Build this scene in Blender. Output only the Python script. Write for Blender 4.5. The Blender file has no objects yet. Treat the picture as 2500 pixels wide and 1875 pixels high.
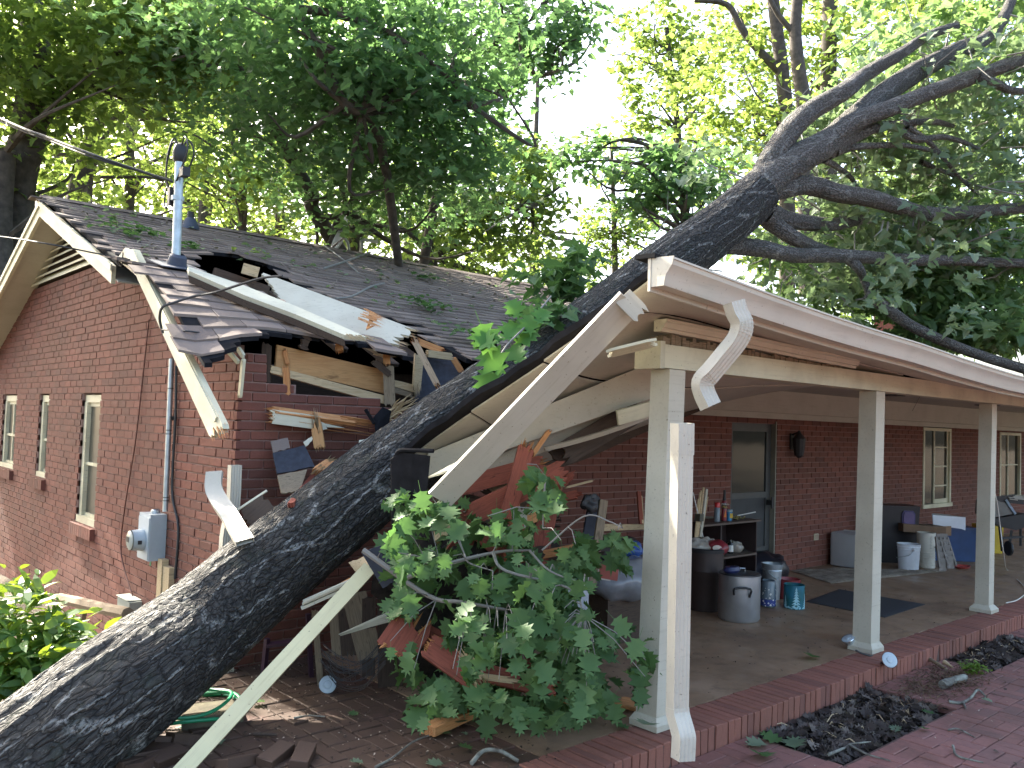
import bpy, bmesh, math, random
import numpy as np
from mathutils import Vector, Matrix
random.seed(7); rng = np.random.default_rng(11)
S = bpy.context.scene; COL = S.collection
# ---------------------------------------------------------------- camera
YAW, PIT, ROL, FPX = math.radians(41.7276), math.radians(2.6063), math.radians(1.8848), 2075.0
CW, CH = 1250.0, 937.5
CAM = np.array([-2.5, -5.65, 1.74])
_f = np.array([math.sin(YAW)*math.cos(PIT), math.cos(YAW)*math.cos(PIT), math.sin(PIT)])
_r0 = np.array([math.cos(YAW), -math.sin(YAW), 0.0]); _u0 = np.cross(_r0, _f)
_r = math.cos(ROL)*_r0 + math.sin(ROL)*_u0; _u = -math.sin(ROL)*_r0 + math.cos(ROL)*_u0
cam = bpy.data.cameras.new('camera'); camo = bpy.data.objects.new('camera', cam); COL.objects.link(camo)
cam.sensor_width = 36; cam.lens = FPX/2500*36; cam.clip_start = 0.05; cam.clip_end = 500
camo.matrix_world = Matrix(((_r[0], _u[0], -_f[0], CAM[0]), (_r[1], _u[1], -_f[1], CAM[1]), (_r[2], _u[2], -_f[2], CAM[2]), (0, 0, 0, 1)))
S.camera = camo
# ---------------------------------------------------------------- light
SUN_EL, SUN_AZ = 36.0, -6.0          # azimuth from +Y towards +X
world = bpy.data.worlds.new('World'); S.world = world; world.use_nodes = True
_nt = world.node_tree; _bg = _nt.nodes['Background']
_sky = _nt.nodes.new('ShaderNodeTexSky'); _sky.sky_type = 'NISHITA'; _sky.sun_disc = False
_sky.sun_elevation = math.radians(SUN_EL); _sky.sun_rotation = math.radians(SUN_AZ)
_sky.air_density = 1.0; _sky.dust_density = 5.0; _sky.ozone_density = 0.6
_nt.links.new(_sky.outputs[0], _bg.inputs[0]); _bg.inputs[1].default_value = 0.15
sl = bpy.data.lights.new('sun', 'SUN'); so = bpy.data.objects.new('sun', sl); COL.objects.link(so)
sl.energy = 4.5; sl.angle = math.radians(0.5); sl.color = (1.0, 0.93, 0.80)
_sd = Vector((math.sin(math.radians(SUN_AZ))*math.cos(math.radians(SUN_EL)), math.cos(math.radians(SUN_AZ))*math.cos(math.radians(SUN_EL)), math.sin(math.radians(SUN_EL))))
so.rotation_euler = _sd.to_track_quat('Z', 'Y').to_euler()
S.view_settings.view_transform = 'Standard'; S.view_settings.look = 'None'
S.view_settings.exposure = 2.45; S.view_settings.gamma = 1.0; S.view_settings.use_curve_mapping = False
S.render.engine = 'CYCLES'
S.cycles.max_bounces = 8; S.cycles.diffuse_bounces = 4; S.cycles.transparent_max_bounces = 8; S.cycles.transmission_bounces = 6
# ---------------------------------------------------------------- helpers
V3 = lambda *a: np.array(a, float)
def unit(v):
    v = np.asarray(v, float); n = np.linalg.norm(v); return v/n if n > 1e-12 else v
def ray(x, y): return _f + _r*((x-CW)/FPX) - _u*((y-CH)/FPX)
def atp(x, y, ax, v):                                  # point of the place seen at (x, y) of the photo on the plane axis = v
    r = ray(x, y); return CAM + r*((v-CAM[ax])/r[ax])
def aZ(x, y, z=0.0): return atp(x, y, 2, z)
def aY(x, y, v=0.0): return atp(x, y, 1, v)
def aX(x, y, v=0.0): return atp(x, y, 0, v)
def aD(x, y, d): return CAM + ray(x, y)*d
def q(x, y): return (x/0.8848, y/0.8848)               # overview to photo pixels
def z3(x, y): return (1600+.3165*x, 1000+.3165*y)
def z3b(x, y): return (2000+.3165*x, 950+.3165*y)
def z4(x, y): return (1750+.339*x, 1425+.339*y)
class MB:
    def __init__(s): s.v = []; s.f = []
    def add(s, vs, fs):
        b = len(s.v); s.v += [tuple(map(float, p)) for p in vs]; s.f += [tuple(b+i for i in f) for f in fs]; return s
    def box(s, lo, hi):
        x0, y0, z0 = lo; x1, y1, z1 = hi
        return s.add([(x0,y0,z0),(x1,y0,z0),(x1,y1,z0),(x0,y1,z0),(x0,y0,z1),(x1,y0,z1),(x1,y1,z1),(x0,y1,z1)],
                     [(0,3,2,1),(4,5,6,7),(0,1,5,4),(1,2,6,5),(2,3,7,6),(3,0,4,7)])
    def hexa(s, bot, top):
        return s.add(list(bot)+list(top), [(0,3,2,1),(4,5,6,7),(0,1,5,4),(1,2,6,5),(2,3,7,6),(3,0,4,7)])
    def bar(s, a, b, w, t, side=(0,0,1)):              # a rectangular bar from a to b
        a = np.array(a, float); b = np.array(b, float); d = unit(b-a); u = np.cross(d, side)
        if np.linalg.norm(u) < 1e-6: u = np.cross(d, (1, 0, .1))
        u = unit(u)*w/2; w2 = unit(np.cross(u, d))*t/2
        return s.hexa([a-u-w2, a+u-w2, a+u+w2, a-u+w2], [b-u-w2, b+u-w2, b+u+w2, b-u+w2])
    def prism(s, pts, off):                            # polygon (3D points) extruded along off
        n = len(pts); off = np.array(off, float)
        return s.add(list(pts)+[np.array(p)+off for p in pts], [tuple(range(n))[::-1], tuple(range(n, 2*n))]+[(i, (i+1) % n, n+(i+1) % n, n+i) for i in range(n)])
    def tube(s, pts, rad, n=8, cap=True, squash=None):
        pts = [np.array(p, float) for p in pts]
        if not hasattr(rad, '__len__'): rad = [rad]*len(pts)
        m = len(pts); b = len(s.v); ref = None
        for i, p in enumerate(pts):
            d = unit(pts[min(i+1, m-1)]-pts[max(i-1, 0)])
            if ref is None:
                ref = np.cross(d, (0, 0, 1) if abs(d[2]) < .9 else (1, 0, 0))
            ref = unit(ref - d*np.dot(ref, d)); o = np.cross(d, ref)
            for k in range(n):
                a = 2*math.pi*k/n; s.v.append(tuple(p+(ref*math.cos(a)+o*math.sin(a))*rad[i]))
        for i in range(m-1):
            for k in range(n):
                s.f.append((b+i*n+k, b+i*n+(k+1) % n, b+(i+1)*n+(k+1) % n, b+(i+1)*n+k))
        if cap: s.f.append(tuple(b+k for k in range(n))[::-1]); s.f.append(tuple(b+(m-1)*n+k for k in range(n)))
        return s
    def lathe(s, c, prof, n=28, sx=1, sy=1, capb=True, capt=False, tilt=None):
        b = len(s.v); c = np.array(c, float)
        for r, z in prof:
            for k in range(n):
                a = 2*math.pi*k/n; p = V3(r*math.cos(a)*sx, r*math.sin(a)*sy, z)
                if tilt is not None: p = tilt @ p
                s.v.append(tuple(c+p))
        for i in range(len(prof)-1):
            for k in range(n):
                s.f.append((b+i*n+k, b+i*n+(k+1) % n, b+(i+1)*n+(k+1) % n, b+(i+1)*n+k))
        if capb: s.f.append(tuple(b+k for k in range(n))[::-1])
        if capt: s.f.append(tuple(b+(len(prof)-1)*n+k for k in range(n)))
        return s
def smooth_path(pts, k=6):
    P = [np.array(p, float) for p in pts]; P = [2*P[0]-P[1]]+P+[2*P[-1]-P[-2]]; out = []
    for i in range(1, len(P)-2):
        for j in range(k):
            t = j/k; a, b, c, d = P[i-1], P[i], P[i+1], P[i+2]
            out.append(.5*((2*b)+(c-a)*t+(2*a-5*b+4*c-d)*t*t+(3*b-a-3*c+d)*t**3))
    out.append(P[-2]); return out
WP = {}                                                # world position of every root / part
def link(o, parent=None, pos=(0, 0, 0)):
    COL.objects.link(o); pos = np.array(pos, float)
    if parent is not None:
        o.parent = parent; o.location = pos-WP[parent.name]
    else: o.location = pos
    WP[o.name] = pos; return o
def mesh_np(name, V, F, flat=True):
    """V (n,3), F list of (m,k) int arrays"""
    me = bpy.data.meshes.new(name); V = np.asarray(V, np.float32)
    me.vertices.add(len(V)); me.vertices.foreach_set('co', V.ravel())
    nl = sum(f.size for f in F); nf = sum(len(f) for f in F)
    me.loops.add(nl); me.loops.foreach_set('vertex_index', np.concatenate([f.ravel() for f in F]).astype(np.int32))
    ls = []; a = 0
    for f in F: ls.append(a+np.arange(len(f))*f.shape[1]); a += f.size
    me.polygons.add(nf); me.polygons.foreach_set('loop_start', np.concatenate(ls).astype(np.int32))
    me.polygons.foreach_set('use_smooth', [False]*nf); me.update(calc_edges=True); return me
def obj(name, mb, mat, parent=None, smooth=False, kind=None, mats=None):
    V = np.array(mb.v); c = (V.min(0)+V.max(0))/2
    me = bpy.data.meshes.new(name); me.from_pydata([tuple(p) for p in V-c], [], mb.f); me.materials.append(mat)
    bm = bmesh.new(); bm.from_mesh(me); bmesh.ops.recalc_face_normals(bm, faces=bm.faces); bm.to_mesh(me); bm.free()
    if smooth:
        me.polygons.foreach_set('use_smooth', [True]*len(me.polygons)); me.set_sharp_from_angle(angle=math.radians(smooth if smooth > 1 else 40))
    o = link(bpy.data.objects.new(name, me), parent, c)
    if kind: o['kind'] = kind
    return o
def thing(name, label, cat, pos, group=None):
    o = bpy.data.objects.new(name, None); o.empty_display_size = .1; link(o, None, pos)
    o['label'] = label; o['category'] = cat
    if group: o['group'] = group
    return o
def tag(o, label, cat, group=None):
    o['label'] = label; o['category'] = cat
    if group: o['group'] = group
    return o
def vnoise(x, y, seed=0, px=None):                     # value noise, optional period in x
    x = np.asarray(x, float); y = np.asarray(y, float); xi = np.floor(x).astype(np.int64); yi = np.floor(y).astype(np.int64)
    fx = x-xi; fy = y-yi; fx = fx*fx*(3-2*fx); fy = fy*fy*(3-2*fy)
    def h(a, b):
        if px: a = a % px
        n = (a*374761393+b*668265263+seed*1442695041) & 0xffffffff; n = ((n ^ (n >> 13))*1274126177) & 0xffffffff
        return ((n ^ (n >> 16)) & 0xffff)/65535.0
    return (h(xi, yi)*(1-fx)+h(xi+1, yi)*fx)*(1-fy)+(h(xi, yi+1)*(1-fx)+h(xi+1, yi+1)*fx)*fy
def inpoly(x, y, P):
    x = np.asarray(x, float); y = np.asarray(y, float); r = np.zeros(x.shape, bool); n = len(P)
    for i in range(n):
        x1, y1 = P[i]; x2, y2 = P[(i+1) % n]
        if y1 == y2: continue
        c = ((y1 > y) != (y2 > y)) & (x < (x2-x1)*(y-y1)/(y2-y1)+x1); r ^= c
    return r
def piece(name, L, W, T, j0=0, j1=0, seed=0, bend=0.0, taper=1.0):
    """board lying along local X, width Y, thickness Z, with splintered ends (j0, j1 = raggedness in metres)"""
    rd = random.Random(seed); n = 9; mb = MB()
    def end(x, j, sg):
        return [(x+sg*(-j*rd.random()**1.5 if i % 2 else -j*(.55+.45*rd.random())) if j else x, -W/2+W*i/(n-1)) for i in range(n)]
    e0 = end(0, j0, -1); e1 = end(L, j1, 1); m = 7; V = []
    for i in range(n):
        a, b = e0[i], e1[i]
        for k in range(m):
            t = k/(m-1); x = a[0]+(b[0]-a[0])*t; y = a[1]*(1+(taper-1)*x/L); z = bend*4*(x/L)*(1-x/L)
            V.append((x, y, z-T/2)); V.append((x, y, z+T/2))
    F = []; ix = lambda i, k, t: (i*m+k)*2+t
    for i in range(n-1):
        for k in range(m-1):
            F.append((ix(i,k,1), ix(i,k+1,1), ix(i+1,k+1,1), ix(i+1,k,1))); F.append((ix(i,k,0), ix(i+1,k,0), ix(i+1,k+1,0), ix(i,k+1,0)))
        F.append((ix(i,0,0), ix(i,0,1), ix(i+1,0,1), ix(i+1,0,0))); F.append((ix(i,m-1,0), ix(i+1,m-1,0), ix(i+1,m-1,1), ix(i,m-1,1)))
    for k in range(m-1):
        F.append((ix(0,k,0), ix(0,k+1,0), ix(0,k+1,1), ix(0,k,1))); F.append((ix(n-1,k,0), ix(n-1,k,1), ix(n-1,k+1,1), ix(n-1,k+1,0)))
    mb.add(V, F); return mb
def orient(a, b, face):
    """rotation with local X along a->b and local Z as close as possible to face"""
    d = unit(np.array(b, float)-np.array(a, float)); z = np.array(face, float); z = unit(z-d*np.dot(z, d)); y = np.cross(z, d)
    return Matrix(((d[0], y[0], z[0]), (d[1], y[1], z[1]), (d[2], y[2], z[2])))
def board(name, a, b, W, T, mat, face=(0, -1, 0), parent=None, label=None, cat=None, j0=0, j1=0, raw=None, seed=None, bend=0, group=None, taper=1.0):
    """plank from a to b; a thing when parent is None"""
    a = np.array(a, float); b = np.array(b, float); L = float(np.linalg.norm(b-a)); seed = seed if seed is not None else int(abs(a[0]*977+b[2]*331)*10) % 9999
    R = orient(a, b, face); mb = piece(name, L, W, T, j0, j1, seed, bend, taper)
    me = bpy.data.meshes.new(name); me.from_pydata(mb.v, [], mb.f); me.materials.append(mat); me.update()
    if parent is None and raw is None:
        o = bpy.data.objects.new(name, me); COL.objects.link(o); o.location = a; o.rotation_euler = R.to_euler(); WP[o.name] = a
        tag(o, label, cat, group); return o
    if parent is None:
        t = thing(name, label, cat, a, group); o = bpy.data.objects.new('plank', me)
    else:
        t = parent; o = bpy.data.objects.new(name, me)
    COL.objects.link(o); o.parent = t; o.location = a-WP[t.name]; o.rotation_euler = R.to_euler(); WP[o.name] = a
    if raw is not None:
        rd = random.Random(seed+5)
        for (x0, sg, jj) in ((0, -1, j0), (L, 1, j1)):
            if not jj: continue
            k = MB()
            for i in range(12):
                y = rd.uniform(-.42, .42)*W; l = jj*rd.uniform(.3, 1.3); w = W*rd.uniform(.03, .09); zz = rd.uniform(-.4, .4)*T
                k.add([(x0-sg*jj*1.1, y-w, zz-T*.3), (x0-sg*jj*1.1, y+w, zz-T*.3), (x0-sg*jj*1.1, y, zz+T*.4), (x0-sg*jj*.6+sg*l, y+rd.uniform(-.02, .02), zz+rd.uniform(-.02, .02))], [(0,1,2),(0,3,1),(1,3,2),(2,3,0)])
            me2 = bpy.data.meshes.new('splinter'); me2.from_pydata(k.v, [], k.f); me2.materials.append(raw); me2.update()
            o2 = bpy.data.objects.new('splinter', me2); COL.objects.link(o2)
            if parent is None: o2.parent = t; o2.location = a-WP[t.name]; o2.rotation_euler = R.to_euler()
            else: o2.parent = o
            WP[o2.name] = a
    return t if parent is None else o
# ---------------------------------------------------------------- materials
class NB:
    def __init__(s, name):
        s.m = bpy.data.materials.new(name); s.m.use_nodes = True; s.t = s.m.node_tree; s.N = s.t.nodes; s.L = s.t.links
        s.b = s.N['Principled BSDF']; s.out = s.N['Material Output']
    def n(s, typ, **k):
        x = s.N.new('ShaderNode'+typ)
        for a, b in k.items():
            if a in ('op',): x.operation = b
            elif hasattr(x, a): setattr(x, a, b)
        return x
    def lk(s, a, b): s.L.new(a, b)
    def coord(s, kind='Object', scale=(1, 1, 1), rot=(0, 0, 0)):
        c = s.n('TexCoord'); m = s.n('Mapping'); m.inputs['Scale'].default_value = scale; m.inputs['Rotation'].default_value = rot
        s.lk(c.outputs[kind], m.inputs[0]); return m.outputs[0]
    def noise(s, vec, sc, det=4, rough=.55, dist=0):
        x = s.n('TexNoise'); x.inputs['Scale'].default_value = sc; x.inputs['Detail'].default_value = det; x.inputs['Roughness'].default_value = rough; x.inputs['Distortion'].default_value = dist
        if vec is not None: s.lk(vec, x.inputs['Vector'])
        return x.outputs['Fac']
    def ramp(s, fac, stops, interp='LINEAR'):
        r = s.n('ValToRGB'); e = r.color_ramp; e.interpolation = interp
        while len(e.elements) < len(stops): e.elements.new(.5)
        for i, (p, c) in enumerate(stops):
            e.elements[i].position = p; e.elements[i].color = (c, c, c, 1) if not hasattr(c, '__len__') else (*c, 1)
        s.lk(fac, r.inputs[0]); return r.outputs[0]
    def mix(s, fac, a, b, mode='MIX'):
        x = s.n('Mix'); x.data_type = 'RGBA'; x.blend_type = mode
        for sock, v in ((x.inputs[0], fac), (x.inputs[6], a), (x.inputs[7], b)):
            if hasattr(v, 'is_linked'): s.lk(v, sock)
            elif hasattr(v, '__len__'): sock.default_value = (*v, 1)
            else: sock.default_value = v
        return x.outputs[2]
    def math(s, op, a, b=0.0):
        x = s.n('Math', op=op)
        for i, v in enumerate((a, b)):
            if hasattr(v, 'is_linked'): s.lk(v, x.inputs[i])
            else: x.inputs[i].default_value = v
        return x.outputs[0]
    def rnd(s):
        o = s.n('ObjectInfo').outputs['Random']; g = s.n('NewGeometry').outputs['Random Per Island']
        return s.math('FRACT', s.math('ADD', o, g))
    def bump(s, h, st=.3, dist=.01):
        x = s.n('Bump'); x.inputs['Strength'].default_value = st; x.inputs['Distance'].default_value = dist; s.lk(h, x.inputs['Height']); s.lk(x.outputs[0], s.b.inputs['Normal'])
    def set(s, col=None, rough=.7, metal=0, spec=.5):
        if col is not None:
            if hasattr(col, 'is_linked'): s.lk(col, s.b.inputs['Base Color'])
            else: s.b.inputs['Base Color'].default_value = (*col, 1)
        if hasattr(rough, 'is_linked'): s.lk(rough, s.b.inputs['Roughness'])
        else: s.b.inputs['Roughness'].default_value = rough
        s.b.inputs['Metallic'].default_value = metal; s.b.inputs['Specular IOR Level'].default_value = spec
        return s.m
def simple(name, col, rough=.6, metal=0, var=.15, sc=8, spec=.5, bump=.15, dirt=None, dirtamt=.5):
    b = NB(name); c = b.coord(); n = b.noise(c, sc, 6); d = tuple(x*(1-var) for x in col); l = tuple(min(1, x*(1+var)) for x in col)
    out = b.ramp(n, [(.3, d), (.7, l)])
    if dirt is not None: out = b.mix(b.ramp(b.noise(c, sc*.35, 8, .65), [(.45, 0.0), (.72, dirtamt)]), out, dirt)
    if bump: b.bump(b.noise(c, sc*6, 4), bump, .004)
    return b.set(out, rough, metal, spec)
def brick_mat(name, a, b_, c_, rough=.85):
    b = NB(name); r = b.rnd(); base = b.ramp(r, [(0, a), (.5, b_), (1, c_)])
    c = b.coord(); n = b.noise(c, 30, 6, .7); base = b.mix(b.ramp(n, [(.35, 0.0), (.75, .55)]), base, tuple(x*.55 for x in a))
    w = b.n('NewGeometry').outputs['Position']; big = b.noise(w, .9, 5, .6); base = b.mix(b.ramp(big, [(.4, 0.0), (.7, .35)]), base, (.07, .045, .03))
    b.bump(b.noise(c, 90, 5), .35, .004); return b.set(base, rough, 0, .35)
def painted(name, col, dirt=(.16, .12, .07), amt=.45, rough=.55):
    b = NB(name); c = b.coord(); n = b.noise(c, 3, 6, .6); out = b.mix(b.ramp(n, [(.42, 0.0), (.8, amt)]), col, dirt)
    st = b.noise(b.coord(scale=(2, 40, 40)), 1.5, 4); out = b.mix(b.ramp(st, [(.55, 0.0), (.75, .22)]), out, dirt)
    sp = b.noise(c, 60, 2, .5); out = b.mix(b.ramp(sp, [(.70, 0.0), (.74, .6)]), out, (.08, .06, .04))
    b.bump(st, .12, .002); return b.set(out, rough, 0, .4)
def wood(name, a, b_, sc=1.0, rough=.75):
    b = NB(name); c = b.coord(scale=(3*sc, 30*sc, 30*sc)); n = b.noise(c, 1.6, 6, .65, 1.2); out = b.ramp(n, [(.3, a), (.55, b_), (.72, tuple(x*.45 for x in a))])
    g = b.noise(b.coord(scale=(4, 160, 160)), 1, 3); out = b.mix(b.ramp(g, [(.5, 0.0), (.7, .4)]), out, tuple(x*.5 for x in a)); b.bump(g, .4, .003)
    return b.set(out, rough, 0, .3)
M = {}
M['brick'] = brick_mat('wall_brick', (.175, .064, .045), (.215, .078, .055), (.135, .054, .042))
M['paver'] = brick_mat('paver_brick', (.265, .118, .098), (.31, .14, .12), (.20, .105, .094), .65)
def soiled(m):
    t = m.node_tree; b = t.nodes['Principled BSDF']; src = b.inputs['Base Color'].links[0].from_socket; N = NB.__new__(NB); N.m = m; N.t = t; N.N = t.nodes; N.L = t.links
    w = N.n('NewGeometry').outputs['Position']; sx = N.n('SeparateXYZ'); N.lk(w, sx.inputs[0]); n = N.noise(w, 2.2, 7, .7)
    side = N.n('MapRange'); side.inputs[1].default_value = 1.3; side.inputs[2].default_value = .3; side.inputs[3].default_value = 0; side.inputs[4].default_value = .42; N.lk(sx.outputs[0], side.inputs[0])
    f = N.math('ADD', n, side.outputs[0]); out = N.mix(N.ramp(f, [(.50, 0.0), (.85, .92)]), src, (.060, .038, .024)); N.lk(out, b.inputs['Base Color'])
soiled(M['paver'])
M['edging'] = brick_mat('edging_brick', (.29, .112, .08), (.335, .135, .095), (.225, .095, .074), .8)
M['mortar'] = simple('mortar', (.25, .16, .135), .95, var=.2, sc=14)
M['mortar_dark'] = simple('mortar_in_paving', (.10, .06, .048), .95, var=.3, sc=20)
M['cream'] = painted('cream_paint', (.60, .565, .40))
M['tan'] = painted('tan_soffit_paint', (.46, .435, .36), amt=.25)
M['post'] = painted('post_paint', (.53, .50, .40), amt=.3)
M['alu'] = painted('beige_aluminium', (.54, .505, .42), (.25, .22, .18), .25, .38)
M['trim'] = painted('yellowed_trim_paint', (.62, .57, .34), amt=.25)
M['white'] = painted('white_paint', (.60, .57, .43), (.25, .2, .14), .3)
M['rawwood'] = wood('fresh_broken_wood', (.42, .155, .05), (.58, .29, .12))
M['plywood'] = wood('plywood_face', (.40, .20, .08), (.50, .28, .12), .35)
M['palewood'] = wood('pale_lumber', (.42, .30, .16), (.56, .43, .26))
M['oldwood'] = wood('old_grey_wood', (.16, .12, .08), (.26, .20, .13))
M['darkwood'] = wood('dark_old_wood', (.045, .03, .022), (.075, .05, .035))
M['redwood'] = wood('red_stained_board', (.20, .055, .035), (.28, .08, .05))
M['felt'] = simple('black_roof_felt', (.011, .011, .013), .95, var=.4, sc=12, spec=.15)
M['feltblue'] = simple('shingle_back', (.028, .032, .045), .8, var=.3, sc=25)
M['galv'] = simple('galvanised_steel', (.42, .47, .50), .42, .75, .2, 14)
M['greybox'] = simple('grey_meter_paint', (.40, .46, .50), .5, .1, .08, 6, dirt=(.2, .2, .18), dirtamt=.25)
M['iron'] = simple('black_rubber', (.02, .02, .022), .55)
M['wire'] = simple('dark_wire', (.03, .03, .03), .6)
M['boot'] = simple('lead_boot', (.055, .065, .095), .6, .1)
def shingle():
    b = NB('asphalt_shingle'); r = b.rnd(); base = b.ramp(r, [(0, (.13, .095, .078)), (.5, (.19, .145, .118)), (1, (.25, .195, .160))])
    c = b.coord(); g = b.noise(c, 260, 2, .7); base = b.mix(b.ramp(g, [(.35, 0.0), (.7, .6)]), base, (.20, .17, .16)); w = b.n('NewGeometry').outputs['Position']
    base = b.mix(b.ramp(b.noise(w, 1.4, 6), [(.5, 0.0), (.75, .5)]), base, (.045, .042, .036)); b.bump(g, .5, .003)
    return b.set(base, .9, 0, .25)
M['shingle'] = shingle()
def glass_dark(name, col=(.03, .04, .04), rough=.06):
    b = NB(name); b.bump(b.noise(b.coord(), 2.5, 2), .04, .02); return b.set(col, rough, 0, .45)
M['glass'] = glass_dark('window_glass', (.012, .016, .016)); M['screen'] = glass_dark('window_screen', (.05, .048, .036), .3)
def leafmat(name, a, b_, c_, tr=.45, yel=(.30, .34, .03), spec=.4, tv=1.5):
    b = NB(name); r = b.rnd(); col = b.ramp(r, [(0, a), (.5, b_), (1, c_)]); b.set(col, .5, 0, spec)
    t = b.n('BsdfTranslucent'); b.lk(b.mix(.6, col, yel), t.inputs[0]); m = b.n('MixShader'); m.inputs[0].default_value = tr
    b.lk(b.b.outputs[0], m.inputs[1]); b.lk(t.outputs[0], m.inputs[2]); b.lk(m.outputs[0], b.out.inputs[0]); return b.m
M['leaf'] = leafmat('oak_leaf', (.05, .105, .038), (.075, .14, .05), (.10, .18, .06), .57, (.38, .52, .09))
M['leafyel'] = leafmat('sunlit_tone_leaf', (.06, .12, .03), (.09, .15, .035), (.12, .18, .04), .6, (.42, .56, .11))  # oak leaf copy, sunlight put into its yellower colour
M['leafblue'] = leafmat('shade_tone_leaf', (.045, .10, .05), (.07, .14, .065), (.10, .18, .08), .52, (.24, .44, .12))  # oak leaf copy, shade put into its bluer colour
M['leafnear'] = leafmat('broken_oak_leaf', (.048, .10, .038), (.075, .145, .052), (.11, .19, .075), .35, (.16, .34, .07), .22)
M['leafpale'] = leafmat('leaf_underside', (.14, .20, .13), (.20, .26, .17), (.11, .18, .10), .4, (.3, .45, .15))
M['leaffall'] = leafmat('fallen_crown_leaf', (.07, .13, .06), (.10, .18, .08), (.15, .23, .11), .5, (.34, .52, .14))
M['shrub'] = leafmat('shrub_leaf', (.05, .13, .02), (.08, .19, .03), (.13, .24, .04), .35, (.4, .5, .03), .7)
def barkmat(name, dark, mid, pale, streak=.5, sc=1.0, width=.062, lo=.44):
    b = NB(name); a2 = b.n('Attribute'); a2.attribute_name = 'bc'; uv = a2.outputs['Vector']
    def mp(x, y, src=uv):
        m = b.n('Mapping'); m.inputs['Scale'].default_value = (x*sc, y*sc, 1); b.lk(src, m.inputs[0]); return m.outputs[0]
    def noi(vec, s_, det=4, r=.6):
        x = b.n('TexNoise'); x.noise_dimensions = '2D'; x.inputs['Scale'].default_value = s_; x.inputs['Detail'].default_value = det; x.inputs['Roughness'].default_value = r; b.lk(vec, x.inputs['Vector']); return x
    wv = noi(mp(1, .5), 9, 4, .65); ad = b.n('VectorMath'); ad.operation = 'MULTIPLY_ADD'; b.lk(wv.outputs['Color'], ad.inputs[0]); ad.inputs[1].default_value = (.085/sc, .12/sc, 0); b.lk(uv, ad.inputs[2])
    def vor(x, y, s_=1.0):
        v = b.n('TexVoronoi'); v.voronoi_dimensions = '2D'; v.feature = 'DISTANCE_TO_EDGE'; v.inputs['Scale'].default_value = s_; b.lk(mp(x, y, ad.outputs[0]), v.inputs['Vector']); return v.outputs['Distance']
    f = noi(mp(1, .55), 42, 8, .75).outputs['Fac']; plate = vor(42, 15); col = b.ramp(f, [(.36, dark), (.66, mid)]); col = b.mix(b.ramp(plate, [(.0, .9), (.14, 0.0)]), col, tuple(x*.3 for x in dark))
    line = b.ramp(vor(10, 1.7), [(.0, 1.0), (width*.5, .8), (width, 0.0)]); mask = b.ramp(noi(mp(1, .6), 6, 4, .6).outputs['Fac'], [(lo, 0.0), (lo+.07, 1.0)]); grain = b.ramp(noi(mp(1, .6), 75, 4, .8).outputs['Fac'], [(.42, 0.0), (.52, 1.0)])
    st = b.math('MULTIPLY', b.math('MULTIPLY', line, mask), b.math('MULTIPLY', grain, streak)); col = b.mix(st, col, pale)
    col = b.mix(b.ramp(noi(mp(1, .6), 48, 3, .9).outputs['Fac'], [(.64, 0.0), (.70, streak*.45)]), col, tuple(x*.7 for x in pale))
    col = b.mix(b.ramp(noi(mp(1, .8), 7, 5, .7).outputs['Fac'], [(.55, 0.0), (.72, .4)]), col, (.055, .075, .05))
    hh = b.math('ADD', b.math('MULTIPLY', f, 1.3), b.math('MULTIPLY', b.ramp(plate, [(0, 0.0), (.25, 1.0)]), 1.0)); hh = b.math('ADD', hh, b.math('MULTIPLY', line, .6)); b.bump(hh, 1.0, .022)
    b.set(col, b.ramp(f, [(.4, .55), (.6, .95)]), 0, .35); return b.m
M['bark'] = barkmat('wet_oak_bark', (.030, .029, .027), (.105, .10, .09), (.40, .40, .37), .95)
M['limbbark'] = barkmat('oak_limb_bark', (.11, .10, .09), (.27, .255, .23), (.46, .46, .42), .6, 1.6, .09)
M['farbark'] = simple('tree_bark', (.075, .062, .05), .9, var=.45, sc=10, bump=.8)
# ================================================================ SETTING
def ground():
    X, Yv = np.meshgrid(np.concatenate([np.linspace(-120, -6, 20), np.linspace(-5.5, 12, 71), np.linspace(13, 160, 22)]), np.concatenate([np.linspace(-60, -6, 10), np.linspace(-5.5, 12, 71), np.linspace(13, 200, 22)]), indexing='ij')
    fall = np.clip((Yv-0.6)/6, 0, 1)*np.clip((0.3-X)/1.5, 0, 1)
    Z = -.26-.75*fall + .05*vnoise(X*.8, Yv*.8, 3)+.02*vnoise(X*6, Yv*6, 5)-.03; Z += .05*np.clip((Yv-20)/30, 0, 8)
    n0, n1 = X.shape; V = np.stack([X, Yv, Z], -1).reshape(-1, 3); i, j = np.meshgrid(np.arange(n0-1), np.arange(n1-1), indexing='ij'); a = (i*n1+j).ravel()
    me = mesh_np('ground', V, [np.stack([a, a+n1, a+n1+1, a+1], -1)])
    b = NB('soil_and_litter'); w = b.n('NewGeometry').outputs['Position']; base = b.ramp(b.noise(w, 1.2, 8, .7), [(.3, (.05, .035, .02)), (.5, (.09, .065, .04)), (.7, (.05, .07, .02))])
    base = b.mix(b.ramp(b.noise(w, 30, 4, .8), [(.4, 0.0), (.7, .6)]), base, (.03, .02, .015)); b.bump(b.noise(w, 25, 6, .7), .8, .03); me.materials.append(b.set(base, .95))
    o = link(bpy.data.objects.new('ground', me)); o['kind'] = 'structure'
ground()
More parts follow.
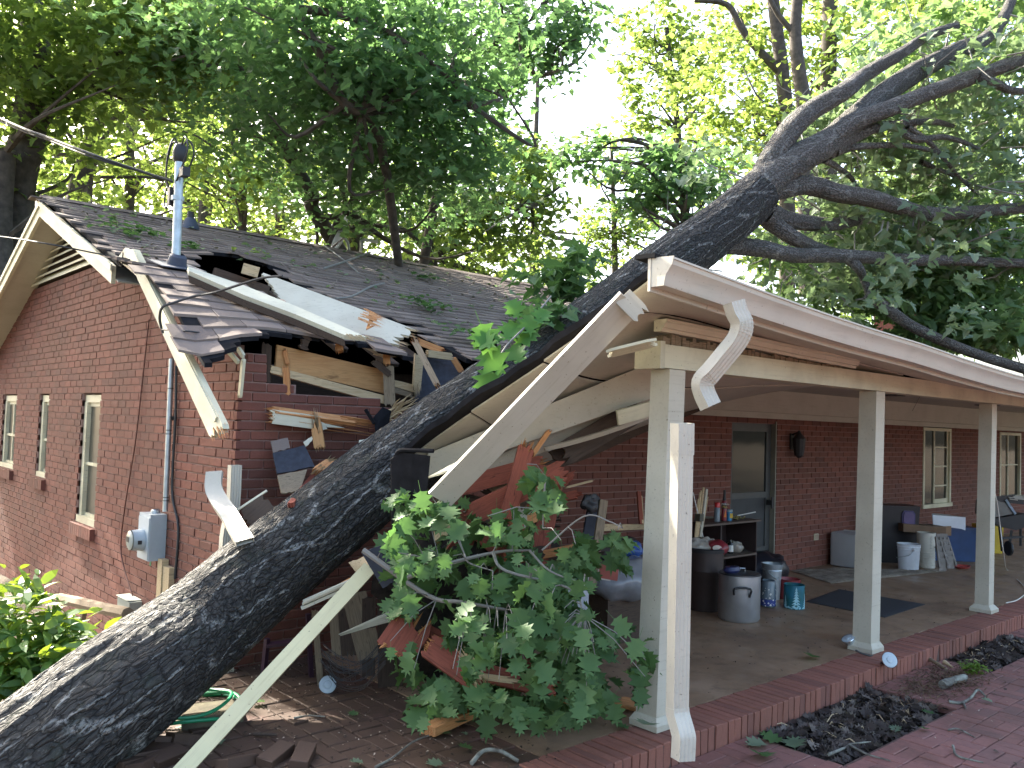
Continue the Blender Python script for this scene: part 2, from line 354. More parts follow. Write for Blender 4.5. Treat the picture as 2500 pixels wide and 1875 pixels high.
def concrete():
    b = NB('stained_concrete'); w = b.n('NewGeometry').outputs['Position']; base = b.ramp(b.noise(w, 1.6, 7, .65), [(.3, (.165, .10, .060)), (.5, (.26, .165, .100)), (.7, (.33, .215, .135))])
    base = b.mix(b.ramp(b.noise(w, 5, 6, .75), [(.52, 0.0), (.7, .6)]), base, (.07, .045, .03)); base = b.mix(b.ramp(b.noise(w, 70, 3, .7), [(.60, 0.0), (.72, .5)]), base, (.30, .24, .18))
    b.bump(b.noise(w, 40, 5), .3, .004); return b.set(base, b.ramp(b.noise(w, 2.3, 4), [(.35, .35), (.65, .8)]), 0, .5)
M['concrete'] = concrete()
slab = obj('porch_slab', MB().box((.68, -2.40, -.30), (18, .04, -.002)), M['concrete'], kind='structure')
# brick edging of the porch slab ------------------------------------------------
edg = thing('brick_edging', '', '', (0, 0, 0)); del edg['label'], edg['category']; edg['kind'] = 'structure'
obj('mortar_bed', MB().box((.50, -2.694, -.30), (18, -2.404, -.009)), M['mortar_dark'], edg)
def shared_box(name, dx, dy, dz, mat, seed=0, jit=.0025):
    rd = random.Random(seed); mb = MB(); b = .004
    def ring(ix, iy, z): return [(sx*ix+rd.uniform(-jit, jit), sy*iy+rd.uniform(-jit, jit), z+rd.uniform(-jit, jit)*.5) for sx, sy in ((-1,-1),(1,-1),(1,1),(-1,1))]
    r = [ring(dx/2-b, dy/2-b, -dz/2), ring(dx/2, dy/2, -dz/2+b), ring(dx/2, dy/2, dz/2-b), ring(dx/2-b, dy/2-b, dz/2)]
    V = sum(r, []); F = [(3,2,1,0), (12,13,14,15)]
    for i in range(3):
        for k in range(4): F.append((i*4+k, i*4+(k+1) % 4, (i+1)*4+(k+1) % 4, (i+1)*4+k))
    me = bpy.data.meshes.new(name); me.from_pydata(V, [], F); me.materials.append(mat); me.update(); return me
def put(name, me, pos, parent, rot=None):
    o = bpy.data.objects.new(name, me); COL.objects.link(o); o.parent = parent; o.location = np.array(pos, float)-WP[parent.name]
    if rot is not None: o.rotation_euler = rot
    return o
EB = [shared_box('edging_brick', .060, .295, .145, M['edging'], s) for s in range(5)]
x = .55; i = 0
while x < 17.6:
    put('brick', EB[i % 5], (x+random.uniform(-.002, .002), -2.552+random.uniform(-.004, .004), -.0725+random.uniform(-.003, .003)), edg, (random.uniform(-.01, .01), random.uniform(-.008, .008), random.uniform(-.012, .012)))
    x += .0685; i += 1
# brick paving ------------------------------------------------------------------
PZ = -.13
HOLES = [(2.26, 3.80, -3.24, -2.70), (5.08, 6.55, -3.05, -2.70)]
pav = thing('brick_paving', '', '', (0, 0, 0)); del pav['label'], pav['category']; pav['kind'] = 'structure'
mbp = MB()
for (x0, x1, y0, y1) in ((-6, 2.22, -14, -2.70), (2.22, 3.84, -14, -3.28), (3.84, 5.04, -14, -2.70), (5.04, 6.59, -14, -3.09), (6.59, 19, -14, -2.70)): mbp.box((x0, y0, -.33), (x1, y1, PZ-.012))
obj('sand_bed', mbp, M['mortar_dark'], pav)
mbp = MB().box((-1.9, -2.6, -.30), (.675, -.02, -.014)); obj('sand_bed', mbp, M['mortar_dark'], pav)
PB = [shared_box('paver', .196, .094, .055, M['paver'], s+9, .002) for s in range(6)]
cells = []
def hole(x, y, w=.1):
    return any(a-.02 < x < b+.02 and c-.02 < y < d+.04 for a, b, c, d in HOLES)
for ix in range(-12, 62):
    for iy in range(0, 44):
        bx = .70+ix*.2; by = -2.80-iy*.2
        if bx < -1.4: continue
        for k in (0, 1):
            if (ix+iy) % 2: p = (bx, by+(k-.5)*.098, 0)
            else: p = (bx+(k-.5)*.098, by, 1)
            if hole(p[0], p[1]): continue
            cells.append((p[0], p[1], PZ-.0275+random.uniform(-.004, .003), p[2]))
for ix in range(0, 14):
    for iy in range(0, 14):
        bx = .58-ix*.2; by = -.12-iy*.2
        if by < -2.35 and bx > .2: continue
        for k in (0, 1):
            p = (bx, by+(k-.5)*.098, 0) if (ix+iy) % 2 else (bx+(k-.5)*.098, by, 1)
            cells.append((p[0], p[1], -.0275-.003+random.uniform(-.006, .004)-.03*max(0, -p[0]-.6), p[2]))
# border course round the planting holes
for a, b_, c, d in HOLES:
    xx = a-.1
    for s_, fx in ((-1, a-.03), (1, b_+.03)):
        pass
def visible_key(c):
    v = np.array(c[:3])-CAM; w = v@_f
    if w < .2: return 1e9
    u, t = abs(v@_r)/w, (v@_u)/w
    return w if (u < .64 and -.50 < t) else 1e6+w
cells.sort(key=visible_key)
def rest_mesh(name, items, base_me, mat, parent):
    """the remaining alike pieces joined into one part"""
    n = len(base_me.vertices); co = np.zeros(n*3); base_me.vertices.foreach_get('co', co); co = co.reshape(-1, 3)
    polys = [list(p.vertices) for p in base_me.polygons]; Vs = []; 
    P = np.array([it[:3] for it in items]); R = np.array([it[3] for it in items], float)*math.pi/2
    c, s = np.cos(R)[:, None], np.sin(R)[:, None]
    V = np.stack([co[None, :, 0]*c-co[None, :, 1]*s, co[None, :, 0]*s+co[None, :, 1]*c, np.broadcast_to(co[None, :, 2], (len(P), n))], -1)+P[:, None, :]
    F = (np.array(polys)[None]+(np.arange(len(P))*n)[:, None, None]).reshape(-1, 4)
    me = mesh_np(name, V.reshape(-1, 3), [F]); me.materials.append(mat); o = link(bpy.data.objects.new(name, me), parent, WP[parent.name]); o['kind'] = 'stuff'; return o
for i, c in enumerate(cells[:300]):
    put('paver', PB[i % 6], c[:3], pav, (random.uniform(-.015, .015), random.uniform(-.015, .015), c[3]*math.pi/2+random.uniform(-.02, .02)))
rest_mesh('paver_field', cells[300:], PB[0], M['paver'], pav)
for a, b_, c, d in HOLES:
    bed = obj('planting_bed_soil', MB().box((a-.05, c-.05, -.34), (b_+.05, d+.004, PZ-.075)), simple('dark_leaf_mould', (.022, .017, .014), .95, var=.6, sc=30, bump=1), kind='structure')
# ================================================================ HOUSE
HX = 18.0; RIDY, RIDZ, SL = 4.4, 3.97, .38
def roofz(y): return RIDZ-SL*abs(y-RIDY)
house = thing('brick_house', 'long red brick house with brown shingle roof, its near corner crushed by a fallen tree', 'house', (9, 4.4, 0))
CR = .0677
def brick_wall(name, poly, holes, frame, mat, mortar, u0=0, keyview=True, bd=.03):
    """frame(u, z, n) -> world point, n = distance out of the wall face"""
    us = [p[0] for p in poly]; zs = [p[1] for p in poly]; back = MB(); items = []
    k0 = int(math.floor(min(zs)/CR)); k1 = int(math.ceil(max(zs)/CR))
    for k in range(k0, k1):
        z = k*CR; zc = z+CR/2; xs = []
        for i in range(len(poly)):
            a, b = poly[i], poly[(i+1) % len(poly)]
            if (a[1] > zc) != (b[1] > zc): xs.append(a[0]+(zc-a[1])*(b[0]-a[0])/(b[1]-a[1]))
        xs.sort(); iv = [(xs[i], xs[i+1]) for i in range(0, len(xs)-1, 2)]
        for (h0, h1, g0, g1) in holes:
            if g0 < zc < g1:
                nv = []
                for a, b in iv:
                    if h1 <= a or h0 >= b: nv.append((a, b))
                    else:
                        if h0 > a: nv.append((a, h0))
                        if h1 < b: nv.append((h1, b))
                iv = nv
        for a, b in iv:
            if b-a < .02: continue
            a_ = a+(.04 if a < .01 else 0); c = [frame(a_, z, -.01), frame(b, z, -.01), frame(b, z, -.12), frame(a_, z, -.12)]; c2 = [frame(a_, z+CR, -.01), frame(b, z+CR, -.01), frame(b, z+CR, -.12), frame(a_, z+CR, -.12)]
            back.hexa(c, c2)
            s = math.floor(a/.2135)*.2135+(k % 2)*.10675-.2135
            while s < b:
                e0, e1 = max(s+.005, a), min(s+.2135-.005, b)
                if e1-e0 > .025: items.append((e0, e1, z+.005, z+CR-.005))
                s += .2135
    part = obj(name, back, mortar, house)
    def key(it):
        p = frame((it[0]+it[1])/2, it[2], 0)-CAM; w = p@_f
        return w if (abs(p@_r)/w < .62 and abs(p@_u)/w < .47) else 1e6+w
    items.sort(key=key); cache = {}
    for it in items[:300]:
        L = round(it[1]-it[0], 3); sd = random.randrange(3); kk = (L, sd)
        if kk not in cache: cache[kk] = shared_box('brick', L, .05, CR-.010, mat, sd, .002)
        c = frame((it[0]+it[1])/2, (it[2]+it[3])/2, -.025+random.uniform(-.0015, .002))
        d = frame(1, 0, 0)-frame(0, 0, 0); put('brick', cache[kk], c, part, (0, 0, math.atan2(d[1], d[0])+random.uniform(-.004, .004)))
    mb = MB()
    for it in items[300:]:
        j = random.uniform(-.002, .002)
        mb.hexa([frame(it[0], it[2], j), frame(it[1], it[2], j), frame(it[1], it[2], -.04), frame(it[0], it[2], -.04)],
                [frame(it[0], it[3], j), frame(it[1], it[3], j), frame(it[1], it[3], -.04), frame(it[0], it[3], -.04)])
    V = np.array(mb.v); c = V.mean(0); me = mesh_np('brick_field', V-c, [np.array(mb.f)]); me.materials.append(mat)
    o = link(bpy.data.objects.new('brick_field', me), part, c); o['kind'] = 'stuff'; return part
fg = lambda u, z, n: V3(-n, u, z)
fl = lambda u, z, n: V3(u, -n, z)
GW = [(3.10, 3.72, .60, 1.88), (5.00, 5.43, .93, 1.88), (6.58, 7.36, .93, 1.88)]
gable_poly = [(0.052, -.6), (0.052, 2.14), (2.55, 3.2), (6.25, 3.2), (8.8, 2.2), (8.8, -1.3)]
brick_wall('gable_wall', gable_poly, GW, fg, M['brick'], M['mortar'])
LW = [(5.98, 6.96, 0, 1.85), (11.2, 12.28, .64, 1.88), (14.5, 15.6, .66, 1.86)]
long_poly = [(0.0, -.35), (0.0, 2.12), (.20, 2.16), (.21, 1.99), (.33, 1.94), (1.4, 1.84), (2.4, 1.75), (3.0, 1.9), (HX, 1.92), (HX, -.3)]
brick_wall('long_wall', long_poly, LW, fl, M['brick'], M['mortar'])
obj('rear_wall', MB().box((0, 8.7, -1.2), (HX, 8.8, 2.25)), M['brick'], house)
obj('far_gable_wall', MB().prism([(HX-.1, 0, -.3), (HX-.1, 0, 2.2), (HX-.1, 4.4, 3.8), (HX-.1, 8.7, 2.2), (HX-.1, 8.7, -.3)], (.1, 0, 0)), M['brick'], house)
obj('attic_floor', MB().box((.13, 2.2, 2.20), (HX-.12, 8.7, 2.24)), M['darkwood'], house)
obj('inner_light_block', MB().box((.13, 1.8, -.3), (HX-.12, 1.84, 2.2)), M['darkwood'], house)  # added dark wall, keeps light out of the interior
# gable windows
def gwin(y0, y1, z0, z1, mull):
    f = MB(); X0 = .06
    f.box((-.004+X0-.02, y0, z1-.075), (X0+.05, y1, z1)); f.box((X0-.03, y1-.085, z0), (X0+.05, y1, z1-.075)); f.box((X0-.03, y0, z0), (X0+.05, y0+.05, z1-.075)); f.box((X0-.055, y0, z0), (X0+.05, y1, z0+.07))
    w = obj('window', f, M['cream'], house)
    zm = z0+(z1-z0)*.46; s = MB(); s.box((X0-.008, y0+.05, zm-.015), (X0+.03, y1-.085, zm+.015)); s.box((X0+.0, y0+.05, z1-.115), (X0+.03, y1-.085, z1-.076)); s.box((X0, y0+.05, z0+.071), (X0+.03, y1-.085, z0+.10))
    if mull: s.box((X0-.006, (y0+y1)/2-.018, z0+.1), (X0+.032, (y0+y1)/2+.018, zm-.016)); s.box((X0-.006, (y0+y1)/2-.018, zm+.016), (X0+.032, (y0+y1)/2+.018, z1-.116))
    obj('sash', s, M['cream'], w)
    obj('pane', MB().box((X0+.012, y0+.05, z0+.08), (X0+.020, y1-.085, z1-.08)), M['screen'], w)
    si = MB(); n = max(3, int((y1-y0+.1)/.07))
    for k in range(n):
        a = y0-.05+k*(y1-y0+.1)/n; si.box((-.045, a+.004, z0-.115), (.06, a+(y1-y0+.1)/n-.004, z0-.004))
    obj('sill', si, M['brick'], w)
for (a, b, c, d), mu in zip(GW, (0, 0, 1)): gwin(a, b, c, d, mu)
# gable vent of horizontal louvers
gv = obj('gable_vent', MB().prism([(.03, 2.62, 3.21), (.03, 6.18, 3.21), (.03, 4.4, 3.88)], (.03, 0, 0)), M['darkwood'], house)
z = 3.205; k = 0
while z < 3.80:
    hw = (3.89-z)/SL-.02
    m = MB(); h = .085 if k else .12; m.prism([(-.045, 4.4-hw, z-.01), (-.045, 4.4-hw, z+.012), (.03, 4.4-hw, z+h*.75), (.03, 4.4-hw, z+h*.55)], (0, 2*hw, 0))
    obj('louver_slat', m, M['cream'], gv); z += .078; k += 1
# ---------------------------------------------------------------- roof sheets
def sheet(name, Sf, poly, step, th, mat, parent, up=0.0, raw=False):
    xs = [p[0] for p in poly]; ys = [p[1] for p in poly]; nx = int((max(xs)-min(xs))/step)+2; ny = int((max(ys)-min(ys))/step)+2
    X, Yv = np.meshgrid(min(xs)+np.arange(nx)*step, min(ys)+np.arange(ny)*step, indexing='ij'); ins = inpoly(X[:-1, :-1]+step/2, Yv[:-1, :-1]+step/2, poly)
    P = Sf(X, Yv); top = P.copy(); top[..., 2] += up; bot = top.copy(); bot[..., 2] -= th; V = np.concatenate([top.reshape(-1, 3), bot.reshape(-1, 3)]); N = nx*ny; F = []
    ii, jj = np.nonzero(ins); a = ii*ny+jj; F.append(np.stack([a, a+ny, a+ny+1, a+1], -1)); F.append(np.stack([a, a+1, a+ny+1, a+ny], -1)+N)
    pad = np.pad(ins, 1)
    for di, dj, e in ((-1, 0, (0, 1)), (1, 0, (ny+1, ny)), (0, -1, (ny, 0)), (0, 1, (1, ny+1))):
        m = ins & ~pad[1+di:1+di+ins.shape[0], 1+dj:1+dj+ins.shape[1]]; i2, j2 = np.nonzero(m); b = i2*ny+j2
        F.append(np.stack([b+e[0], b+e[1], b+e[1]+N, b+e[0]+N], -1))
    F = [np.concatenate(F)]; used = np.unique(F[0]); mp = np.zeros(2*N, int); mp[used] = np.arange(len(used)); V = V[used]; c = V.mean(0)
    me = mesh_np(name, V-c, [mp[F[0]]]); me.materials.append(mat); return link(bpy.data.objects.new(name, me), parent, c)
def sheetk(*a, **k): o = sheet(*a, **k); return o
def main_surf(X, Yv):
    Z = RIDZ-SL*np.abs(Yv-RIDY); Z = Z-.05*np.exp(-((X-2.2)/2.0)**2-((Yv-.4)/1.2)**2)+.012*(vnoise(X*1.3, Yv*1.3, 2)-.5)
    Z = Z+.10*np.exp(-((X-1.0)/.55)**2-((Yv-2.35)/.28)**2)+.03*np.exp(-((X-.3)/.3)**2-((Yv-2.0)/.25)**2)
    return np.stack([X, Yv, Z], -1)
def low_surf(X, Yv):
    Z = np.where(Yv < .95, 2.2+.51*(Yv+.25), 2.812+.225*(Yv-.95)); Z = np.minimum(Z, RIDZ-SL*np.abs(Yv-RIDY)+.22)
    Z = Z+.035*np.sin(X*4.2+.9)*np.clip(1-(Yv+.3)/.6, 0, 1)-.10*np.exp(-((X+.34)/.25)**2-((Yv+.3)/.3)**2)+.03*(vnoise(X*3, Yv*3, 8)-.5)
    Z = Z-.05*np.clip((X-1.0)/.4, 0, 1)
    return np.stack([X, Yv, Z], -1)
A_poly = [(-.3, 4.4), (HX+.3, 4.4), (HX+.3, .25), (2.45, .25), (2.30, -.02), (2.02, .04), (2.05, .55), (2.16, 1.05), (1.86, 1.12), (1.62, 1.32), (1.50, 1.75), (1.38, 2.22), (1.12, 2.36), (.92, 2.52), (.66, 2.50), (.52, 2.28), (.36, 1.9), (.30, 1.72), (-.10, 1.74), (-.3, 1.74)]
B_poly = [(-.33, 1.84), (-.08, 1.86), (.10, 1.80), (.16, 1.35), (.24, 1.02), (.40, .72), (.62, .50), (.80, .34), (.96, .20), (1.18, .08), (1.40, -.02), (1.40, -.12), (1.1, -.06), (.85, .03), (.67, .06), (.34, .0), (.12, -.07), (-.06, -.14), (-.16, -.22), (-.36, -.32), (-.37, 0.1), (-.36, 1.0)]
roof = sheet('roof', main_surf, [(x, y) if y < 4.39 else (x, 4.44) for x, y in A_poly], .06, .035, M['felt'], house)
rear = sheet('roof_rear_slope', lambda X, Yv: main_surf(X, Yv), [(-.3, 4.44), (HX+.3, 4.44), (HX+.3, 9.2), (-.3, 9.2)], .3, .04, M['felt'], house)
lower = sheet('fallen_roof_section', low_surf, B_poly, .05, .03, M['felt'], house)
lower['label'] = 'torn lower corner of the roof, sunk and curled below the rest'
def shingles(Sf, poly, part, seed, x0, x1, y0, y1, curl=0.0):
    rd = random.Random(seed); rows = []; y = y0; k = 0
    while y < y1:
        x = x0-rd.uniform(0, .3)
        while x < x1:
            w = .305; yy = y+rd.uniform(-.003, .003); rows.append((x+.003, min(x+w-.003, x1), yy, yy+.16, rd.random())); x += w
        y += .127; k += 1
    A = np.array(rows); cx, cy = (A[:, 0]+A[:, 1])/2, A[:, 2]+.07; keep = inpoly(cx, cy, poly); A = A[keep]
    nb = 3
    def corner(a, b, up):
        P = Sf(a, b); P = P.copy(); P[..., 2] += up; return P
    V = []; front = .016+.010*A[:, 4]; tall = []
    for i in range(nb):
        x = A[:, 0]+(A[:, 1]-A[:, 0])*i/(nb-1)
        V += [corner(x, A[:, 2], .003), corner(x, A[:, 2], front), corner(x, A[:, 3], .006), corner(x, A[:, 3], .001)]
    V = np.stack(V, 1); F = []
    for i in range(nb-1):
        o = i*4; F += [(o+1, o+5, o+6, o+2), (o, o+4, o+5, o+1), (o+3, o+2, o+6, o+7), (o, o+3, o+7, o+4)]
    e = (nb-1)*4; F += [(0, 1, 2, 3), (e, e+3, e+2, e+1)]; F = np.array(F)
    c = V.mean(1); d = c-CAM; w = d@_f; key = np.where((np.abs(d@_r)/w < .62) & (np.abs(d@_u)/w < .47) & (c[:, 0] < 6), w, 1e6+w); order = np.argsort(key)
    for i in order[:300]:
        me = mesh_np('shingle', V[i]-c[i], [F]); me.materials.append(M['shingle']); link(bpy.data.objects.new('shingle', me), part, c[i])
    r = order[300:]
    if len(r):
        VV = V[r].reshape(-1, 3); cc = VV.mean(0); FF = (F[None]+(np.arange(len(r))*V.shape[1])[:, None, None]).reshape(-1, 4)
        me = mesh_np('shingle_field', VV-cc, [FF]); me.materials.append(M['shingle']); o = link(bpy.data.objects.new('shingle_field', me), part, cc); o['kind'] = 'stuff'
shingles(main_surf, A_poly, roof, 1, -.33, HX+.3, 0.0, 4.36)
shingles(low_surf, B_poly, lower, 2, -.35, 1.5, -.37, 1.95)
cap = MB(); x = -.34
while x < HX:
    h = random.uniform(0, .008); cap.hexa([(x, 4.27, RIDZ-.05), (x+.3, 4.27, RIDZ-.04), (x+.3, 4.40, RIDZ+.008), (x, 4.40, RIDZ)], [(x, 4.27, RIDZ-.03+h), (x+.3, 4.27, RIDZ-.03+h), (x+.3, 4.40, RIDZ+.028+h), (x, 4.40, RIDZ+.028+h)])
    cap.hexa([(x, 4.40, RIDZ), (x+.3, 4.40, RIDZ+.008), (x+.3, 4.53, RIDZ-.04), (x, 4.53, RIDZ-.05)], [(x, 4.40, RIDZ+.028+h), (x+.3, 4.40, RIDZ+.028+h), (x+.3, 4.53, RIDZ-.03+h), (x, 4.53, RIDZ-.03+h)]); x += .13
obj('ridge_cap', cap, M['shingle'], roof)
# rake boards and soffits of the gable end
def rz(y, off): return roofz(y)+off
def rake(name, ya, yb, mat, x0=-.335, x1=-.30, t0=-.055, h=.15, fold=None):
    m = MB(); m.prism([(x0, ya, rz(ya, t0)), (x0, yb, rz(yb, t0)), (x0, yb, rz(yb, t0-h)), (x0, ya, rz(ya, t0-h))], (x1-x0, 0, 0)); return obj(name, m, mat, house)
rake('rake_board', 4.4, 9.15, M['cream']); rake('rake_board', 1.82, 4.4, M['cream'])
rake('rake_trim', 4.4, 9.16, M['cream'], -.352, -.336, -.040, .055); rake('rake_trim', 1.80, 4.4, M['cream'], -.352, -.336, -.040, .055)
for ya, yb in ((4.4, 9.1), (1.75, 4.4)):
    obj('rake_soffit', MB().prism([(-.30, ya, rz(ya, -.16)), (-.30, yb, rz(yb, -.16)), (0.03, yb, rz(yb, -.16)), (0.03, ya, rz(ya, -.16))], (0, 0, -.012)), M['tan'], house)
# the bent part of the rake board that still hangs on the wall
m = MB(); pp = [aX(*q(252, 560), -.31), aX(*q(300, 600), -.31), aX(*q(352, 690), -.30), aX(*q(345, 640), -.30), aX(*q(300, 560), -.31), aX(*q(270, 535), -.31)]
m.prism(pp, (.03, 0, 0)); obj('bent_rake_board', m, M['cream'], house)
# hanging broken rake board (wide) with moulding line and torn lower end
def quadboard(name, pts, off, mat, raw_end=None, label=None, cat=None, seed=3, ridge=True):
    """board from four photo-measured corners: a0,a1 one end, b1,b0 the other"""
    a0, a1, b1, b0 = [np.array(p, float) for p in pts]; c = (a0+a1+b0+b1)/4; t = thing(name, label, cat, c); n = 14; rd = random.Random(seed); V = []; F = []
    off = np.array(off, float)
    for i in range(n):
        s = i/(n-1)
        A = a0+(a1-a0)*s; B = b0+(b1-b0)*s; L = B-A; e = rd.uniform(-.09, .01)*(1 if raw_end else 0)
        B = B+unit(L)*e
        for k in range(7): P = A+(B-A)*k/6; V += [P, P+off]
    ix = lambda i, k, w: (i*7+k)*2+w
    for i in range(n-1):
        for k in range(6):
            F += [(ix(i,k,0), ix(i,k+1,0), ix(i+1,k+1,0), ix(i+1,k,0)), (ix(i,k,1), ix(i+1,k,1), ix(i+1,k+1,1), ix(i,k+1,1))]
        F += [(ix(i,0,0), ix(i+1,0,0), ix(i+1,0,1), ix(i,0,1)), (ix(i,6,0), ix(i,6,1), ix(i+1,6,1), ix(i+1,6,0))]
    for k in range(6): F += [(ix(0,k,0), ix(0,k,1), ix(0,k+1,1), ix(0,k+1,0)), (ix(n-1,k,0), ix(n-1,k+1,0), ix(n-1,k+1,1), ix(n-1,k,1))]
    mb = MB().add(V, F); obj('plank', mb, mat, t)
    if ridge:
        m2 = MB(); o = -unit(off)*.012
        for s0, s1 in ((.72, .97),):
            P = [a0+(a1-a0)*s0, a0+(a1-a0)*s1, b0+(b1-b0)*s1-unit(b1-a1)*.12, b0+(b1-b0)*s0-unit(b0-a0)*.10]; m2.prism([p+o*0.1 for p in P], o)
        obj('moulding', m2, mat, t)
    if raw_end:
        m3 = MB()
        for i in range(34):
            s = rd.random(); B = b0+(b1-b0)*s; L = unit(b0-a0); l = rd.uniform(.02, .16); w = unit(b1-b0)*rd.uniform(.004, .012); st = B-L*rd.uniform(.05, .2)+off*rd.uniform(.1, .9)
            m3.add([st-w, st+w, st+off*.2, B+L*l*rd.uniform(-.3, .6)+unit(b1-b0)*rd.uniform(-.02, .02)+off*rd.uniform(-.5, 1.2)], [(0,1,2),(0,3,1),(1,3,2),(2,3,0)])
        obj('splinter', m3, raw_end, t)
    return t
quadboard('broken_rake_board', [aX(*q(272, 548), -.36), aX(*q(290, 538), -.34), aX(*q(484, 925), -.40), aX(*q(458, 955), -.42)], (.045, .01, 0), M['cream'], M['rawwood'], 'long cream rake board hanging loose down the gable wall with a torn brown end', 'broken board', 3)
# ================================================================ PORCH
def lerp_tab(x, T): return np.interp(x, [t[0] for t in T], [t[1] for t in T])
GZ = [(.8, 2.582), (1.28, 2.545), (1.88, 2.497), (2.71, 2.445), (3.76, 2.40), (4.63, 2.345), (5.8, 2.29), (8, 2.26), (18, 2.26)]      # sagging gutter line
E_ = [aD(1606, 662, 4.42), aD(1500, 745, 4.55), aD(1400, 820, 4.68), aD(1300, 888, 4.80), aD(1200, 953, 4.92), aD(1100, 1018, 5.05), aD(1020, 1075, 5.15), aD(968, 1120, 5.2)]
def curve(x, zb, y1=-.15, n=15):
    z0 = float(lerp_tab(x, GZ))-.05; out = []
    for i in range(n):
        t = i/(n-1); t2 = max(0, (t-.17)/.83); out.append(V3(x+.0*t, -2.93+(y1+2.93)*t, z0-.025*min(t/.17, 1)+(zb-z0)*t2**.95))
    return out
LC = [E_, curve(1.7, 1.18), curve(2.7, 1.34), curve(3.7, 1.68), curve(4.8, 2.06), curve(6.2, 2.42, .6), curve(8, 2.72, 1.2), curve(18, 2.74, 1.2)]
LX = [0, 1.0, 2.0, 3.0, 4.1, 5.5, 7.0, 17.0]
def loft(s, t, up=0.0):
    """s along the porch (0..17), t from gutter (0) to house (1)"""
    s = float(s); t = min(max(float(t), 0), 1); i = max(0, min(len(LX)-2, int(np.searchsorted(LX, s)-1))); u = (s-LX[i])/(LX[i+1]-LX[i])
    def cv(C):
        f = t*(len(C)-1); k = min(int(f), len(C)-2); return C[k]+(C[k+1]-C[k])*(f-k)
    A = [cv(LC[max(i-1, 0)]), cv(LC[i]), cv(LC[i+1]), cv(LC[min(i+2, len(LC)-1)])]
    if i == 0: A[0] = 2*A[1]-A[2]
    p = A[1]+(A[2]-A[1])*u if i > 4 else .5*((2*A[1])+(A[2]-A[0])*u+(2*A[0]-5*A[1]+4*A[2]-A[3])*u*u+(3*A[1]-A[0]-3*A[2]+A[3])*u**3)
    return p+V3(0, 0, up)
def loft_sheet(name, s0, s1, t0, t1, up, th, mat, parent, ns=26, nt=14, ragged=0.0, seed=0):
    rd = random.Random(seed); V = []; F = []
    for i in range(ns):
        for j in range(nt):
            s = s0+(s1-s0)*(i/(ns-1))**1.6; p = loft(s, t0+(t1-t0)*j/(nt-1), up)
            if ragged and i == 0: p = p+V3(rd.uniform(-ragged, ragged*.4), rd.uniform(-.02, .02), rd.uniform(-ragged*.3, ragged*.3))
            V += [p, p-V3(0, 0, th)]
    ix = lambda i, j, w: (i*nt+j)*2+w
    for i in range(ns-1):
        for j in range(nt-1): F += [(ix(i,j,0), ix(i+1,j,0), ix(i+1,j+1,0), ix(i,j+1,0)), (ix(i,j,1), ix(i,j+1,1), ix(i+1,j+1,1), ix(i+1,j,1))]
        F += [(ix(i,0,0), ix(i,0,1), ix(i+1,0,1), ix(i+1,0,0)), (ix(i,nt-1,0), ix(i+1,nt-1,0), ix(i+1,nt-1,1), ix(i,nt-1,1))]
    for j in range(nt-1): F += [(ix(0,j,0), ix(0,j+1,0), ix(0,j+1,1), ix(0,j,1)), (ix(ns-1,j,0), ix(ns-1,j,1), ix(ns-1,j+1,1), ix(ns-1,j+1,0))]
    return obj(name, MB().add(V, F), mat, parent, smooth=35)
proof = loft_sheet('porch_roof', 0, 17, 0, 1, .045, .04, M['felt'], house, ns=40, nt=16, ragged=.035)
proof['label'] = 'porch roof, its end bent down under the trunk'
loft_sheet('soffit_board', .02, 17, .012, .155, .002, .012, M['tan'], house, ns=40, nt=4)
for k, (t0, t1, u) in enumerate(((.165, .40, .001), (.41, .66, -.003), (.67, .93, .0))):
    loft_sheet('soffit_panel', .05+.03*k, 4.1, t0, t1, u, .012, M['tan'], house, ns=22, nt=6)
# porch ceiling, level part and the fallen part
obj('porch_ceiling', MB().box((3.2, -2.42, 2.235), (HX, -.05, 2.25)), M['tan'], house)
for k, t in enumerate((.42, .68, .88)):
    m = MB(); P = [loft(s, t+.02*math.sin(s*2+k), -.05) for s in np.linspace(.45+.1*k, 4.3, 16)]
    for a, b in zip(P[:-1], P[1:]): m.bar(a, b+(b-a)*.01, .04, .075, (0, 0, 1))
    if k == 2: obj('roof_rafter', m, M['darkwood'], house)
# beam, moulding and posts
def swept(name, pts, prof, mat, parent, up=(0, 0, 1), smooth=30, cap=True):
    """profile (out, up) swept along pts; out = -Y side"""
    m = MB(); n = len(prof); P = [np.array(p, float) for p in pts]; b = 0
    for i, p in enumerate(P):
        for (o, z) in prof: m.v.append(tuple(p+V3(0, -o, z)))
    for i in range(len(P)-1):
        for k in range(n): m.f.append((i*n+k, i*n+(k+1) % n, (i+1)*n+(k+1) % n, (i+1)*n+k))
    if cap: m.f.append(tuple(range(n))); m.f.append(tuple((len(P)-1)*n+k for k in range(n)))
    return obj(name, m, mat, parent, smooth=smooth)
obj('porch_beam', MB().box((1.50, -2.50, 2.095), (HX, -2.36, 2.235)), M['cream'], house)
obj('beam_end_block', MB().box((1.455, -2.515, 2.088), (1.499, -2.32, 2.25)), M['cream'], house)
BX = [(1.5, .075), (2.2, .06), (3.0, .035), (4.0, .012), (5, .004), (HX, .004)]
mp = [V3(x, -2.44, 2.235+float(lerp_tab(x, BX))) for x in (1.48, 1.9, 2.2, 2.6, 3.0, 3.5, 3.9)]
swept('crown_moulding', mp, [(0, 0), (.055, 0), (.062, .018), (.075, .022), (.085, .05), (.10, .058), (.10, .072), (0, .072)], M['white'], house)
cr = MB()
for i in range(70):
    x = 1.52+i*.036; g = float(lerp_tab(x, BX)); 
    if g < .02: break
    cr.box((x, -2.49+random.uniform(0, .012), 2.2355), (x+.034, -2.38, 2.234+g*random.uniform(.55, .95)))
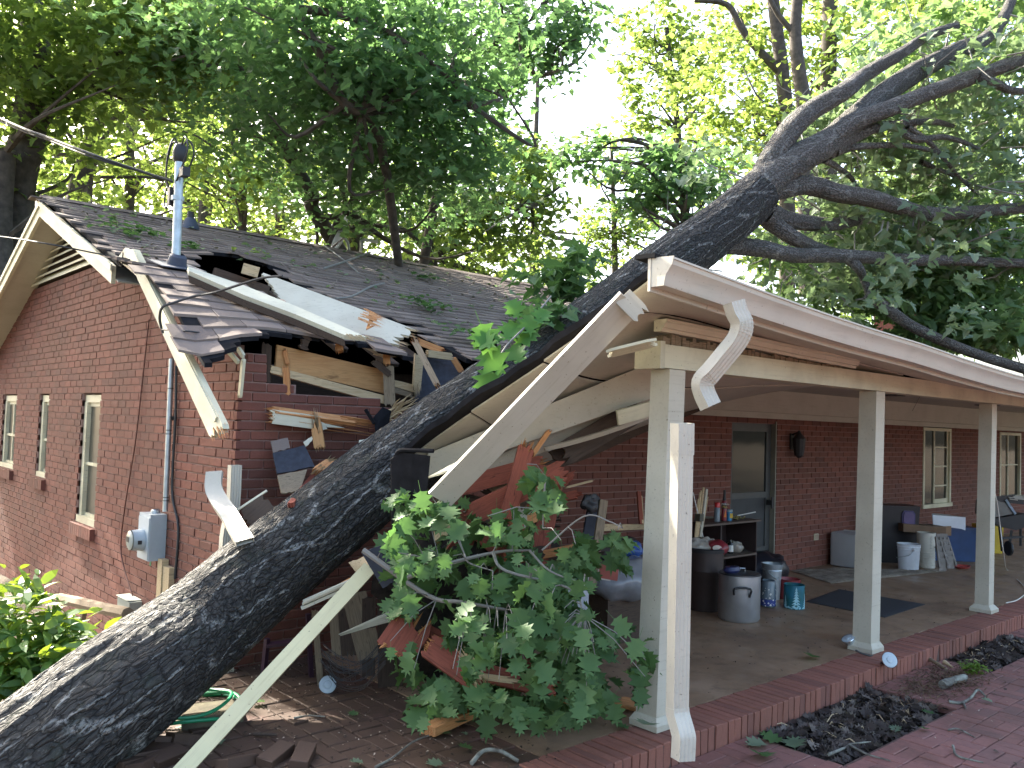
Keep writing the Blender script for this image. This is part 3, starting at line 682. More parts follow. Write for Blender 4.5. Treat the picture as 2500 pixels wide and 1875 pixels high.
obj('exposed_beam_wood', cr, M['oldwood'], house)
for i, (px, lean) in enumerate(((1.535, .10), (4.31, 0), (6.85, 0), (9.6, 0), (12.4, 0), (15.2, 0))):
    w = .076 if i < 2 else .066; y = -2.41 if i else -2.47; m = MB(); yy = (-2.50+.06)
    m.hexa([(px-w, y-w, .001), (px+w, y-w, .001), (px+w, y+w, .001), (px-w, y+w, .001)], [(px-w+lean, yy-w+.01, 2.09), (px+w+lean, yy-w+.01, 2.09), (px+w+lean, yy+w, 2.09), (px-w+lean, yy+w, 2.09)])
    for sx in (-1, 1): m.box((px+sx*(w-.012)-.003+lean*.0, y-w-.0035, .1), (px+sx*(w-.012)+.003, y-w-.001, .101))
    p = obj('porch_post', m, M['post'], house); b = .102
    mb = MB(); mb.hexa([(px-b, y-b, .002), (px+b, y-b, .002), (px+b, y+b, .002), (px-b, y+b, .002)], [(px-b, y-b, .035), (px+b, y-b, .035), (px+b, y+b, .035), (px-b, y+b, .035)])
    c = w+.003; mb.hexa([(px-b, y-b, .0352), (px+b, y-b, .0352), (px+b, y+b, .0352), (px-b, y+b, .0352)], [(px-c, y-c, .075), (px+c, y-c, .075), (px+c, y+c, .075), (px-c, y+c, .075)])
    obj('post_base', mb, M['post'], p)
# wall plate beam on the brick wall, two fascia steps
obj('wall_beam', MB().box((3.0, -.10, 1.965), (HX, .03, 2.235)), M['tan'], house)
obj('wall_beam_trim', MB().box((2.9, -.055, 1.892), (HX, .03, 1.963)), M['tan'], house)
# gutter ------------------------------------------------------------------------
gp = [V3(x, -2.945, float(lerp_tab(x, GZ))) for x in (.83, 1.3, 1.7, 2.08, 2.5, 2.9, 3.3, 3.7, 4.1, 4.5, 5, 5.6, 6.3, 7.2, 8, 9, 12, 18)]
for i in range(1, len(gp)-1): gp[i] = gp[i]*1.0
prof = [(0, 0), (0, -.135), (.075, -.135), (.082, -.115), (.088, -.085), (.105, -.055), (.122, -.035), (.126, -.012), (.134, -.010), (.134, .0), (.120, .0), (.118, -.028), (.100, -.045), (.082, -.08), (.074, -.125), (.006, -.127), (.006, 0)]
gut = swept('gutter', gp, prof, M['alu'], house, cap=False)
obj('gutter_end_cap', MB().prism([gp[0]+V3(0, -o, z) for o, z in [(-.01, .01), (-.0, -.138), (.078, -.138), (.09, -.085), (.128, -.035), (.137, .004)]], (-.006, 0, 0)), M['alu'], gut)
swept('drip_edge', [p+V3(-.02 if i == 0 else 0, 0, .004) for i, p in enumerate(gp)], [(-.10, .03), (.03, .024), (.03, .002), (-.10, .008)], M['felt'], house)
swept('fascia', [p+V3(-.01 if i == 0 else 0, .0, 0) for i, p in enumerate(gp)], [(-.02, .01), (-.02, -.16), (-.002, -.16), (-.002, .01)], M['alu'], house)
def spout(path, w=.082, d=.062, side=(1, 0, 0), ribs=(), corr=True):
    """rectangular corrugated downspout along a path"""
    P = smooth_path(path, 5) if len(path) > 2 else [np.array(p, float) for p in path]; m = MB(); pr = []
    # profile with shallow flutes on the broad faces
    N = 9
    for k in range(N): x = -w/2+w*k/(N-1); pr.append((x, -d/2+(.0035 if corr and 0 < k < N-1 and k % 2 else 0)))
    for k in range(N): x = w/2-w*k/(N-1); pr.append((x, d/2-(.0035 if corr and 0 < k < N-1 and k % 2 else 0)))
    n = len(pr); s0 = np.array(side, float)
    for i, p in enumerate(P):
        t = unit(P[min(i+1, len(P)-1)]-P[max(i-1, 0)]); s = unit(s0-t*np.dot(s0, t)); o = np.cross(t, s)
        sc = 1.0+(.05 if i in ribs else 0)
        for a, b in pr: m.v.append(tuple(p+(s*a+o*b)*sc))
    for i in range(len(P)-1):
        for k in range(n): m.f.append((i*n+k, i*n+(k+1) % n, (i+1)*n+(k+1) % n, (i+1)*n+k))
    # inner skin so the open ends read as thin metal
    b = len(m.v)
    for i, p in enumerate(P):
        for k in range(n): v = np.array(m.v[i*n+k]); m.v.append(tuple(v+(p-v)*.05))
    for i in range(len(P)-1):
        for k in range(n): m.f.append((b+i*n+k, b+(i+1)*n+k, b+(i+1)*n+(k+1) % n, b+i*n+(k+1) % n))
    for i in (0, len(P)-1):
        for k in range(n): m.f.append((i*n+k, b+i*n+k, b+i*n+(k+1) % n, i*n+(k+1) % n))
    return m
# elbow hanging from the gutter
e = [aD(*q(1585, 652), 4.33), aD(*q(1592, 675), 4.33), aD(*q(1603, 700), 4.33), aD(*q(1594, 732), 4.33), aD(*q(1560, 775), 4.34), aD(*q(1535, 805), 4.35), aD(*q(1518, 826), 4.35), aD(*q(1522, 850), 4.35), aD(*q(1535, 878), 4.34)]
mm = spout(e, .088, .07, (1, -.3, 0)); P_ = smooth_path(e, 5)
el = obj('downspout_elbow', mm, M['alu'], house, smooth=30)
for idx in (9, 10, 11, 12, 13, 14, 26, 27, 28, 29, 30, 31):
    t = unit(P_[idx+1]-P_[idx-1]); s = unit(V3(1, -.3, 0)-t*np.dot(V3(1, -.3, 0), t)); o = np.cross(t, s)
    c = P_[idx]; pts = [c+s*a*.0455+o*b*.0365 for a, b in ((-1,-1),(1,-1),(1,1),(-1,1))]
    obj('crimp', MB().prism([p-t*.0022 for p in pts], t*.0044), M['alu'], el)
# standing lower piece of downspout beside the corner post
e = [aD(*q(1474, 916), 4.12), aD(*q(1473, 985), 4.12), aD(*q(1469, 1200), 4.12), aD(*q(1463, 1530), 4.11)]
ds = obj('downspout', spout([aD(*q(1474, 916), 4.12), aD(*q(1463, 1530), 4.11)], .085, .07, (1, -.35, 0)), M['alu'], house, smooth=30)
obj('downspout_sleeve', spout([aD(*q(1474, 914), 4.119), aD(*q(1473.3, 982), 4.119)], .089, .074, (1, -.35, 0)), M['alu'], ds, smooth=30)
obj('downspout_outlet', spout([aD(*q(1463, 1528), 4.109), aD(*q(1465, 1545), 4.10), aD(*q(1476, 1585), 4.05), aD(*q(1477, 1600), 4.04), aD(*q(1475, 1640), 4.03)], .088, .073, (1, -.35, 0)), M['alu'], ds, smooth=30)
# ---------------------------------------------------------------- door and porch windows
M['doorframe'] = simple('dark_bronze_metal', (.07, .075, .075), .45, .2, .1)
dr = obj('screen_door', MB().box((5.98, .052, .02), (6.07, .09, 1.85)).box((6.80, .052, .02), (6.90, .09, 1.85)).box((6.07, .052, 1.73), (6.80, .09, 1.85)).box((6.07, .052, .02), (6.80, .09, .34)).box((6.07, .05, .93), (6.80, .088, 1.0)), M['doorframe'], house)
obj('pane', MB().box((6.07, .065, 1.0), (6.80, .072, 1.73)), M['glass'], dr)
obj('lower_panel', MB().box((6.07, .065, .34), (6.80, .075, .93)), simple('door_screen_mesh', (.035, .04, .045), .6), dr)
obj('door_handle', MB().box((6.815, -.02, .84), (6.845, .05, .90)).box((6.81, -.03, .80), (6.85, -.02, .94)), M['iron'], dr)
obj('door_jamb', MB().box((6.901, -.012, 0), (6.925, .09, 1.86)).box((5.95, .03, 0), (5.979, .09, 1.86)), simple('weathered_jamb', (.20, .19, .15), .6), house)
def pwin(x0, x1, z0, z1, cas):
    f = MB(); Y0 = .0
    f.box((x0, Y0-.015, z1-.05), (x1, .08, z1)); f.box((x0, Y0-.015, z0), (x0+.05, .08, z1-.05)); f.box((x1-.06, Y0-.015, z0), (x1, .08, z1-.05)); f.box((x0-.03, Y0-.03, z0-.03), (x1+.03, .08, z0+.03))
    w = obj('porch_window', f, M['cream'], house); s = MB(); xm = x0+(x1-x0)*.44
    s.box((xm-.018, .012, z0+.03), (xm+.018, .06, z1-.05))
    if cas:
        for k in range(1, 4): zz = z0+(z1-z0)*k/4; s.box((xm+.018, .018, zz-.011), (x1-.06, .05, zz+.011))
        s.box((xm+.0185, .014, z0+.031), (x1-.0605, .055, z0+.10)); s.box((x1-.10, .016, z0+.101), (x1-.061, .055, z1-.051))
    else: zz = (z0+z1)/2; s.box((x0+.05, .018, zz-.011), (xm-.018, .05, zz+.011)); s.box((xm+.018, .018, zz-.011), (x1-.06, .05, zz+.011))
    obj('muntin', s, M['cream'], w); obj('pane', MB().box((x0+.05, .03, z0+.03), (x1-.06, .036, z1-.05)), M['glass'], w)
pwin(11.2, 12.28, .64, 1.88, 1); pwin(14.5, 15.6, .66, 1.86, 0)
lamp = obj('wall_lamp', MB().box((7.24, -.02, 1.52), (7.32, 0, 1.72)).lathe((7.28, -.11, 1.42), [(.02, 0), (.055, .03), (.075, .14), (.08, .24), (.03, .30), (.012, .34)], 10), M['iron'], house)
obj('lamp_arm', MB().bar((7.28, -.01, 1.70), (7.28, -.11, 1.745), .02, .02), M['iron'], lamp)
ou = obj('wall_outlet', MB().box((7.88, -.012, .345), (7.985, -.001, .425)), M['cream'], house)
obj('socket', MB().box((7.895, -.0145, .355), (7.93, -.0125, .415)).box((7.938, -.0145, .355), (7.972, -.0125, .415)), simple('outlet_tan', (.38, .28, .2), .5), ou)
m = MB(); m.tube(smooth_path([V3(2.75, -2.2, 2.24), V3(2.75, -2.2, 2.20), V3(2.77, -2.2, 2.175), V3(2.785, -2.2, 2.20)], 4), .004, 6); obj('ceiling_hook', m, M['wire'], house)
for (x, y) in ((4.2, -1.2), (7.8, -1.1), (11, -1.1)):
    m = MB()
    for k in range(5): m.box((x+k*.05, y, 2.222), (x+k*.05+.03, y+.28, 2.2345))
    obj('ceiling_vent', m, M['doorframe'], house)
# service mast, meter, conduit on the gable wall ---------------------------------
mast = thing('service_mast', 'galvanised electric service mast rising through the broken roof corner', 'service mast', (-.07, 1.12, 2.0))
top = aX(*q(388, 345), -.08); bt = V3(-.08, 1.12, 2.62)
obj('mast_pipe', MB().tube([V3(-.08, top[1]-.05, 2.55), V3(-.08, top[1], top[2])], .034, 16), M['galv'], mast, smooth=30)
obj('roof_boot', MB().lathe(V3(-.07, 1.10, 2.845), [(.15, 0), (.135, .02), (.075, .05), (.065, .12), (.045, .14)], 20, tilt=np.array([[1, 0, 0], [0, .93, -.35], [0, .35, .93]])), M['boot'], mast, smooth=30)
obj('boot_flange', MB().prism([V3(-.24, .90, 2.835), V3(.10, .90, 2.835), V3(.10, 1.28, 2.935), V3(-.24, 1.28, 2.935)], (0, 0, .008)), M['boot'], mast)
h = top; wh = MB().lathe(h+V3(0, 0, -.02), [(.04, 0), (.052, .02), (.055, .08), (.045, .13), (.02, .15)], 14, capt=True); obj('weatherhead', wh, M['iron'], mast, smooth=40)
m = MB()
for k in range(5):
    a = k*1.2; s = h+V3(0, 0, .10); dirv = V3(-.05*math.cos(a), .10*math.sin(a), 0)
    m.tube(smooth_path([s+V3(0, 0, -.04), s+dirv+V3(0, 0, .06), s+dirv*1.8+V3(0, 0, -.06), s+dirv*1.2+V3(-.02, .05, -.24), s+V3(-.02, .09, -.36)], 5), .007, 6)
m.tube(smooth_path([s+V3(-.02, .09, -.36), s+V3(-.03, .17, -.30), s+V3(-.03, .20, -.42), s+V3(-.03, .15, -.47), s+V3(-.02, .14, -.36)], 5), .007, 6)
m.box(h+V3(-.03, -.16, -.16), h+V3(.03, -.08, -.09)); m.box(h+V3(-.05, .04, -.36), h+V3(.05, .09, -.22))
obj('drip_loops', m, M['iron'], mast)
obj('mast_clamp', MB().lathe(h+V3(0, 0, -.33), [(.04, 0), (.05, 0), (.05, .035), (.04, .035)], 14).bar(h+V3(0, 0, -.315), h+V3(-.02, .12, -.315), .03, .025), M['galv'], mast)
cd = obj('conduit', MB().tube([aX(*q(371, 775), -.04), aX(*q(357, 1105), -.04)], .021, 12), M['galv'], mast, smooth=30)
m = MB()
for py in (840, 930, 938, 1075, 1082): c = aX(*q(371-(py-775)*.043, py), -.04); m.tube([c, c+V3(0, 0, .006)], .025, 12)
c = aX(*q(365, 903), -.04); m.box(c+V3(-.005, -.05, -.014), c+V3(.035, .05, .014)); obj('strap', m, M['iron'], mast)
m = MB(); m.tube(smooth_path([aX(*q(381, 790), -.02), aX(*q(379, 900), -.02), aX(*q(372, 1060), -.015), aX(*q(385, 1140), -.01), aX(*q(378, 1250), -.01)], 6), .010, 6); obj('black_cable', m, M['iron'], mast)
mt = thing('electric_meter', 'grey electric meter box with round glass meter on the gable wall', 'electric meter', aX(400, 1305, -.05))
y0, y1 = 1.17, 1.42; zt, zb = .92, .56
bx = obj('meter_box', MB().box((-.13, 1.20, .565), (-.002, 1.45, .925)), M['greybox'], mt)
obj('box_cover', MB().box((-.137, 1.208, .573), (-.1302, 1.442, .90)), M['greybox'], mt)
R90 = np.array([[0, 0, -1], [0, 1, 0], [1, 0, 0]], float)
obj('meter_ring', MB().lathe((-.137, 1.33, .72), [(.085, 0), (.088, .02), (.083, .03), (.078, .09)], 24, tilt=R90), M['greybox'], mt, smooth=40)
gl = glass_dark('meter_glass', (.35, .37, .33), .1); obj('meter_glass', MB().lathe((-.137, 1.33, .72), [(.074, .091), (.076, .10), (.05, .112), (.0, .116)], 24, tilt=R90, capb=False), gl, mt, smooth=40)
obj('meter_dial', MB().box((-.2535, 1.30, .71), (-.2525, 1.36, .75)).box((-.200, 1.245, .695), (-.17, 1.2485, .725)), M['iron'], mt)
obj('hub', MB().lathe((-.05, 1.325, .925), [(.035, 0), (.035, .02), (.025, .03)], 14), M['galv'], mt)
obj('post_board', MB().box((-.06, 1.10, -.25), (-.008, 1.19, .585)).box((-.05, .97, -.25), (-.006, 1.095, .54)), M['palewood'], house)
tg = obj('green_tag', MB().box((-.06, 1.345, .505), (-.055, 1.37, .553)), simple('green_plastic', (.02, .22, .10), .5), mt)
# ================================================================ FALLEN TREE
def trunk_mesh(path, rads, n, m, name, mat, parent, amp=.02, freq=13, seed=0, smooth=True, along=.9):
    P = smooth_path(path, 8); P = np.array(P); d = np.concatenate([[0], np.cumsum(np.linalg.norm(np.diff(P, axis=0), axis=1))]); R = np.interp(np.linspace(0, 1, len(P)), np.linspace(0, 1, len(rads)), rads)
    s = np.linspace(0, d[-1], m); C = np.stack([np.interp(s, d, P[:, i]) for i in range(3)], -1); Rr = np.interp(s, d, R)
    T = np.gradient(C, axis=0); T /= np.linalg.norm(T, axis=1)[:, None]; ref = np.cross(T[0], (0, 0, 1)); U = []; W = []
    for i in range(m):
        ref = ref-T[i]*np.dot(ref, T[i]); ref /= np.linalg.norm(ref); U.append(ref.copy()); W.append(np.cross(T[i], ref))
    U = np.array(U); W = np.array(W); th = np.arange(n)*2*math.pi/n
    TH, SS = np.meshgrid(th, s); u = TH/(2*math.pi)*freq
    warp = 1.3*(vnoise(TH/(2*math.pi)*6, SS*1.6, seed+3, px=6)-.5)+.35*(vnoise(TH/(2*math.pi)*24, SS*7, seed+5, px=24)-.5)
    r1 = 1-np.abs(2*vnoise(u+warp, SS*along, seed, px=freq)-1); r2 = 1-np.abs(2*vnoise(u*2+warp*2, SS*along*2.4+9, seed+1, px=freq*2)-1)
    ridge = .65*r1**2+.35*r2**2; fine = vnoise(TH/(2*math.pi)*freq*6, SS*22, seed+7, px=freq*6); brk = vnoise(TH/(2*math.pi)*freq*2, SS*9, seed+8, px=freq*2)
    H = amp*(ridge*.9+.35*fine*.6+.3*brk-.5)
    rad = Rr[:, None]*(1+.03*np.sin(TH*2+SS*1.3)+.05*(vnoise(TH/(2*math.pi)*4, SS*.8, seed+11, px=4)-.5))+H
    V = C[:, None]+(np.cos(TH)*rad)[..., None]*U[:, None]+(np.sin(TH)*rad)[..., None]*W[:, None]
    i, j = np.meshgrid(np.arange(m-1), np.arange(n), indexing='ij'); a = (i*n+j).ravel(); b = (i*n+(j+1) % n).ravel()
    Vf = V.reshape(-1, 3); c = Vf.mean(0); me = mesh_np(name, Vf-c, [np.stack([a, b, b+n, a+n], -1)])
    at = me.attributes.new('ridge', 'FLOAT', 'POINT'); at.data.foreach_set('value', np.clip(ridge*.85+.25*(fine-.5)+.12*(brk-.4), 0, 1).astype(np.float32).ravel())
    bc = np.stack([((TH+math.pi) % (2*math.pi))*float(Rr.mean())+seed*3.1, SS+seed*1.7, 0*SS], -1); a2 = me.attributes.new('bc', 'FLOAT_VECTOR', 'POINT'); a2.data.foreach_set('vector', bc.astype(np.float32).ravel())
    me.materials.append(mat)
    if smooth: me.polygons.foreach_set('use_smooth', [True]*len(me.polygons))
    return link(bpy.data.objects.new(name, me), parent, c)
ft = thing('fallen_oak_tree', 'huge fallen oak lying across the crushed house corner and rising over the porch roof', 'fallen tree', (-3, -1.3, -.2))
TR = [aD(*q(-420, 2020), 3.9), aD(*q(-150, 1800), 3.95), aD(*q(60, 1650), 4.05), aD(*q(268, 1486), 4.35), aD(*q(438, 1356), 4.9), aD(*q(610, 1205), 5.3), aD(*q(786, 1058), 5.7), aD(*q(904, 966), 5.98), aD(*q(1060, 851), 6.35), aD(*q(1256, 717), 6.85), aD(*q(1422, 589), 7.25), aD(*q(1545, 500), 7.6), aD(*q(1640, 420), 7.9)]
trunk_mesh(TR, [.36, .335, .31, .298, .285, .270, .258, .250, .244, .236, .228, .212, .20], 200, 760, 'trunk', M['bark'], ft, .022, 24, 4)
LIMBS = [  # overview pixels with depth, start and end radius
 ([(1600,455,7.8),(1640,400,7.95),(1667,345,8.0),(1711,278,8.1),(1759,236,8.2),(1823,198,8.3),(1859,168,8.5),(1903,140,8.6),(1951,112,8.7),(2007,76,8.9),(2067,56,9.1)], .135, .035),
 ([(1600,440,7.8),(1687,365,8.0),(1787,308,8.2),(1827,276,8.3),(1887,222,8.5),(1947,176,8.7),(2015,136,8.9),(2079,104,9.1),(2123,88,9.3),(2167,40,9.5),(2200,-40,9.8)], .165, .045),
 ([(1740,338,8.12),(1787,306,8.15),(1847,262,8.2),(1927,232,8.3),(1987,208,8.4),(2087,172,8.6),(2127,158,8.7),(2207,128,8.9),(2290,90,9.2)], .10, .055),
 ([(2110,165,8.6),(2150,180,8.7),(2187,196,8.8),(2260,200,9)], .05, .03),
 ([(1800,325,8.2),(1839,300,8.3),(1895,276,8.4),(1947,268,8.6),(2010,262,8.7),(2059,272,9.0)], .07, .02),
 ([(1930,275,8.5),(1980,300,8.6),(2040,296,8.8),(2100,315,9.0),(2130,335,9.2)], .045, .012),
 ([(1960,275,8.6),(2010,310,8.7),(2070,380,9.0),(2110,420,9.2)], .03, .01),
 ([(1790,335,8.2),(1827,322,8.3),(1867,316,8.3),(1950,314,8.5),(2010,325,8.7),(2055,342,8.9)], .045, .012),
 ([(1600,430,7.8),(1719,402,8.1),(1770,405,8.2),(1807,416,8.2),(1887,430,8.4),(1947,448,8.5),(2007,462,8.6),(2060,460,8.8),(2127,456,9.0),(2230,448,9.3)], .10, .055),
 ([(1560,490,7.7),(1615,466,7.9),(1659,458,8.0),(1690,472,8.1),(1747,482,8.3),(1800,484,8.5),(1857,474,8.7)], .12, .055),
 ([(1650,462,7.9),(1667,480,8.0),(1700,505,8.0),(1727,520,8.1),(1767,537,8.3),(1827,552,8.5)], .09, .05),
 ([(1500,520,7.6),(1551,527,7.7),(1600,532,7.8),(1647,537,7.8),(1687,546,7.9),(1727,552,8.0),(1807,553,8.1),(1870,556,8.3),(1927,561,8.4),(2007,562,8.6),(2087,564,8.8),(2230,569,9.1)], .088, .045),
 ([(1830,556,8.2),(1855,580,8.2),(1867,605,8.3),(1878,640,8.3)], .055, .03),
 ([(1880,650,8.3),(1915,662,8.4),(1935,690,8.5),(1965,705,8.7)], .04, .02),
 ([(1872,635,8.25),(1900,655,8.2),(1930,676,8.2),(1965,702,8.2),(2040,738,8.3),(2130,772,8.5),(2240,805,8.8)], .055, .05),
 ([(1780,345,8.2),(1810,362,8.4),(1840,385,8.6),(1860,420,8.8),(1900,410,9.0)], .035, .01),
 ([(1990,350,9.0),(2050,375,9.2),(2100,400,9.4)], .03, .015)]
LIMB3 = []
for i, (pp, r0, r1) in enumerate(LIMBS):
    P = [aD(*q(a, b), d) for a, b, d in pp]; LIMB3.append(P); big = r0 > .08
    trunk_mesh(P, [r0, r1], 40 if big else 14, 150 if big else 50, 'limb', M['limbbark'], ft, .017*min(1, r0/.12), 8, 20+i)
# ================================================================ BROKEN CORNER AND DEBRIS
za = lambda x, y: (500+.3165*x, 560+.3165*y)          # measured on enlarged views of the photograph
zb = lambda x, y: (500+.3165*x, 1000+.3165*y)
zc = lambda x, y: (600+.3165*x, 1350+.3165*y)
zd = lambda x, y: (950+.3165*x, 900+.3165*y)
ze = lambda x, y: (.3165*x, 1350+.3165*y)
zf = lambda x, y: (1050+.3165*x, 1350+.3165*y)
def aP(x, y, up=0.0, s=.51, y0=-.25, z0=2.2):          # on the sunken lower roof plane
    r = ray(x, y); c = z0+up-s*y0; return CAM+r*((c-(CAM[2]-s*CAM[1]))/(r[2]-s*r[1]))
def slab4(name, pts, th, mat, parent=None, jag=0, seed=1, n=10, label=None, cat=None, raw=None):
    """flat broken sheet with corners a0,a1,b1,b0; edge a1-b1... jag tears the b side"""
    a0, a1, b1, b0 = [np.array(p, float) for p in pts]; nrm = unit(np.cross(a1-a0, b0-a0)); rd = random.Random(seed); V = []; F = []
    if np.dot(nrm, CAM-a0) < 0: nrm = -nrm
    for i in range(n):
        s = i/(n-1); A = a0+(a1-a0)*s; B = b0+(b1-b0)*s; L = unit(B-A)
        A = A+L*(rd.uniform(-jag, jag)*.15 if jag else 0); B = B+L*(rd.uniform(-jag, jag*.3) if jag else 0)
        for k in range(5): p = A+(B-A)*k/4; V += [p, p-nrm*th]
    ix = lambda i, k, w: (i*5+k)*2+w
    for i in range(n-1):
        for k in range(4): F += [(ix(i,k,0), ix(i,k+1,0), ix(i+1,k+1,0), ix(i+1,k,0)), (ix(i,k,1), ix(i+1,k,1), ix(i+1,k+1,1), ix(i,k+1,1))]
        F += [(ix(i,0,0), ix(i+1,0,0), ix(i+1,0,1), ix(i,0,1)), (ix(i,4,0), ix(i,4,1), ix(i+1,4,1), ix(i+1,4,0))]
    for k in range(4): F += [(ix(0,k,0), ix(0,k,1), ix(0,k+1,1), ix(0,k+1,0)), (ix(n-1,k,0), ix(n-1,k+1,0), ix(n-1,k+1,1), ix(n-1,k,1))]
    mb = MB().add(V, F)
    if parent is None and raw is None: return tag(obj(name, mb, mat), label, cat)
    t = parent or thing(name, label, cat, (a0+b1)/2); o = obj('sheet' if parent is None else name, mb, mat, t)
    if raw:
        m = MB()
        for i in range(40):
            s = rd.random(); B = b0+(b1-b0)*s; L = unit(b0-a0); l = rd.uniform(.01, .09); w = unit(b1-b0)*rd.uniform(.003, .010); st = B-L*rd.uniform(.03, .14)-nrm*th*rd.uniform(.1, .9)
            m.add([st-w, st+w, st-nrm*th*.3, B+L*l+unit(b1-b0)*rd.uniform(-.015, .015)+nrm*rd.uniform(-.01, .01)], [(0,1,2),(0,3,1),(1,3,2),(2,3,0)])
        if parent is None: obj('splinter', m, raw, t)
        else: obj('splinter', m, raw, o)
    return t if parent is None else o
# inside the torn corner (parts of the house)
slab4('exposed_sheathing', [aY(*za(560, 890), .10), aY(*za(545, 1065), .10), aY(*za(1400, 1270), .12), aY(*za(1400, 1090), .12)], .02, M['plywood'], house)
slab4('wall_plate', [aY(*za(515, 1050), .03), aY(*za(505, 1105), .03), aY(*za(1400, 1350), .03), aY(*za(1400, 1285), .03)], .06, M['palewood'], house, .03)
slab4('wall_plate', [aY(*za(1460, 1160), .06), aY(*za(1455, 1210), .06), aY(*za(1620, 1260), .06), aY(*za(1620, 1200), .06)], .05, M['palewood'], house, .02)
slab4('wall_plate', [aY(*za(1460, 1215), .04), aY(*za(1460, 1260), .04), aY(*za(1610, 1300), .04), aY(*za(1610, 1265), .04)], .05, M['oldwood'], house, .02)
def sk(name, a, b, w, th, mat, parent=house, jag=.03, seed=1, raw=None, face=(-.6, -.8, 0)):
    return board(name, a, b, w, th, mat, face, parent, j0=jag, j1=jag, seed=seed, raw=raw)
sk('wall_stud', aY(*za(1430, 1370), .0), aY(*za(1415, 1040), .02), .085, .05, M['oldwood'], seed=2)
sk('wall_stud', aY(*za(1405, 1060), .03), aY(*za(1400, 900), .06), .055, .05, M['rawwood'], seed=3)
sk('knee_brace', aY(*za(1290, 1010), .05), aY(*za(1440, 1130), .0), .05, .05, M['darkwood'], seed=4)
sk('wall_stud', aY(*za(470, 1210), .06), aY(*za(480, 870), .08), .06, .05, M['darkwood'], seed=5)
sk('wall_stud', aY(*za(640, 1300), .02), aY(*za(625, 1045), .02), .045, .04, M['rawwood'], seed=6)
sk('wall_stud', aY(*za(645, 1050), .09), aY(*za(615, 920), .09), .03, .03, M['rawwood'], seed=7)
sk('rafter_end', aY(*za(1035, 960), .12), aY(*za(1045, 860), .15), .06, .05, M['rawwood'], seed=8)
sk('rafter_end', aY(*za(730, 860), .05), aY(*za(810, 890), .05), .10, .04, M['darkwood'], seed=9)
sk('rafter_end', aY(*za(1630, 860), .25), aY(*za(1850, 945), .10), .055, .05, M['rawwood'], seed=10, raw=M['rawwood'])
sk('rafter_end', aY(*za(1700, 955), .12), aY(*za(1915, 985), .08), .06, .05, M['palewood'], seed=11)
sk('rafter_end', aY(*za(1905, 980), .08), aY(*za(1985, 1105), .05), .05, .04, M['rawwood'], seed=12)
sk('rafter_end', aP(*za(290, 300), .12), aP(*za(415, 335), .12), .085, .05, M['palewood'], seed=30, jag=0)
slab4('felt_sheathing', [aY(*za(1690, 960), .22), aY(*za(1620, 1340), .1), aY(*za(2010, 1120), .05), aY(*za(1960, 985), .2)], .02, M['feltblue'], house, .03)
slab4('split_sheathing', [aY(*za(1625, 960), .05), aY(*za(1690, 985), .05), aY(*za(1665, 1240), .0), aY(*za(1610, 1200), .0)], .02, M['palewood'], house, .05, raw=M['palewood'])
board('splintered_stick', aY(*za(1605, 835), .05), aY(*za(1805, 1225), -.35), .05, .035, M['oldwood'], (-.6, -.8, 0), label='long thin splintered stick leaning on the trunk below the roof edge', cat='broken board', j0=.08, j1=.05, raw=M['rawwood'], seed=14)
m = MB(); rd = random.Random(5)
for i in range(22):
    s = aY(*za(1420+rd.uniform(-20, 40), 1440+rd.uniform(-40, 60)), -.08); e = aY(*za(1560+rd.uniform(-60, 90), 1330+rd.uniform(-60, 130)), -.22); m.tube([s, (s+e)/2+V3(0, 0, rd.uniform(-.01, .02)), e], [.008, .007, .001], 4)
o = tag(obj('splinter_bundle', m, M['palewood']), 'spray of pale wood splinters wedged beside the trunk', 'splinters'); o['kind'] = 'stuff'
board('torn_soffit_board', aY(*za(490, 1440), -.07), aY(*za(1240, 1540), -.10), .10, .018, M['white'], (-.5, -.85, .1), label='split white board with orange splintered edge stuck across the brickwork', cat='broken board', j0=.04, j1=.5, raw=M['rawwood'], seed=17)
board('torn_trim_strip', aY(*za(495, 1395), -.05), aY(*za(1290, 1500), -.09), .065, .03, M['rawwood'], (-.3, -.6, .7), label='orange splintered strip above the split white board', cat='broken board', j0=.06, j1=.25, raw=M['rawwood'], seed=18)
board('splintered_stub', aY(*za(850, 1440), -.10), aY(*za(890, 1700), -.16), .075, .05, M['plywood'], (-.6, -.8, 0), label='yellow splintered stub standing upright under the split white board', cat='broken board', j0=.12, j1=.03, raw=M['palewood'], seed=19)
m = MB().add([aY(*za(1300, 1450), -.16), aY(*za(1370, 1370), -.14), aY(*za(1440, 1400), -.15), aY(*za(1400, 1600), -.2), aY(*za(1320, 1590), -.22), aY(*za(1350, 1480), -.19)], [(0,1,5),(1,2,5),(2,3,5),(3,4,5),(4,0,5)])
m.bar(aY(*za(1240, 1390), -.14), aY(*za(1310, 1500), -.2), .03, .02); tag(obj('torn_felt', m, M['felt']), 'scrap of torn black felt hanging beside the trunk', 'roof felt')
sk('corner_trim', aX(*za(250, 905), -.04), aX(*za(300, 985), -.03), .035, .02, M['cream'], seed=20, face=(-1, 0, 0))
sk('corner_trim', aX(*za(300, 985), -.03), aX(*za(270, 1300), -.02), .035, .02, M['cream'], seed=21, face=(-1, 0, 0))
sk('corner_trim', aX(*za(150, 900), -.10), aX(*za(270, 1040), -.05), .03, .02, M['cream'], seed=22, face=(-1, 0, 0))
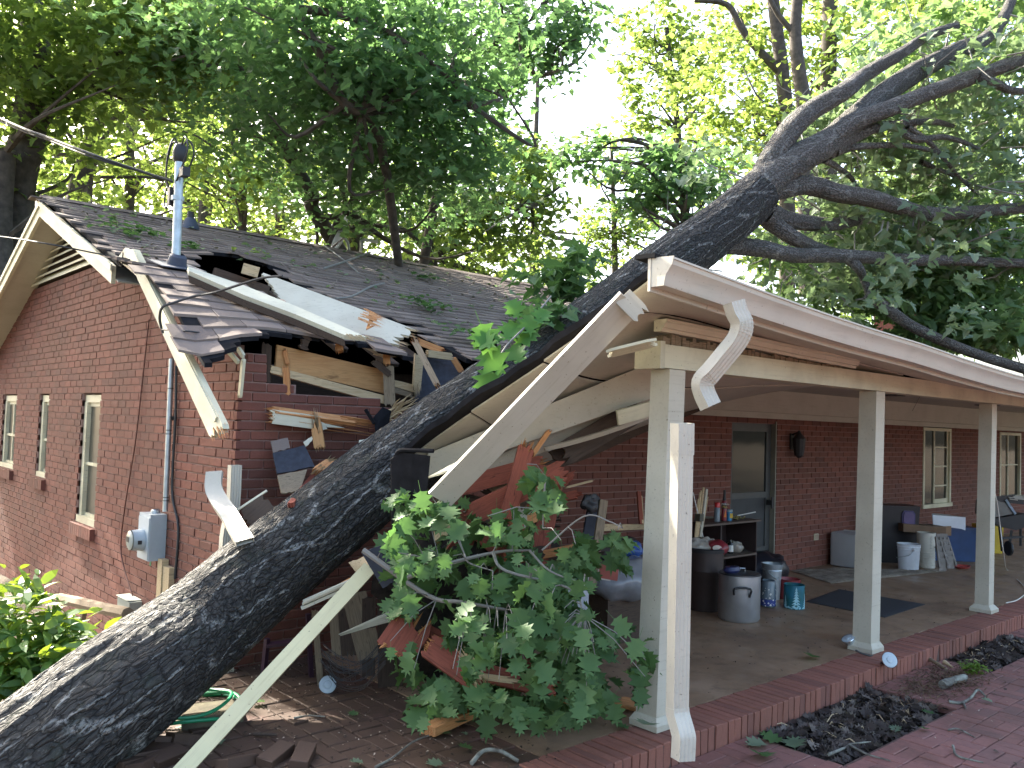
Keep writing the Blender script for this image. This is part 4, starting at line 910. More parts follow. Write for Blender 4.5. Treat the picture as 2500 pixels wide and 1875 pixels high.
# boards lying over the roof opening
t = thing('fascia_plank', 'narrow cream fascia plank lying down the sunken roof beside the opening', 'broken board', aP(*za(600, 600), .1))
m = MB(); P0 = [aP(*za(-130, 285), .16), aP(*za(300, 430), .16), aP(*za(700, 590), .16), aP(*za(1250, 830), .17)]; P1 = [aP(*za(-120, 320), .14), aP(*za(300, 505), .13), aP(*za(700, 655), .13), aP(*za(1080, 815), .14)]
for i in range(3):
    m.prism([P0[i], P0[i+1], P1[i+1], P1[i]], (.0, .02, -.03))
obj('plank', m, M['white'], t)
m = MB()
for i in range(16):
    s = P0[3]+(P1[3]-P0[3])*random.random(); m.add([s, s+V3(0, 0, .012), s+V3(.01, 0, 0), s+V3(random.uniform(.05, .16), -.03, random.uniform(-.05, -.01))], [(0,1,2),(0,3,1),(1,3,2),(2,3,0)])
obj('splinter', m, M['palewood'], t)
m = MB(); Q0 = [p+V3(0, .005, -.032) for p in P1]; Q1 = [p+V3(.01, .0, -.085) for p in P1]
for i in range(3): m.prism([Q0[i], Q0[i+1], Q1[i+1], Q1[i]], (0, .015, 0))
obj('under_lath', m, M['darkwood'], t)
slab4('painted_soffit_board', [aY(*za(440, 330), 1.15), aY(*za(600, 560), .80), aY(*za(1400, 985), .04), aY(*za(1620, 770), .24)], .025, M['post'], None, .14, 6, 22, 'wide pale soffit board in the roof opening, its right end torn ragged', 'broken board', M['palewood'])
o = slab4('torn_patch', [aY(*za(1275, 625), .245), aY(*za(1250, 770), .16), aY(*za(1300, 745), .13), aY(*za(1350, 660), .20)], .012, M['rawwood'], house, .05, 4, 8, raw=M['rawwood'])
sk('rafter', aP(*za(60, 330), .0), aP(*za(500, 480), -.05), .05, .08, M['darkwood'], jag=.02, seed=33, face=(0, 0, 1))
for k in range(5):
    a = V3(.55+k*.35, 2.7-k*.28, 3.18-k*.12); sk('rafter', a, a+V3(.05, -1.3, -.62), .045, .12, M['darkwood'], jag=.03, seed=40+k, face=(1, 0, 0))
# underlayment flap hanging at the low end of the porch roof
F0 = [aD(*q(845, 992), 5.2), aD(*q(862, 978), 5.18), aD(*q(890, 980), 5.12), aD(*q(930, 985), 5.05)]; F1 = [aD(*q(848, 1165), 5.25), aD(*q(862, 1170), 5.2), aD(*q(888, 1150), 5.15), aD(*q(918, 1110), 5.1)]
m = MB()
for i in range(3): m.prism([F0[i], F0[i+1], F1[i+1], F1[i]], (.01, .025, 0))
obj('hanging_felt_flap', m, M['felt'], house, smooth=30)
m = MB(); m.tube(smooth_path([F0[0]+V3(.03, .02, -.02), F0[1]+V3(0, 0, .01), F0[2]+V3(0, 0, .02), F0[3]+V3(.02, 0, .03)], 4), .014, 6); obj('rolled_felt_edge', m, M['felt'], house, smooth=40)
M['shadedtan'] = painted('shade_toned_paint', (.36, .31, .24), amt=.3)  # soffit paint darkened, porch shade put into the colour
slab4('fallen_ceiling_panel', [aD(*zd(300, 655), 5.45), aD(*zd(268, 850), 5.45), aD(*zd(2060, 215), 5.75), aD(*zd(2060, -60), 5.7)], .015, M['tan'], house, 0, 3, 8)
slab4('fallen_ceiling_panel', [aD(*zd(640, 760), 5.62), aD(*zd(800, 800), 5.62), aD(*zd(2060, 300), 5.95), aD(*zd(2060, 130), 5.9)], .015, M['shadedtan'], house, 0, 4, 8)
slab4('fallen_ceiling_panel', [aD(*zd(1230, 640), 5.8), aD(*zd(1330, 760), 5.8), aD(*zd(1880, 420), 6.1), aD(*zd(1700, 420), 6.05)], .015, M['darkwood'], house, .05, 5, 8)
board('fallen_lath', aD(*zd(1200, 620), 5.6), aD(*zd(2040, 350), 5.75), .03, .02, M['shadedtan'], (-.3, -.9, -.2), house, seed=48, bend=.05)
board('fallen_lath', aD(*zd(1760, 380), 5.6), aD(*zd(2040, 300), 5.7), .10, .02, M['cream'], (-.3, -.9, -.2), house, seed=49)
board('hanging_fascia_board', aD(*q(1362, 650), 4.36), aD(*q(950, 1078), 4.75), .165, .022, M['tan'], (-.25, -.9, -.35), label='wide tan fascia board hanging diagonally below the broken porch roof', cat='broken board', seed=50)
board('cracked_fascia_end', aD(*q(1345, 640), 4.34), aD(*q(1395, 690), 4.34), .10, .02, M['tan'], (-.25, -.9, -.35), label='short cracked fascia end below the gutter corner', cat='broken board', j1=.06, seed=51)
board('fallen_trim', aD(*q(1420, 738), 4.45), aD(*q(1310, 765), 4.5), .09, .016, M['cream'], (.1, -.6, -.8), label='broken cream trim piece poking out left of the corner post', cat='broken board', j0=.05, j1=.05, seed=52)
slab4('folded_soffit_scrap', [aD(*q(925, 1030), 4.95), aD(*q(1000, 990), 4.95), aD(*q(1020, 1005), 4.9), aD(*q(930, 1028), 4.9)], .01, M['cream'], None, .02, 3, 6, 'small bright triangle of cream soffit behind the hanging fascia board', 'broken board')
for i, (a, b, w, mt, lab) in enumerate([
    ((1140, 955, 5.3), (1090, 1135, 5.25), .10, 'redwood', 'reddish broken rafter standing upright behind the leafy branch'),
    ((1190, 925, 5.6), (1145, 990, 5.5), .03, 'rawwood', 'bent fresh splinter curving below the fallen ceiling'),
    ((1210, 985, 5.7), (1390, 880, 5.9), .16, 'darkwood', 'dark plank fallen slantwise along the porch ceiling'),
    ((960, 1060, 5.5), (1180, 1000, 5.6), .12, 'redwood', 'red brown plank lying level behind the hanging fascia board'),
    ((1110, 1120, 5.1), (1130, 1195, 5.1), .09, 'redwood', 'short red board end showing through the leaves'),
    ((1215, 1055, 6.2), (1285, 1037, 6.3), .015, 'palewood', 'thin pale lath resting against the porch brick wall')]):
    board('broken_plank', aD(*q(*a[:2]), a[2]), aD(*q(*b[:2]), b[2]), w, .035, M[mt], (-.5, -.85, .1), label=lab, cat='broken board', j0=.05, j1=.05, seed=60+i, raw=M['rawwood'] if mt == 'redwood' else None)
slab4('torn_board_panel', [aD(*zd(340, 1220), 4.95), aD(*zd(470, 1175), 4.95), aD(*zd(530, 1290), 4.9), aD(*zd(350, 1320), 4.9)], .05, M['palewood'], None, .03, 8, 8, 'squarish pale broken block among the dark leaves', 'broken board')
slab4('orange_board', [aD(*zd(900, 1400), 5.1), aD(*zd(1060, 1390), 5.15), aD(*zd(1100, 1490), 5.1), aD(*zd(905, 1525), 5.05)], .04, simple('orange_paint', (.45, .13, .06), .6), None, .03, 9, 8, 'flat orange painted board end glimpsed through the leaves', 'broken board')
# the long loose strip and the things under the trunk
t = board('loose_trim_strip', aZ(*q(385, 1672), .0)+V3(-.02, -.03, .0), aD(*q(800, 1225), 4.95), .082, .022, M['trim'], (-.6, -.75, .3), label='long pale yellow trim strip leaning from the paving up to the trunk', cat='broken board', seed=70, j0=0, j1=.01)
slab4('blue_black_shingle_sheet', [aD(*zb(1205, 1100), 4.86), aD(*zb(1410, 1030), 4.86), aD(*zb(1590, 1270), 4.84), aD(*zb(1375, 1382), 4.84)], .012, M['feltblue'], None, .01, 3, 8, 'square blue black shingle flap at the top of the long trim strip', 'roof shingle')
slab4('plywood_scrap', [aD(*zb(830, 1455), 5.15), aD(*zb(1110, 1300), 5.15), aD(*zb(1250, 1270), 5.1), aD(*zb(1140, 1350), 5.1)], .015, M['rawwood'], None, .03, 3, 8, 'orange plywood scrap squeezed under the trunk above the white gutter piece', 'broken board')
slab4('plywood_scrap', [aD(*zb(1110, 1180), 5.15), aD(*zb(1240, 1130), 5.1), aD(*zb(1300, 1210), 5.0), aD(*zb(1190, 1290), 5.1)], .015, M['palewood'], None, .03, 4, 8, 'pale board scrap tucked between trunk and shingle flap', 'broken board')
m = MB(); A_, B_ = aD(*zb(745, 1530), 5.05), aD(*zb(1150, 1350), 5.12)
d_ = unit(B_-A_)
for k, (o1, t_) in enumerate(((0, .018), (.026, .010), (.042, .014))): m.bar(A_+V3(0, -.01*k, -.0+o1), B_+V3(0, -.01*k, o1), .04, t_)
tag(obj('crushed_gutter_piece', m, M['white']), 'ribbed white gutter piece sticking out below the trunk', 'gutter piece')
m = MB(); A_, B_ = aD(*zc(725, 632), 5.3), aD(*zc(1225, 455), 5.4); W_ = V3(0, 0, .045)
m.prism([A_, B_-W_*.9, B_+W_*.9], (0, .02, 0))
for k in (-.5, 0, .5): m.bar(A_+V3(0, -.004, 0), B_+W_*k+V3(0, -.004, 0), .008, .012)
tag(obj('pointed_siding_piece', m, M['white']), 'white ribbed siding torn to a long point in the dark below the trunk', 'siding piece')
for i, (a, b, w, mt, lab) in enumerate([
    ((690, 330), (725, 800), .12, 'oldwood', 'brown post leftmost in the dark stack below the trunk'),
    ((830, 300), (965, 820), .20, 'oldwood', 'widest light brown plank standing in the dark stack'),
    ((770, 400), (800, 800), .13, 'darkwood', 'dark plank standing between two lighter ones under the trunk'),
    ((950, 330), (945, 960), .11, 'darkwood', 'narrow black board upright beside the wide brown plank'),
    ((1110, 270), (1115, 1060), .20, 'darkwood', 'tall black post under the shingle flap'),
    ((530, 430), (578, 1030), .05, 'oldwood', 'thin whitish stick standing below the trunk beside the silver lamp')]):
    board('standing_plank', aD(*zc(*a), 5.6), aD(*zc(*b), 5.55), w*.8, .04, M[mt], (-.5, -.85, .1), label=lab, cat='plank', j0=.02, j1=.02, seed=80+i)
pf = thing('metal_rack', 'dark purple metal frame leaning on the bricks under the trunk', 'metal frame', aD(*zc(150, 990), 5.7)); pm = simple('purple_metal', (.05, .022, .04), .45, .2)
obj('upright', MB().bar(aD(*zc(165, 660), 5.7), aD(*zc(130, 1000), 5.7), .03, .03), pm, pf); obj('upright', MB().bar(aD(*zc(480, 470), 5.7), aD(*zc(505, 960), 5.7), .03, .03), pm, pf)
obj('cross_rail', MB().bar(aD(*zc(165, 710), 5.7), aD(*zc(475, 675), 5.7), .02, .065, (0, 1, 0)), pm, pf)
m = MB(); rd = random.Random(9)
for i in range(16):
    y0_ = 700+i*14; pts = [aD(*zc(590+rd.uniform(-20, 40), y0_), 5.3+rd.uniform(-.1, .1)), aD(*zc(720, y0_+rd.uniform(80, 170)), 5.25), aD(*zc(900, y0_+rd.uniform(60, 160)), 5.25), aD(*zc(1080, y0_-rd.uniform(20, 120)), 5.3)]
    m.tube(smooth_path(pts, 5), .0022, 4)
for i in range(9): m.tube(smooth_path([aD(*zc(640+i*48, 760), 5.27), aD(*zc(660+i*45, 900), 5.24), aD(*zc(690+i*40, 990), 5.24)], 3), .002, 4)
o = tag(obj('wire_tangle', m, M['wire']), 'tangle of thin rusty wire sagging in the dark below the trunk', 'wire'); o['kind'] = 'stuff'
m = MB()
lampm = simple('lamp_reflector', (.60, .66, .72), .18, .85, .1)
def floodlamp(c, dirv, r, lab):
    t = thing('flood_lamp', lab, 'flood lamp', c, 'outdoor flood lamps'); d = unit(dirv); a = unit(np.cross(d, (0, 0, 1))); b = np.cross(a, d); T = np.stack([a, b, d], 1)
    obj('reflector', MB().lathe(c, [(r*.25, -r*1.6), (r*.42, -r*1.3), (r*.7, -r*.8), (r*.97, -r*.15), (r*1.03, 0), (r*1.0, r*.08)], 24, tilt=T), lampm, t, smooth=40)
    gm = glass_dark('lamp_glass', (.45, .52, .56), .12) if 'lamp_glass' not in bpy.data.materials else bpy.data.materials['lamp_glass']
    obj('lens', MB().lathe(c, [(r*.98, .002), (r*.8, r*.14), (r*.45, r*.10), (r*.4, r*.2), (r*.15, r*.26), (.0, r*.27)], 24, tilt=T, capb=False), gm, t, smooth=50)
    obj('socket', MB().lathe(c, [(r*.2, -r*2.3), (r*.3, -r*2.2), (r*.3, -r*1.5)], 14, tilt=T), M['iron'], t); return t
floodlamp(aZ(*zc(632, 1015), .05), (-.3, -.7, .35), .055, 'silver flood lamp lying in the dark litter under the trunk')
# downspout on the house corner and the crushed one beside it
obj('corner_downspout', spout([aY(*zb(232, 428), -.05), aY(*zb(215, 760), -.05), aY(*zb(160, 1100), -.045), aY(*q(490, 1490), -.05)], .075, .06, (1, 0, 0)), M['alu'], house, smooth=30)
tag(obj('crushed_downspout', spout([aX(*zb(75, 480), -.22), aX(*zb(68, 600), -.24), aX(*zb(110, 700), -.24), aX(*zb(185, 810), -.25), aX(*zb(255, 930), -.3), aX(*zb(310, 1020), -.33)], .105, .03, (.75, -.66, .1)), M['alu'], None, smooth=30), 'crushed and crumpled downspout piece beside the house corner', 'downspout piece')
board('dark_debris_board', aX(*zb(300, 880), -.12), aX(*zb(540, 690), .05), .16, .03, M['darkwood'], (-.8, -.5, .3), label='dark wet board wedged between downspout and trunk', cat='broken board', j0=.04, j1=.06, seed=90)
board('white_edge_strip', aX(*zb(245, 780), -.14), aX(*zb(480, 625), .02), .014, .012, M['white'], (-.8, -.5, .3), label='thin white strip along the dark wet board', cat='broken board', seed=91)
slab4('grey_shingle_scrap', [aY(*zb(510, 245), -.10), aY(*zb(640, 215), -.10), aY(*zb(660, 300), -.14), aY(*zb(530, 335), -.14)], .01, M['shingle'], None, .01, 3, 6, 'grey brown shingle scrap on top of the black one at the corner', 'roof shingle')
slab4('black_shingle_scrap', [aY(*zb(525, 335), -.15), aY(*zb(770, 275), -.15), aY(*zb(850, 440), -.30), aY(*zb(560, 500), -.28)], .012, M['feltblue'], None, .01, 4, 8, 'large black shingle scrap leaning on the bricks above the trunk', 'roof shingle')
slab4('weathered_shingle_scrap', [aY(*zb(560, 505), -.30), aY(*zb(790, 460), -.32), aY(*zb(730, 640), -.5), aY(*zb(590, 640), -.42)], .012, M['oldwood'], None, .02, 5, 8, 'weathered grey scrap lowest of the stack at the corner', 'roof shingle')
slab4('louver_fragment', [aY(*zb(760, 250), -.12), aY(*zb(825, 205), -.12), aY(*zb(835, 235), -.14), aY(*zb(780, 285), -.14)], .012, M['white'], None, .01, 5, 6, 'white slatted fragment behind the black shingle scrap', 'siding piece')
slab4('siding_fragment', [aY(*zb(1190, 235), -.3), aY(*zb(1300, 222), -.3), aY(*zb(1290, 255), -.34), aY(*zb(1190, 265), -.34)], .012, M['white'], None, .01, 5, 6, 'small white siding fragment lying at the trunk edge', 'siding piece')
board('orange_chunk', aY(*zb(850, 500), -.40), aY(*zb(1000, 400), -.32), .08, .05, M['rawwood'], (-.5, -.6, .6), label='orange splintered chunk resting on the trunk above the black scraps', cat='broken board', j0=.08, j1=.06, raw=M['palewood'], seed=93)
board('reddish_rail', aX(*zb(660, 740), -.0), aX(*zb(850, 500), .55), .04, .03, M['redwood'], (-.6, -.6, .6), label='thin reddish rail between shingle scraps and trunk', cat='broken board', j0=.02, j1=.02, seed=94)
board('orange_lumber_block', aZ(*zc(1395, 1375), .035), aZ(*zc(1750, 1215), .04), .095, .05, M['rawwood'], (0, 0, 1), label='short orange lumber offcut lying on the paving', cat='wood block', j0=.02, j1=.03, seed=95)
for i, (a, b, w, lab, da, db) in enumerate([
    ((1130, 790), (1340, 480), .30, 'wide red stained board with torn orange top left of the leafy branch', 4.95, 5.1),
    ((1390, 700), (1850, 1030), .17, 'red stained board sloping down under the leafy branch', 4.8, 4.7),
    ((1350, 610), (1560, 720), .15, 'short red board behind the torn red one', 5.1, 5.1),
    ((1750, 900), (2450, 1080), .12, 'long red board lying lowest under the leaves', 4.75, 4.75),
    ((2050, 790), (2500, 1010), .11, 'darker red board crossing under the right of the leafy branch', 4.95, 4.9)]):
    board('red_board', aD(*zc(*a), da), aD(*zc(*b), db), w*.8, .03, M['redwood'], (-.5, -.7, .5), label=lab, cat='red board', j0=.03, j1=.10, seed=100+i, raw=M['rawwood'])
board('split_pale_piece', aD(*zf(240, 755), 4.65), aD(*zf(420, 1035), 4.6), .07, .03, M['palewood'], (-.5, -.8, .3), label='fresh pale split of wood pointing down through the leaves', cat='broken board', j0=.05, j1=.08, seed=110, raw=M['palewood'])
board('split_pale_piece', aD(*zf(340, 945), 4.62), aD(*zf(760, 1000), 4.7), .035, .02, M['palewood'], (-.5, -.8, .3), label='long thin pale splinter crossing the bottom of the leafy branch', cat='broken board', j0=.05, j1=.15, seed=111, raw=M['palewood'])
board('flat_plank_on_slab', aZ(*zf(1440, 1140), .03), aZ(*zf(1660, 1190), .03), .16, .02, M['rawwood'], (0, 0, 1), label='flat orange brown plank on the slab behind the corner post', cat='plank', j0=.03, j1=.03, seed=112)
# left yard: old rail, utility box, hose, blocks ---------------------------------------
fr = thing('old_rail_frame', 'weathered wooden rail on short posts against the gable wall', 'wooden rail', aX(*ze(700, 600), -.35))
m = MB(); P = [aX(*ze(455, 350), -.4), aX(*ze(620, 385), -.4), aX(*ze(800, 430), -.4), aX(*ze(985, 468), -.4)]; m.tube(smooth_path(P, 4), .045, 7); obj('rail', m, M['oldwood'], fr)
for a, b in (((445, 380), (425, 640)), ((650, 435), (605, 680)), ((935, 515), (915, 640))): obj('rail_post', MB().bar(aX(*ze(*a), -.38), aX(*ze(*b), -.38), .035, .06), M['oldwood'], fr)
ub = thing('utility_box', 'small grey green utility box standing by the gable wall', 'utility box', aX(*ze(1045, 500), -.06))
obj('box_body', MB().box(aX(*ze(1090, 500), -.01)+V3(-.10, 0, -.3), aX(*ze(1003, 325), -.01)+V3(0, 0, 0)), simple('utility_grey', (.30, .33, .28), .55), ub)
obj('box_lid', MB().box(aX(*ze(1094, 345), -.005)+V3(-.112, 0, -.02), aX(*ze(999, 312), -.005)+V3(0, 0, .0)), simple('utility_lid', (.33, .36, .30), .5), ub)
m = MB(); m.tube(smooth_path([aX(*q(322, 690), -.012), aX(*q(310, 800), -.012), aX(*q(293, 950), -.014), aX(*q(272, 1080), -.014), aX(*q(262, 1160), -.016), aX(*q(264, 1210), -.016), aX(*q(287, 1290), -.02)], 6), .006, 5)
tag(obj('phone_cable', m, simple('brown_cable', (.10, .03, .02), .6)), 'thin brown cable hanging down the gable brickwork', 'cable')
gr = simple('green_hose', (.02, .30, .13), .35)
m = MB()
for k in range(4):
    o_ = k*.014; sc = 1+.03*math.sin(k*2.1); c0 = aZ(*ze(1470, 1240), -.02+.022*(k % 2)); pts = []
    for i in range(20):
        a = -2.6+i*4.6/19+.1*k; pts.append(c0+V3((.30*sc)*math.cos(a)-.02*k, (.24*sc)*math.sin(a)*1.1+.014*k, .012+.02*k+.015*math.sin(3*a+k)))
    m.tube(smooth_path(pts, 3), .0105, 7)
tag(obj('garden_hose', m, gr, smooth=40), 'coiled green garden hose on the ground under the trunk', 'garden hose')
cb = simple('mossy_block', (.10, .085, .055), .95, var=.4, sc=14, dirt=(.05, .07, .02)); c0 = aZ(*ze(1640, 1270), .0)
tag(obj('stone_block', MB().hexa([c0+V3(-.22, -.1, -.14), c0+V3(.12, -.16, -.14), c0+V3(.2, .1, -.14), c0+V3(-.14, .14, -.14)], [c0+V3(-.21, -.09, .05), c0+V3(.115, -.15, .04), c0+V3(.19, .09, .05), c0+V3(-.13, .13, .06)]), cb), 'mossy stone block inside the hose coil', 'stone block')
rd = random.Random(3)
for i, (a, b_) in enumerate([(1060, 1600), (1180, 1550), (1330, 1480), (1440, 1460), (1290, 1600), (1120, 1650), (1010, 1640), (430+600*3.16-500, 1640)]):
    c = aZ(*ze(a, b_), .0); o = bpy.data.objects.new('loose_brick', PB[i % 6]); link(o, None, c+V3(0, 0, .015)); o.rotation_euler = (rd.uniform(-.3, .3), rd.uniform(-.3, .3), rd.uniform(-.6, .9))
    tag(o, ['loose brick leftmost but one of the lifted pavers under the trunk', 'loose brick with its corner raised near the trunk foot', 'loose brick lying flat in the middle of the lifted pavers', 'loose brick closest to the hose coil', 'tilted brick at the front of the lifted pavers', 'loose brick at the bottom edge of the picture under the trunk', 'leftmost loose brick touching the trunk', 'loose brick right of the lifted pavers near the trim strip'][i], 'brick', 'loose bricks under the trunk')
for i, (a, b_, lab) in enumerate([(230, 1560, 'loose brick tipped up on the paving at the bottom edge'), (440, 1570, 'loose brick lying beside the tipped one at the bottom edge')]):
    c = aZ(*zc(a, b_), .02); o = bpy.data.objects.new('loose_brick', PB[i]); link(o, None, c); o.rotation_euler = (.1, -.12, .5+i*.35); tag(o, lab, 'brick')
# wires to the mast
m = MB(); hp = aX(*q(372, 392), -.10)
m.tube(smooth_path([aD(*q(-300, 120), 9), aD(*q(0, 256), 6.6), aD(*q(100, 296), 6.2), aD(*q(230, 345), 5.9), hp], 6), .011, 6); m.tube(smooth_path([aD(*q(-300, 128), 9), aD(*q(0, 262), 6.6), aD(*q(110, 305), 6.2), aD(*q(230, 350), 5.9), hp+V3(0, .02, .02)], 6), .006, 5)
tag(obj('service_drop_cable', m, M['wire']), 'twisted power cable running from the mast up to the left', 'power cable')
m = MB(); m.tube(smooth_path([aD(*q(-200, 490), 7), aD(*q(0, 511), 6.5), aD(*q(120, 530), 6.2), aX(*q(250, 556), -.36)], 6), .006, 5); m.tube(smooth_path([aX(*q(250, 556), -.37), aX(*q(262, 575), -.37), aX(*q(266, 545), -.37)], 4), .005, 5)
tag(obj('telephone_wire', m, M['wire']), 'thin telephone wire ending on the gable rake board', 'telephone wire')
m = MB(); m.tube(smooth_path([aX(*q(352, 720), -.42), aX(*q(345, 690), -.45), aX(*q(350, 665), -.46), aX(*q(372, 655), -.40), aP(*q(420, 640), .10), aP(*q(470, 630), .22), aP(*q(560, 602), .45), aP(*q(610, 596), .55)], 6), .009, 6); m.tube(smooth_path([aX(*q(350, 712), -.46), aX(*q(400, 715), -.40), aX(*q(430, 718), -.3)], 4), .006, 5)
tag(obj('loose_black_cable', m, M['wire']), 'black cable looping over the broken rake board onto the roof', 'cable')
# on the roof
vp = thing('roof_vent_pipe', 'small dark plumbing vent pipe near the roof ridge', 'vent pipe', V3(*main_surf(np.array(1.12), np.array(4.02))))
b0 = main_surf(np.array(1.12), np.array(4.02)); obj('vent_boot', MB().lathe(b0, [(.11, -.01), (.10, .03), (.055, .12), (.045, .13)], 16), M['boot'], vp, smooth=30); obj('vent_stub', MB().lathe(b0, [(.038, .1), (.038, .20), (.030, .20), (.030, .15)], 14), M['iron'], vp, smooth=30)
sd = thing('satellite_dish', 'grey satellite dish seen edge on behind the ridge', 'satellite dish', aY(*q(742, 545), 5.2))
c = aY(*q(742, 512), 5.2); n_ = unit(V3(-.93, .25, .28)); a_ = unit(np.cross(n_, (0, 0, 1))); T = np.stack([a_, np.cross(a_, n_), n_], 1)
obj('dish', MB().lathe(c, [(.0, 0), (.1, .008), (.2, .03), (.30, .075), (.305, .072), (.2, .022), (.1, -.002), (0, -.01)], 26, tilt=T, capb=False), simple('dish_grey', (.42, .47, .52), .5), sd, smooth=50)
obj('dish_mount', MB().tube(smooth_path([c, c+V3(.12, .05, -.1), c+V3(.15, .08, -.45)], 4), .02, 8), M['galv'], sd)
obj('dish_bracket', MB().box(aY(*q(778, 555), 5.1), aY(*q(778, 555), 5.1)+V3(.03, .03, .28)).box(aY(*q(778, 555), 5.1)+V3(0, 0, .25), aY(*q(778, 555), 5.1)+V3(.30, .03, .29)), simple('bracket_white', (.5, .5, .45), .5), sd)
ch = obj('chimney', MB().box((13.3, .9, 2.2), (14.2, 1.8, 5.35)), M['brick'], house)
obj('chimney_cap', MB().box((13.22, .82, 5.352), (14.28, 1.88, 5.50)), simple('pale_mortar_cap', (.45, .35, .28), .9), ch)
# ================================================================ THINGS ON THE PORCH
def dep(p): return float((np.array(p)-CAM)@_f)
def mpx(p, n): return n*dep(p)/FPX                     # length in metres of n photo pixels at p
def base(zz, x, y, back=0.0):                          # floor point under a thing whose visible lower front edge is at (x, y)
    p = aZ(*zz(x, y), 0.0); return p+V3(math.sin(YAW), math.cos(YAW), 0)*back
TOW = V3(math.sin(YAW), math.cos(YAW), 0); RGT = V3(math.cos(YAW), -math.sin(YAW), 0)
pl = lambda n, c, r=.4, **k: simple(n, c, r, **k)
# stock pot
p = base(z3, 672, 1640, .13); r = mpx(p, 158*.3165); h = mpx(p, 355*.3165)
al = simple('dull_aluminium', (.50, .52, .54), .38, .8, .1, 10)
t = thing('stock_pot', 'big dull aluminium stock pot with a lid on the porch floor', 'stock pot', p)
obj('pot_body', MB().lathe(p, [(r*.93, .0), (r, .02), (r, h*.94), (r*1.03, h*.945), (r*1.03, h*.97), (r*.98, h*.97), (r*.97, h*.5)], 36), al, t, smooth=40)
obj('lid', MB().lathe(p+V3(0, 0, h*.972), [(r*1.0, 0), (r*1.0, .012), (r*.7, .02), (0, .03)], 36), simple('lid_dark', (.10, .11, .12), .3, .6), t, smooth=40)
lp = p+V3(0, 0, h+.005); obj('lid_handle', MB().tube([lp-RGT*.05, lp-RGT*.05+V3(0, 0, .035), lp+RGT*.05+V3(0, 0, .035), lp+RGT*.05], .005, 6), M['galv'], t)
hp_ = p-TOW*(r+.0)+V3(0, 0, h*.72)-RGT*r*.15
obj('side_handle', MB().tube(smooth_path([hp_-RGT*.07-V3(0, 0, .05), hp_-RGT*.07-TOW*.03+V3(0, 0, .01), hp_+RGT*.07-TOW*.03+V3(0, 0, .01), hp_+RGT*.07-V3(0, 0, .07)], 3), .010, 6), M['iron'], t)
c = p-RGT*r*.45+V3(0, 0, h+.03)-TOW*.05; o = obj('tape_measure', MB().lathe(c, [(.06, -.02), (.075, 0), (.06, .03), (.02, .035)], 14, sx=1.5, sy=.8), pl('navy_plastic', (.02, .025, .09)), smooth=40); tag(o, 'small navy gadget lying on the stock pot lid', 'tool')
# trash barrel with bags
p = base(z3, 415, 1575, .2); r = mpx(p, 142*.3165); h = mpx(p, 495*.3165)
t = thing('trash_barrel', 'dark brown trash barrel heaped with bags left of the stock pot', 'trash can', p)
obj('barrel_body', MB().lathe(p, [(r*.82, 0), (r*.86, .02), (r*.93, h*.6), (r*.96, h*.61), (r*.95, h*.65), (r, h*.9)], 30), pl('brown_plastic', (.045, .03, .027), .5), t, smooth=40)
obj('barrel_rim', MB().lathe(p+V3(0, 0, h*.9), [(r, 0), (r*1.08, .0), (r*1.09, .03), (r*1.02, .04), (r*.95, .02)], 30), M['iron'], t, smooth=40)
def lump(name, c, r, mat, label, cat, seed=0, sq=(1, 1, .7), amp=.25, parent=None, k=2.5):
    n = 18; mb = MB(); rd = np.random.default_rng(seed)
    for i in range(n+1):
        for j in range(2*n):
            a = math.pi*i/n; b = math.pi*j/n; d = V3(math.sin(a)*math.cos(b), math.sin(a)*math.sin(b), math.cos(a)); f = 1+amp*(float(vnoise(d[0]*k+seed*3.7+9, d[1]*k+d[2]*k*.7+9, seed))-.5)*2+amp*.4*(float(vnoise(d[0]*7+9, d[1]*7+d[2]*5+9, seed+1))-.5)
            mb.v.append(tuple(np.array(c)+d*r*f*np.array(sq)))
    for i in range(n):
        for j in range(2*n): mb.f.append((i*2*n+j, i*2*n+(j+1) % (2*n), (i+1)*2*n+(j+1) % (2*n), (i+1)*2*n+j))
    o = obj(name, mb, mat, parent, smooth=60)
    return tag(o, label, cat) if parent is None else o
clr = simple('clear_bag', (.42, .40, .36), .25, dirt=(.2, .14, .08), dirtamt=.8)
lump('plastic_bag', p+V3(0, 0, h*.95)-RGT*r*.4, .12, clr, 'crumpled clear plastic bag on the trash barrel, left side', 'plastic bag', 1); lump('plastic_bag', p+V3(0, 0, h*.96)+RGT*r*.15+TOW*.05, .11, clr, 'crumpled clear plastic bag behind the red bag on the barrel', 'plastic bag', 2)
lump('red_bag', p+V3(0, 0, h*.96)+RGT*r*.55-TOW*.02, .115, pl('dark_red_pack', (.20, .02, .03), .35), 'dark red packet with an oval label on the trash barrel', 'packet', 3, amp=.12)
c = p+V3(0, 0, h*.98)+RGT*r*.45-TOW*.125; obj('oval_label', MB().lathe(c, [(.045, 0), (.045, .004), (.0, .006)], 16, sx=1, sy=.6, tilt=np.stack([RGT, np.array([0, 0, 1.]), -TOW], 1)), pl('label_cream', (.55, .48, .42)), bpy.data.objects['red_bag'])
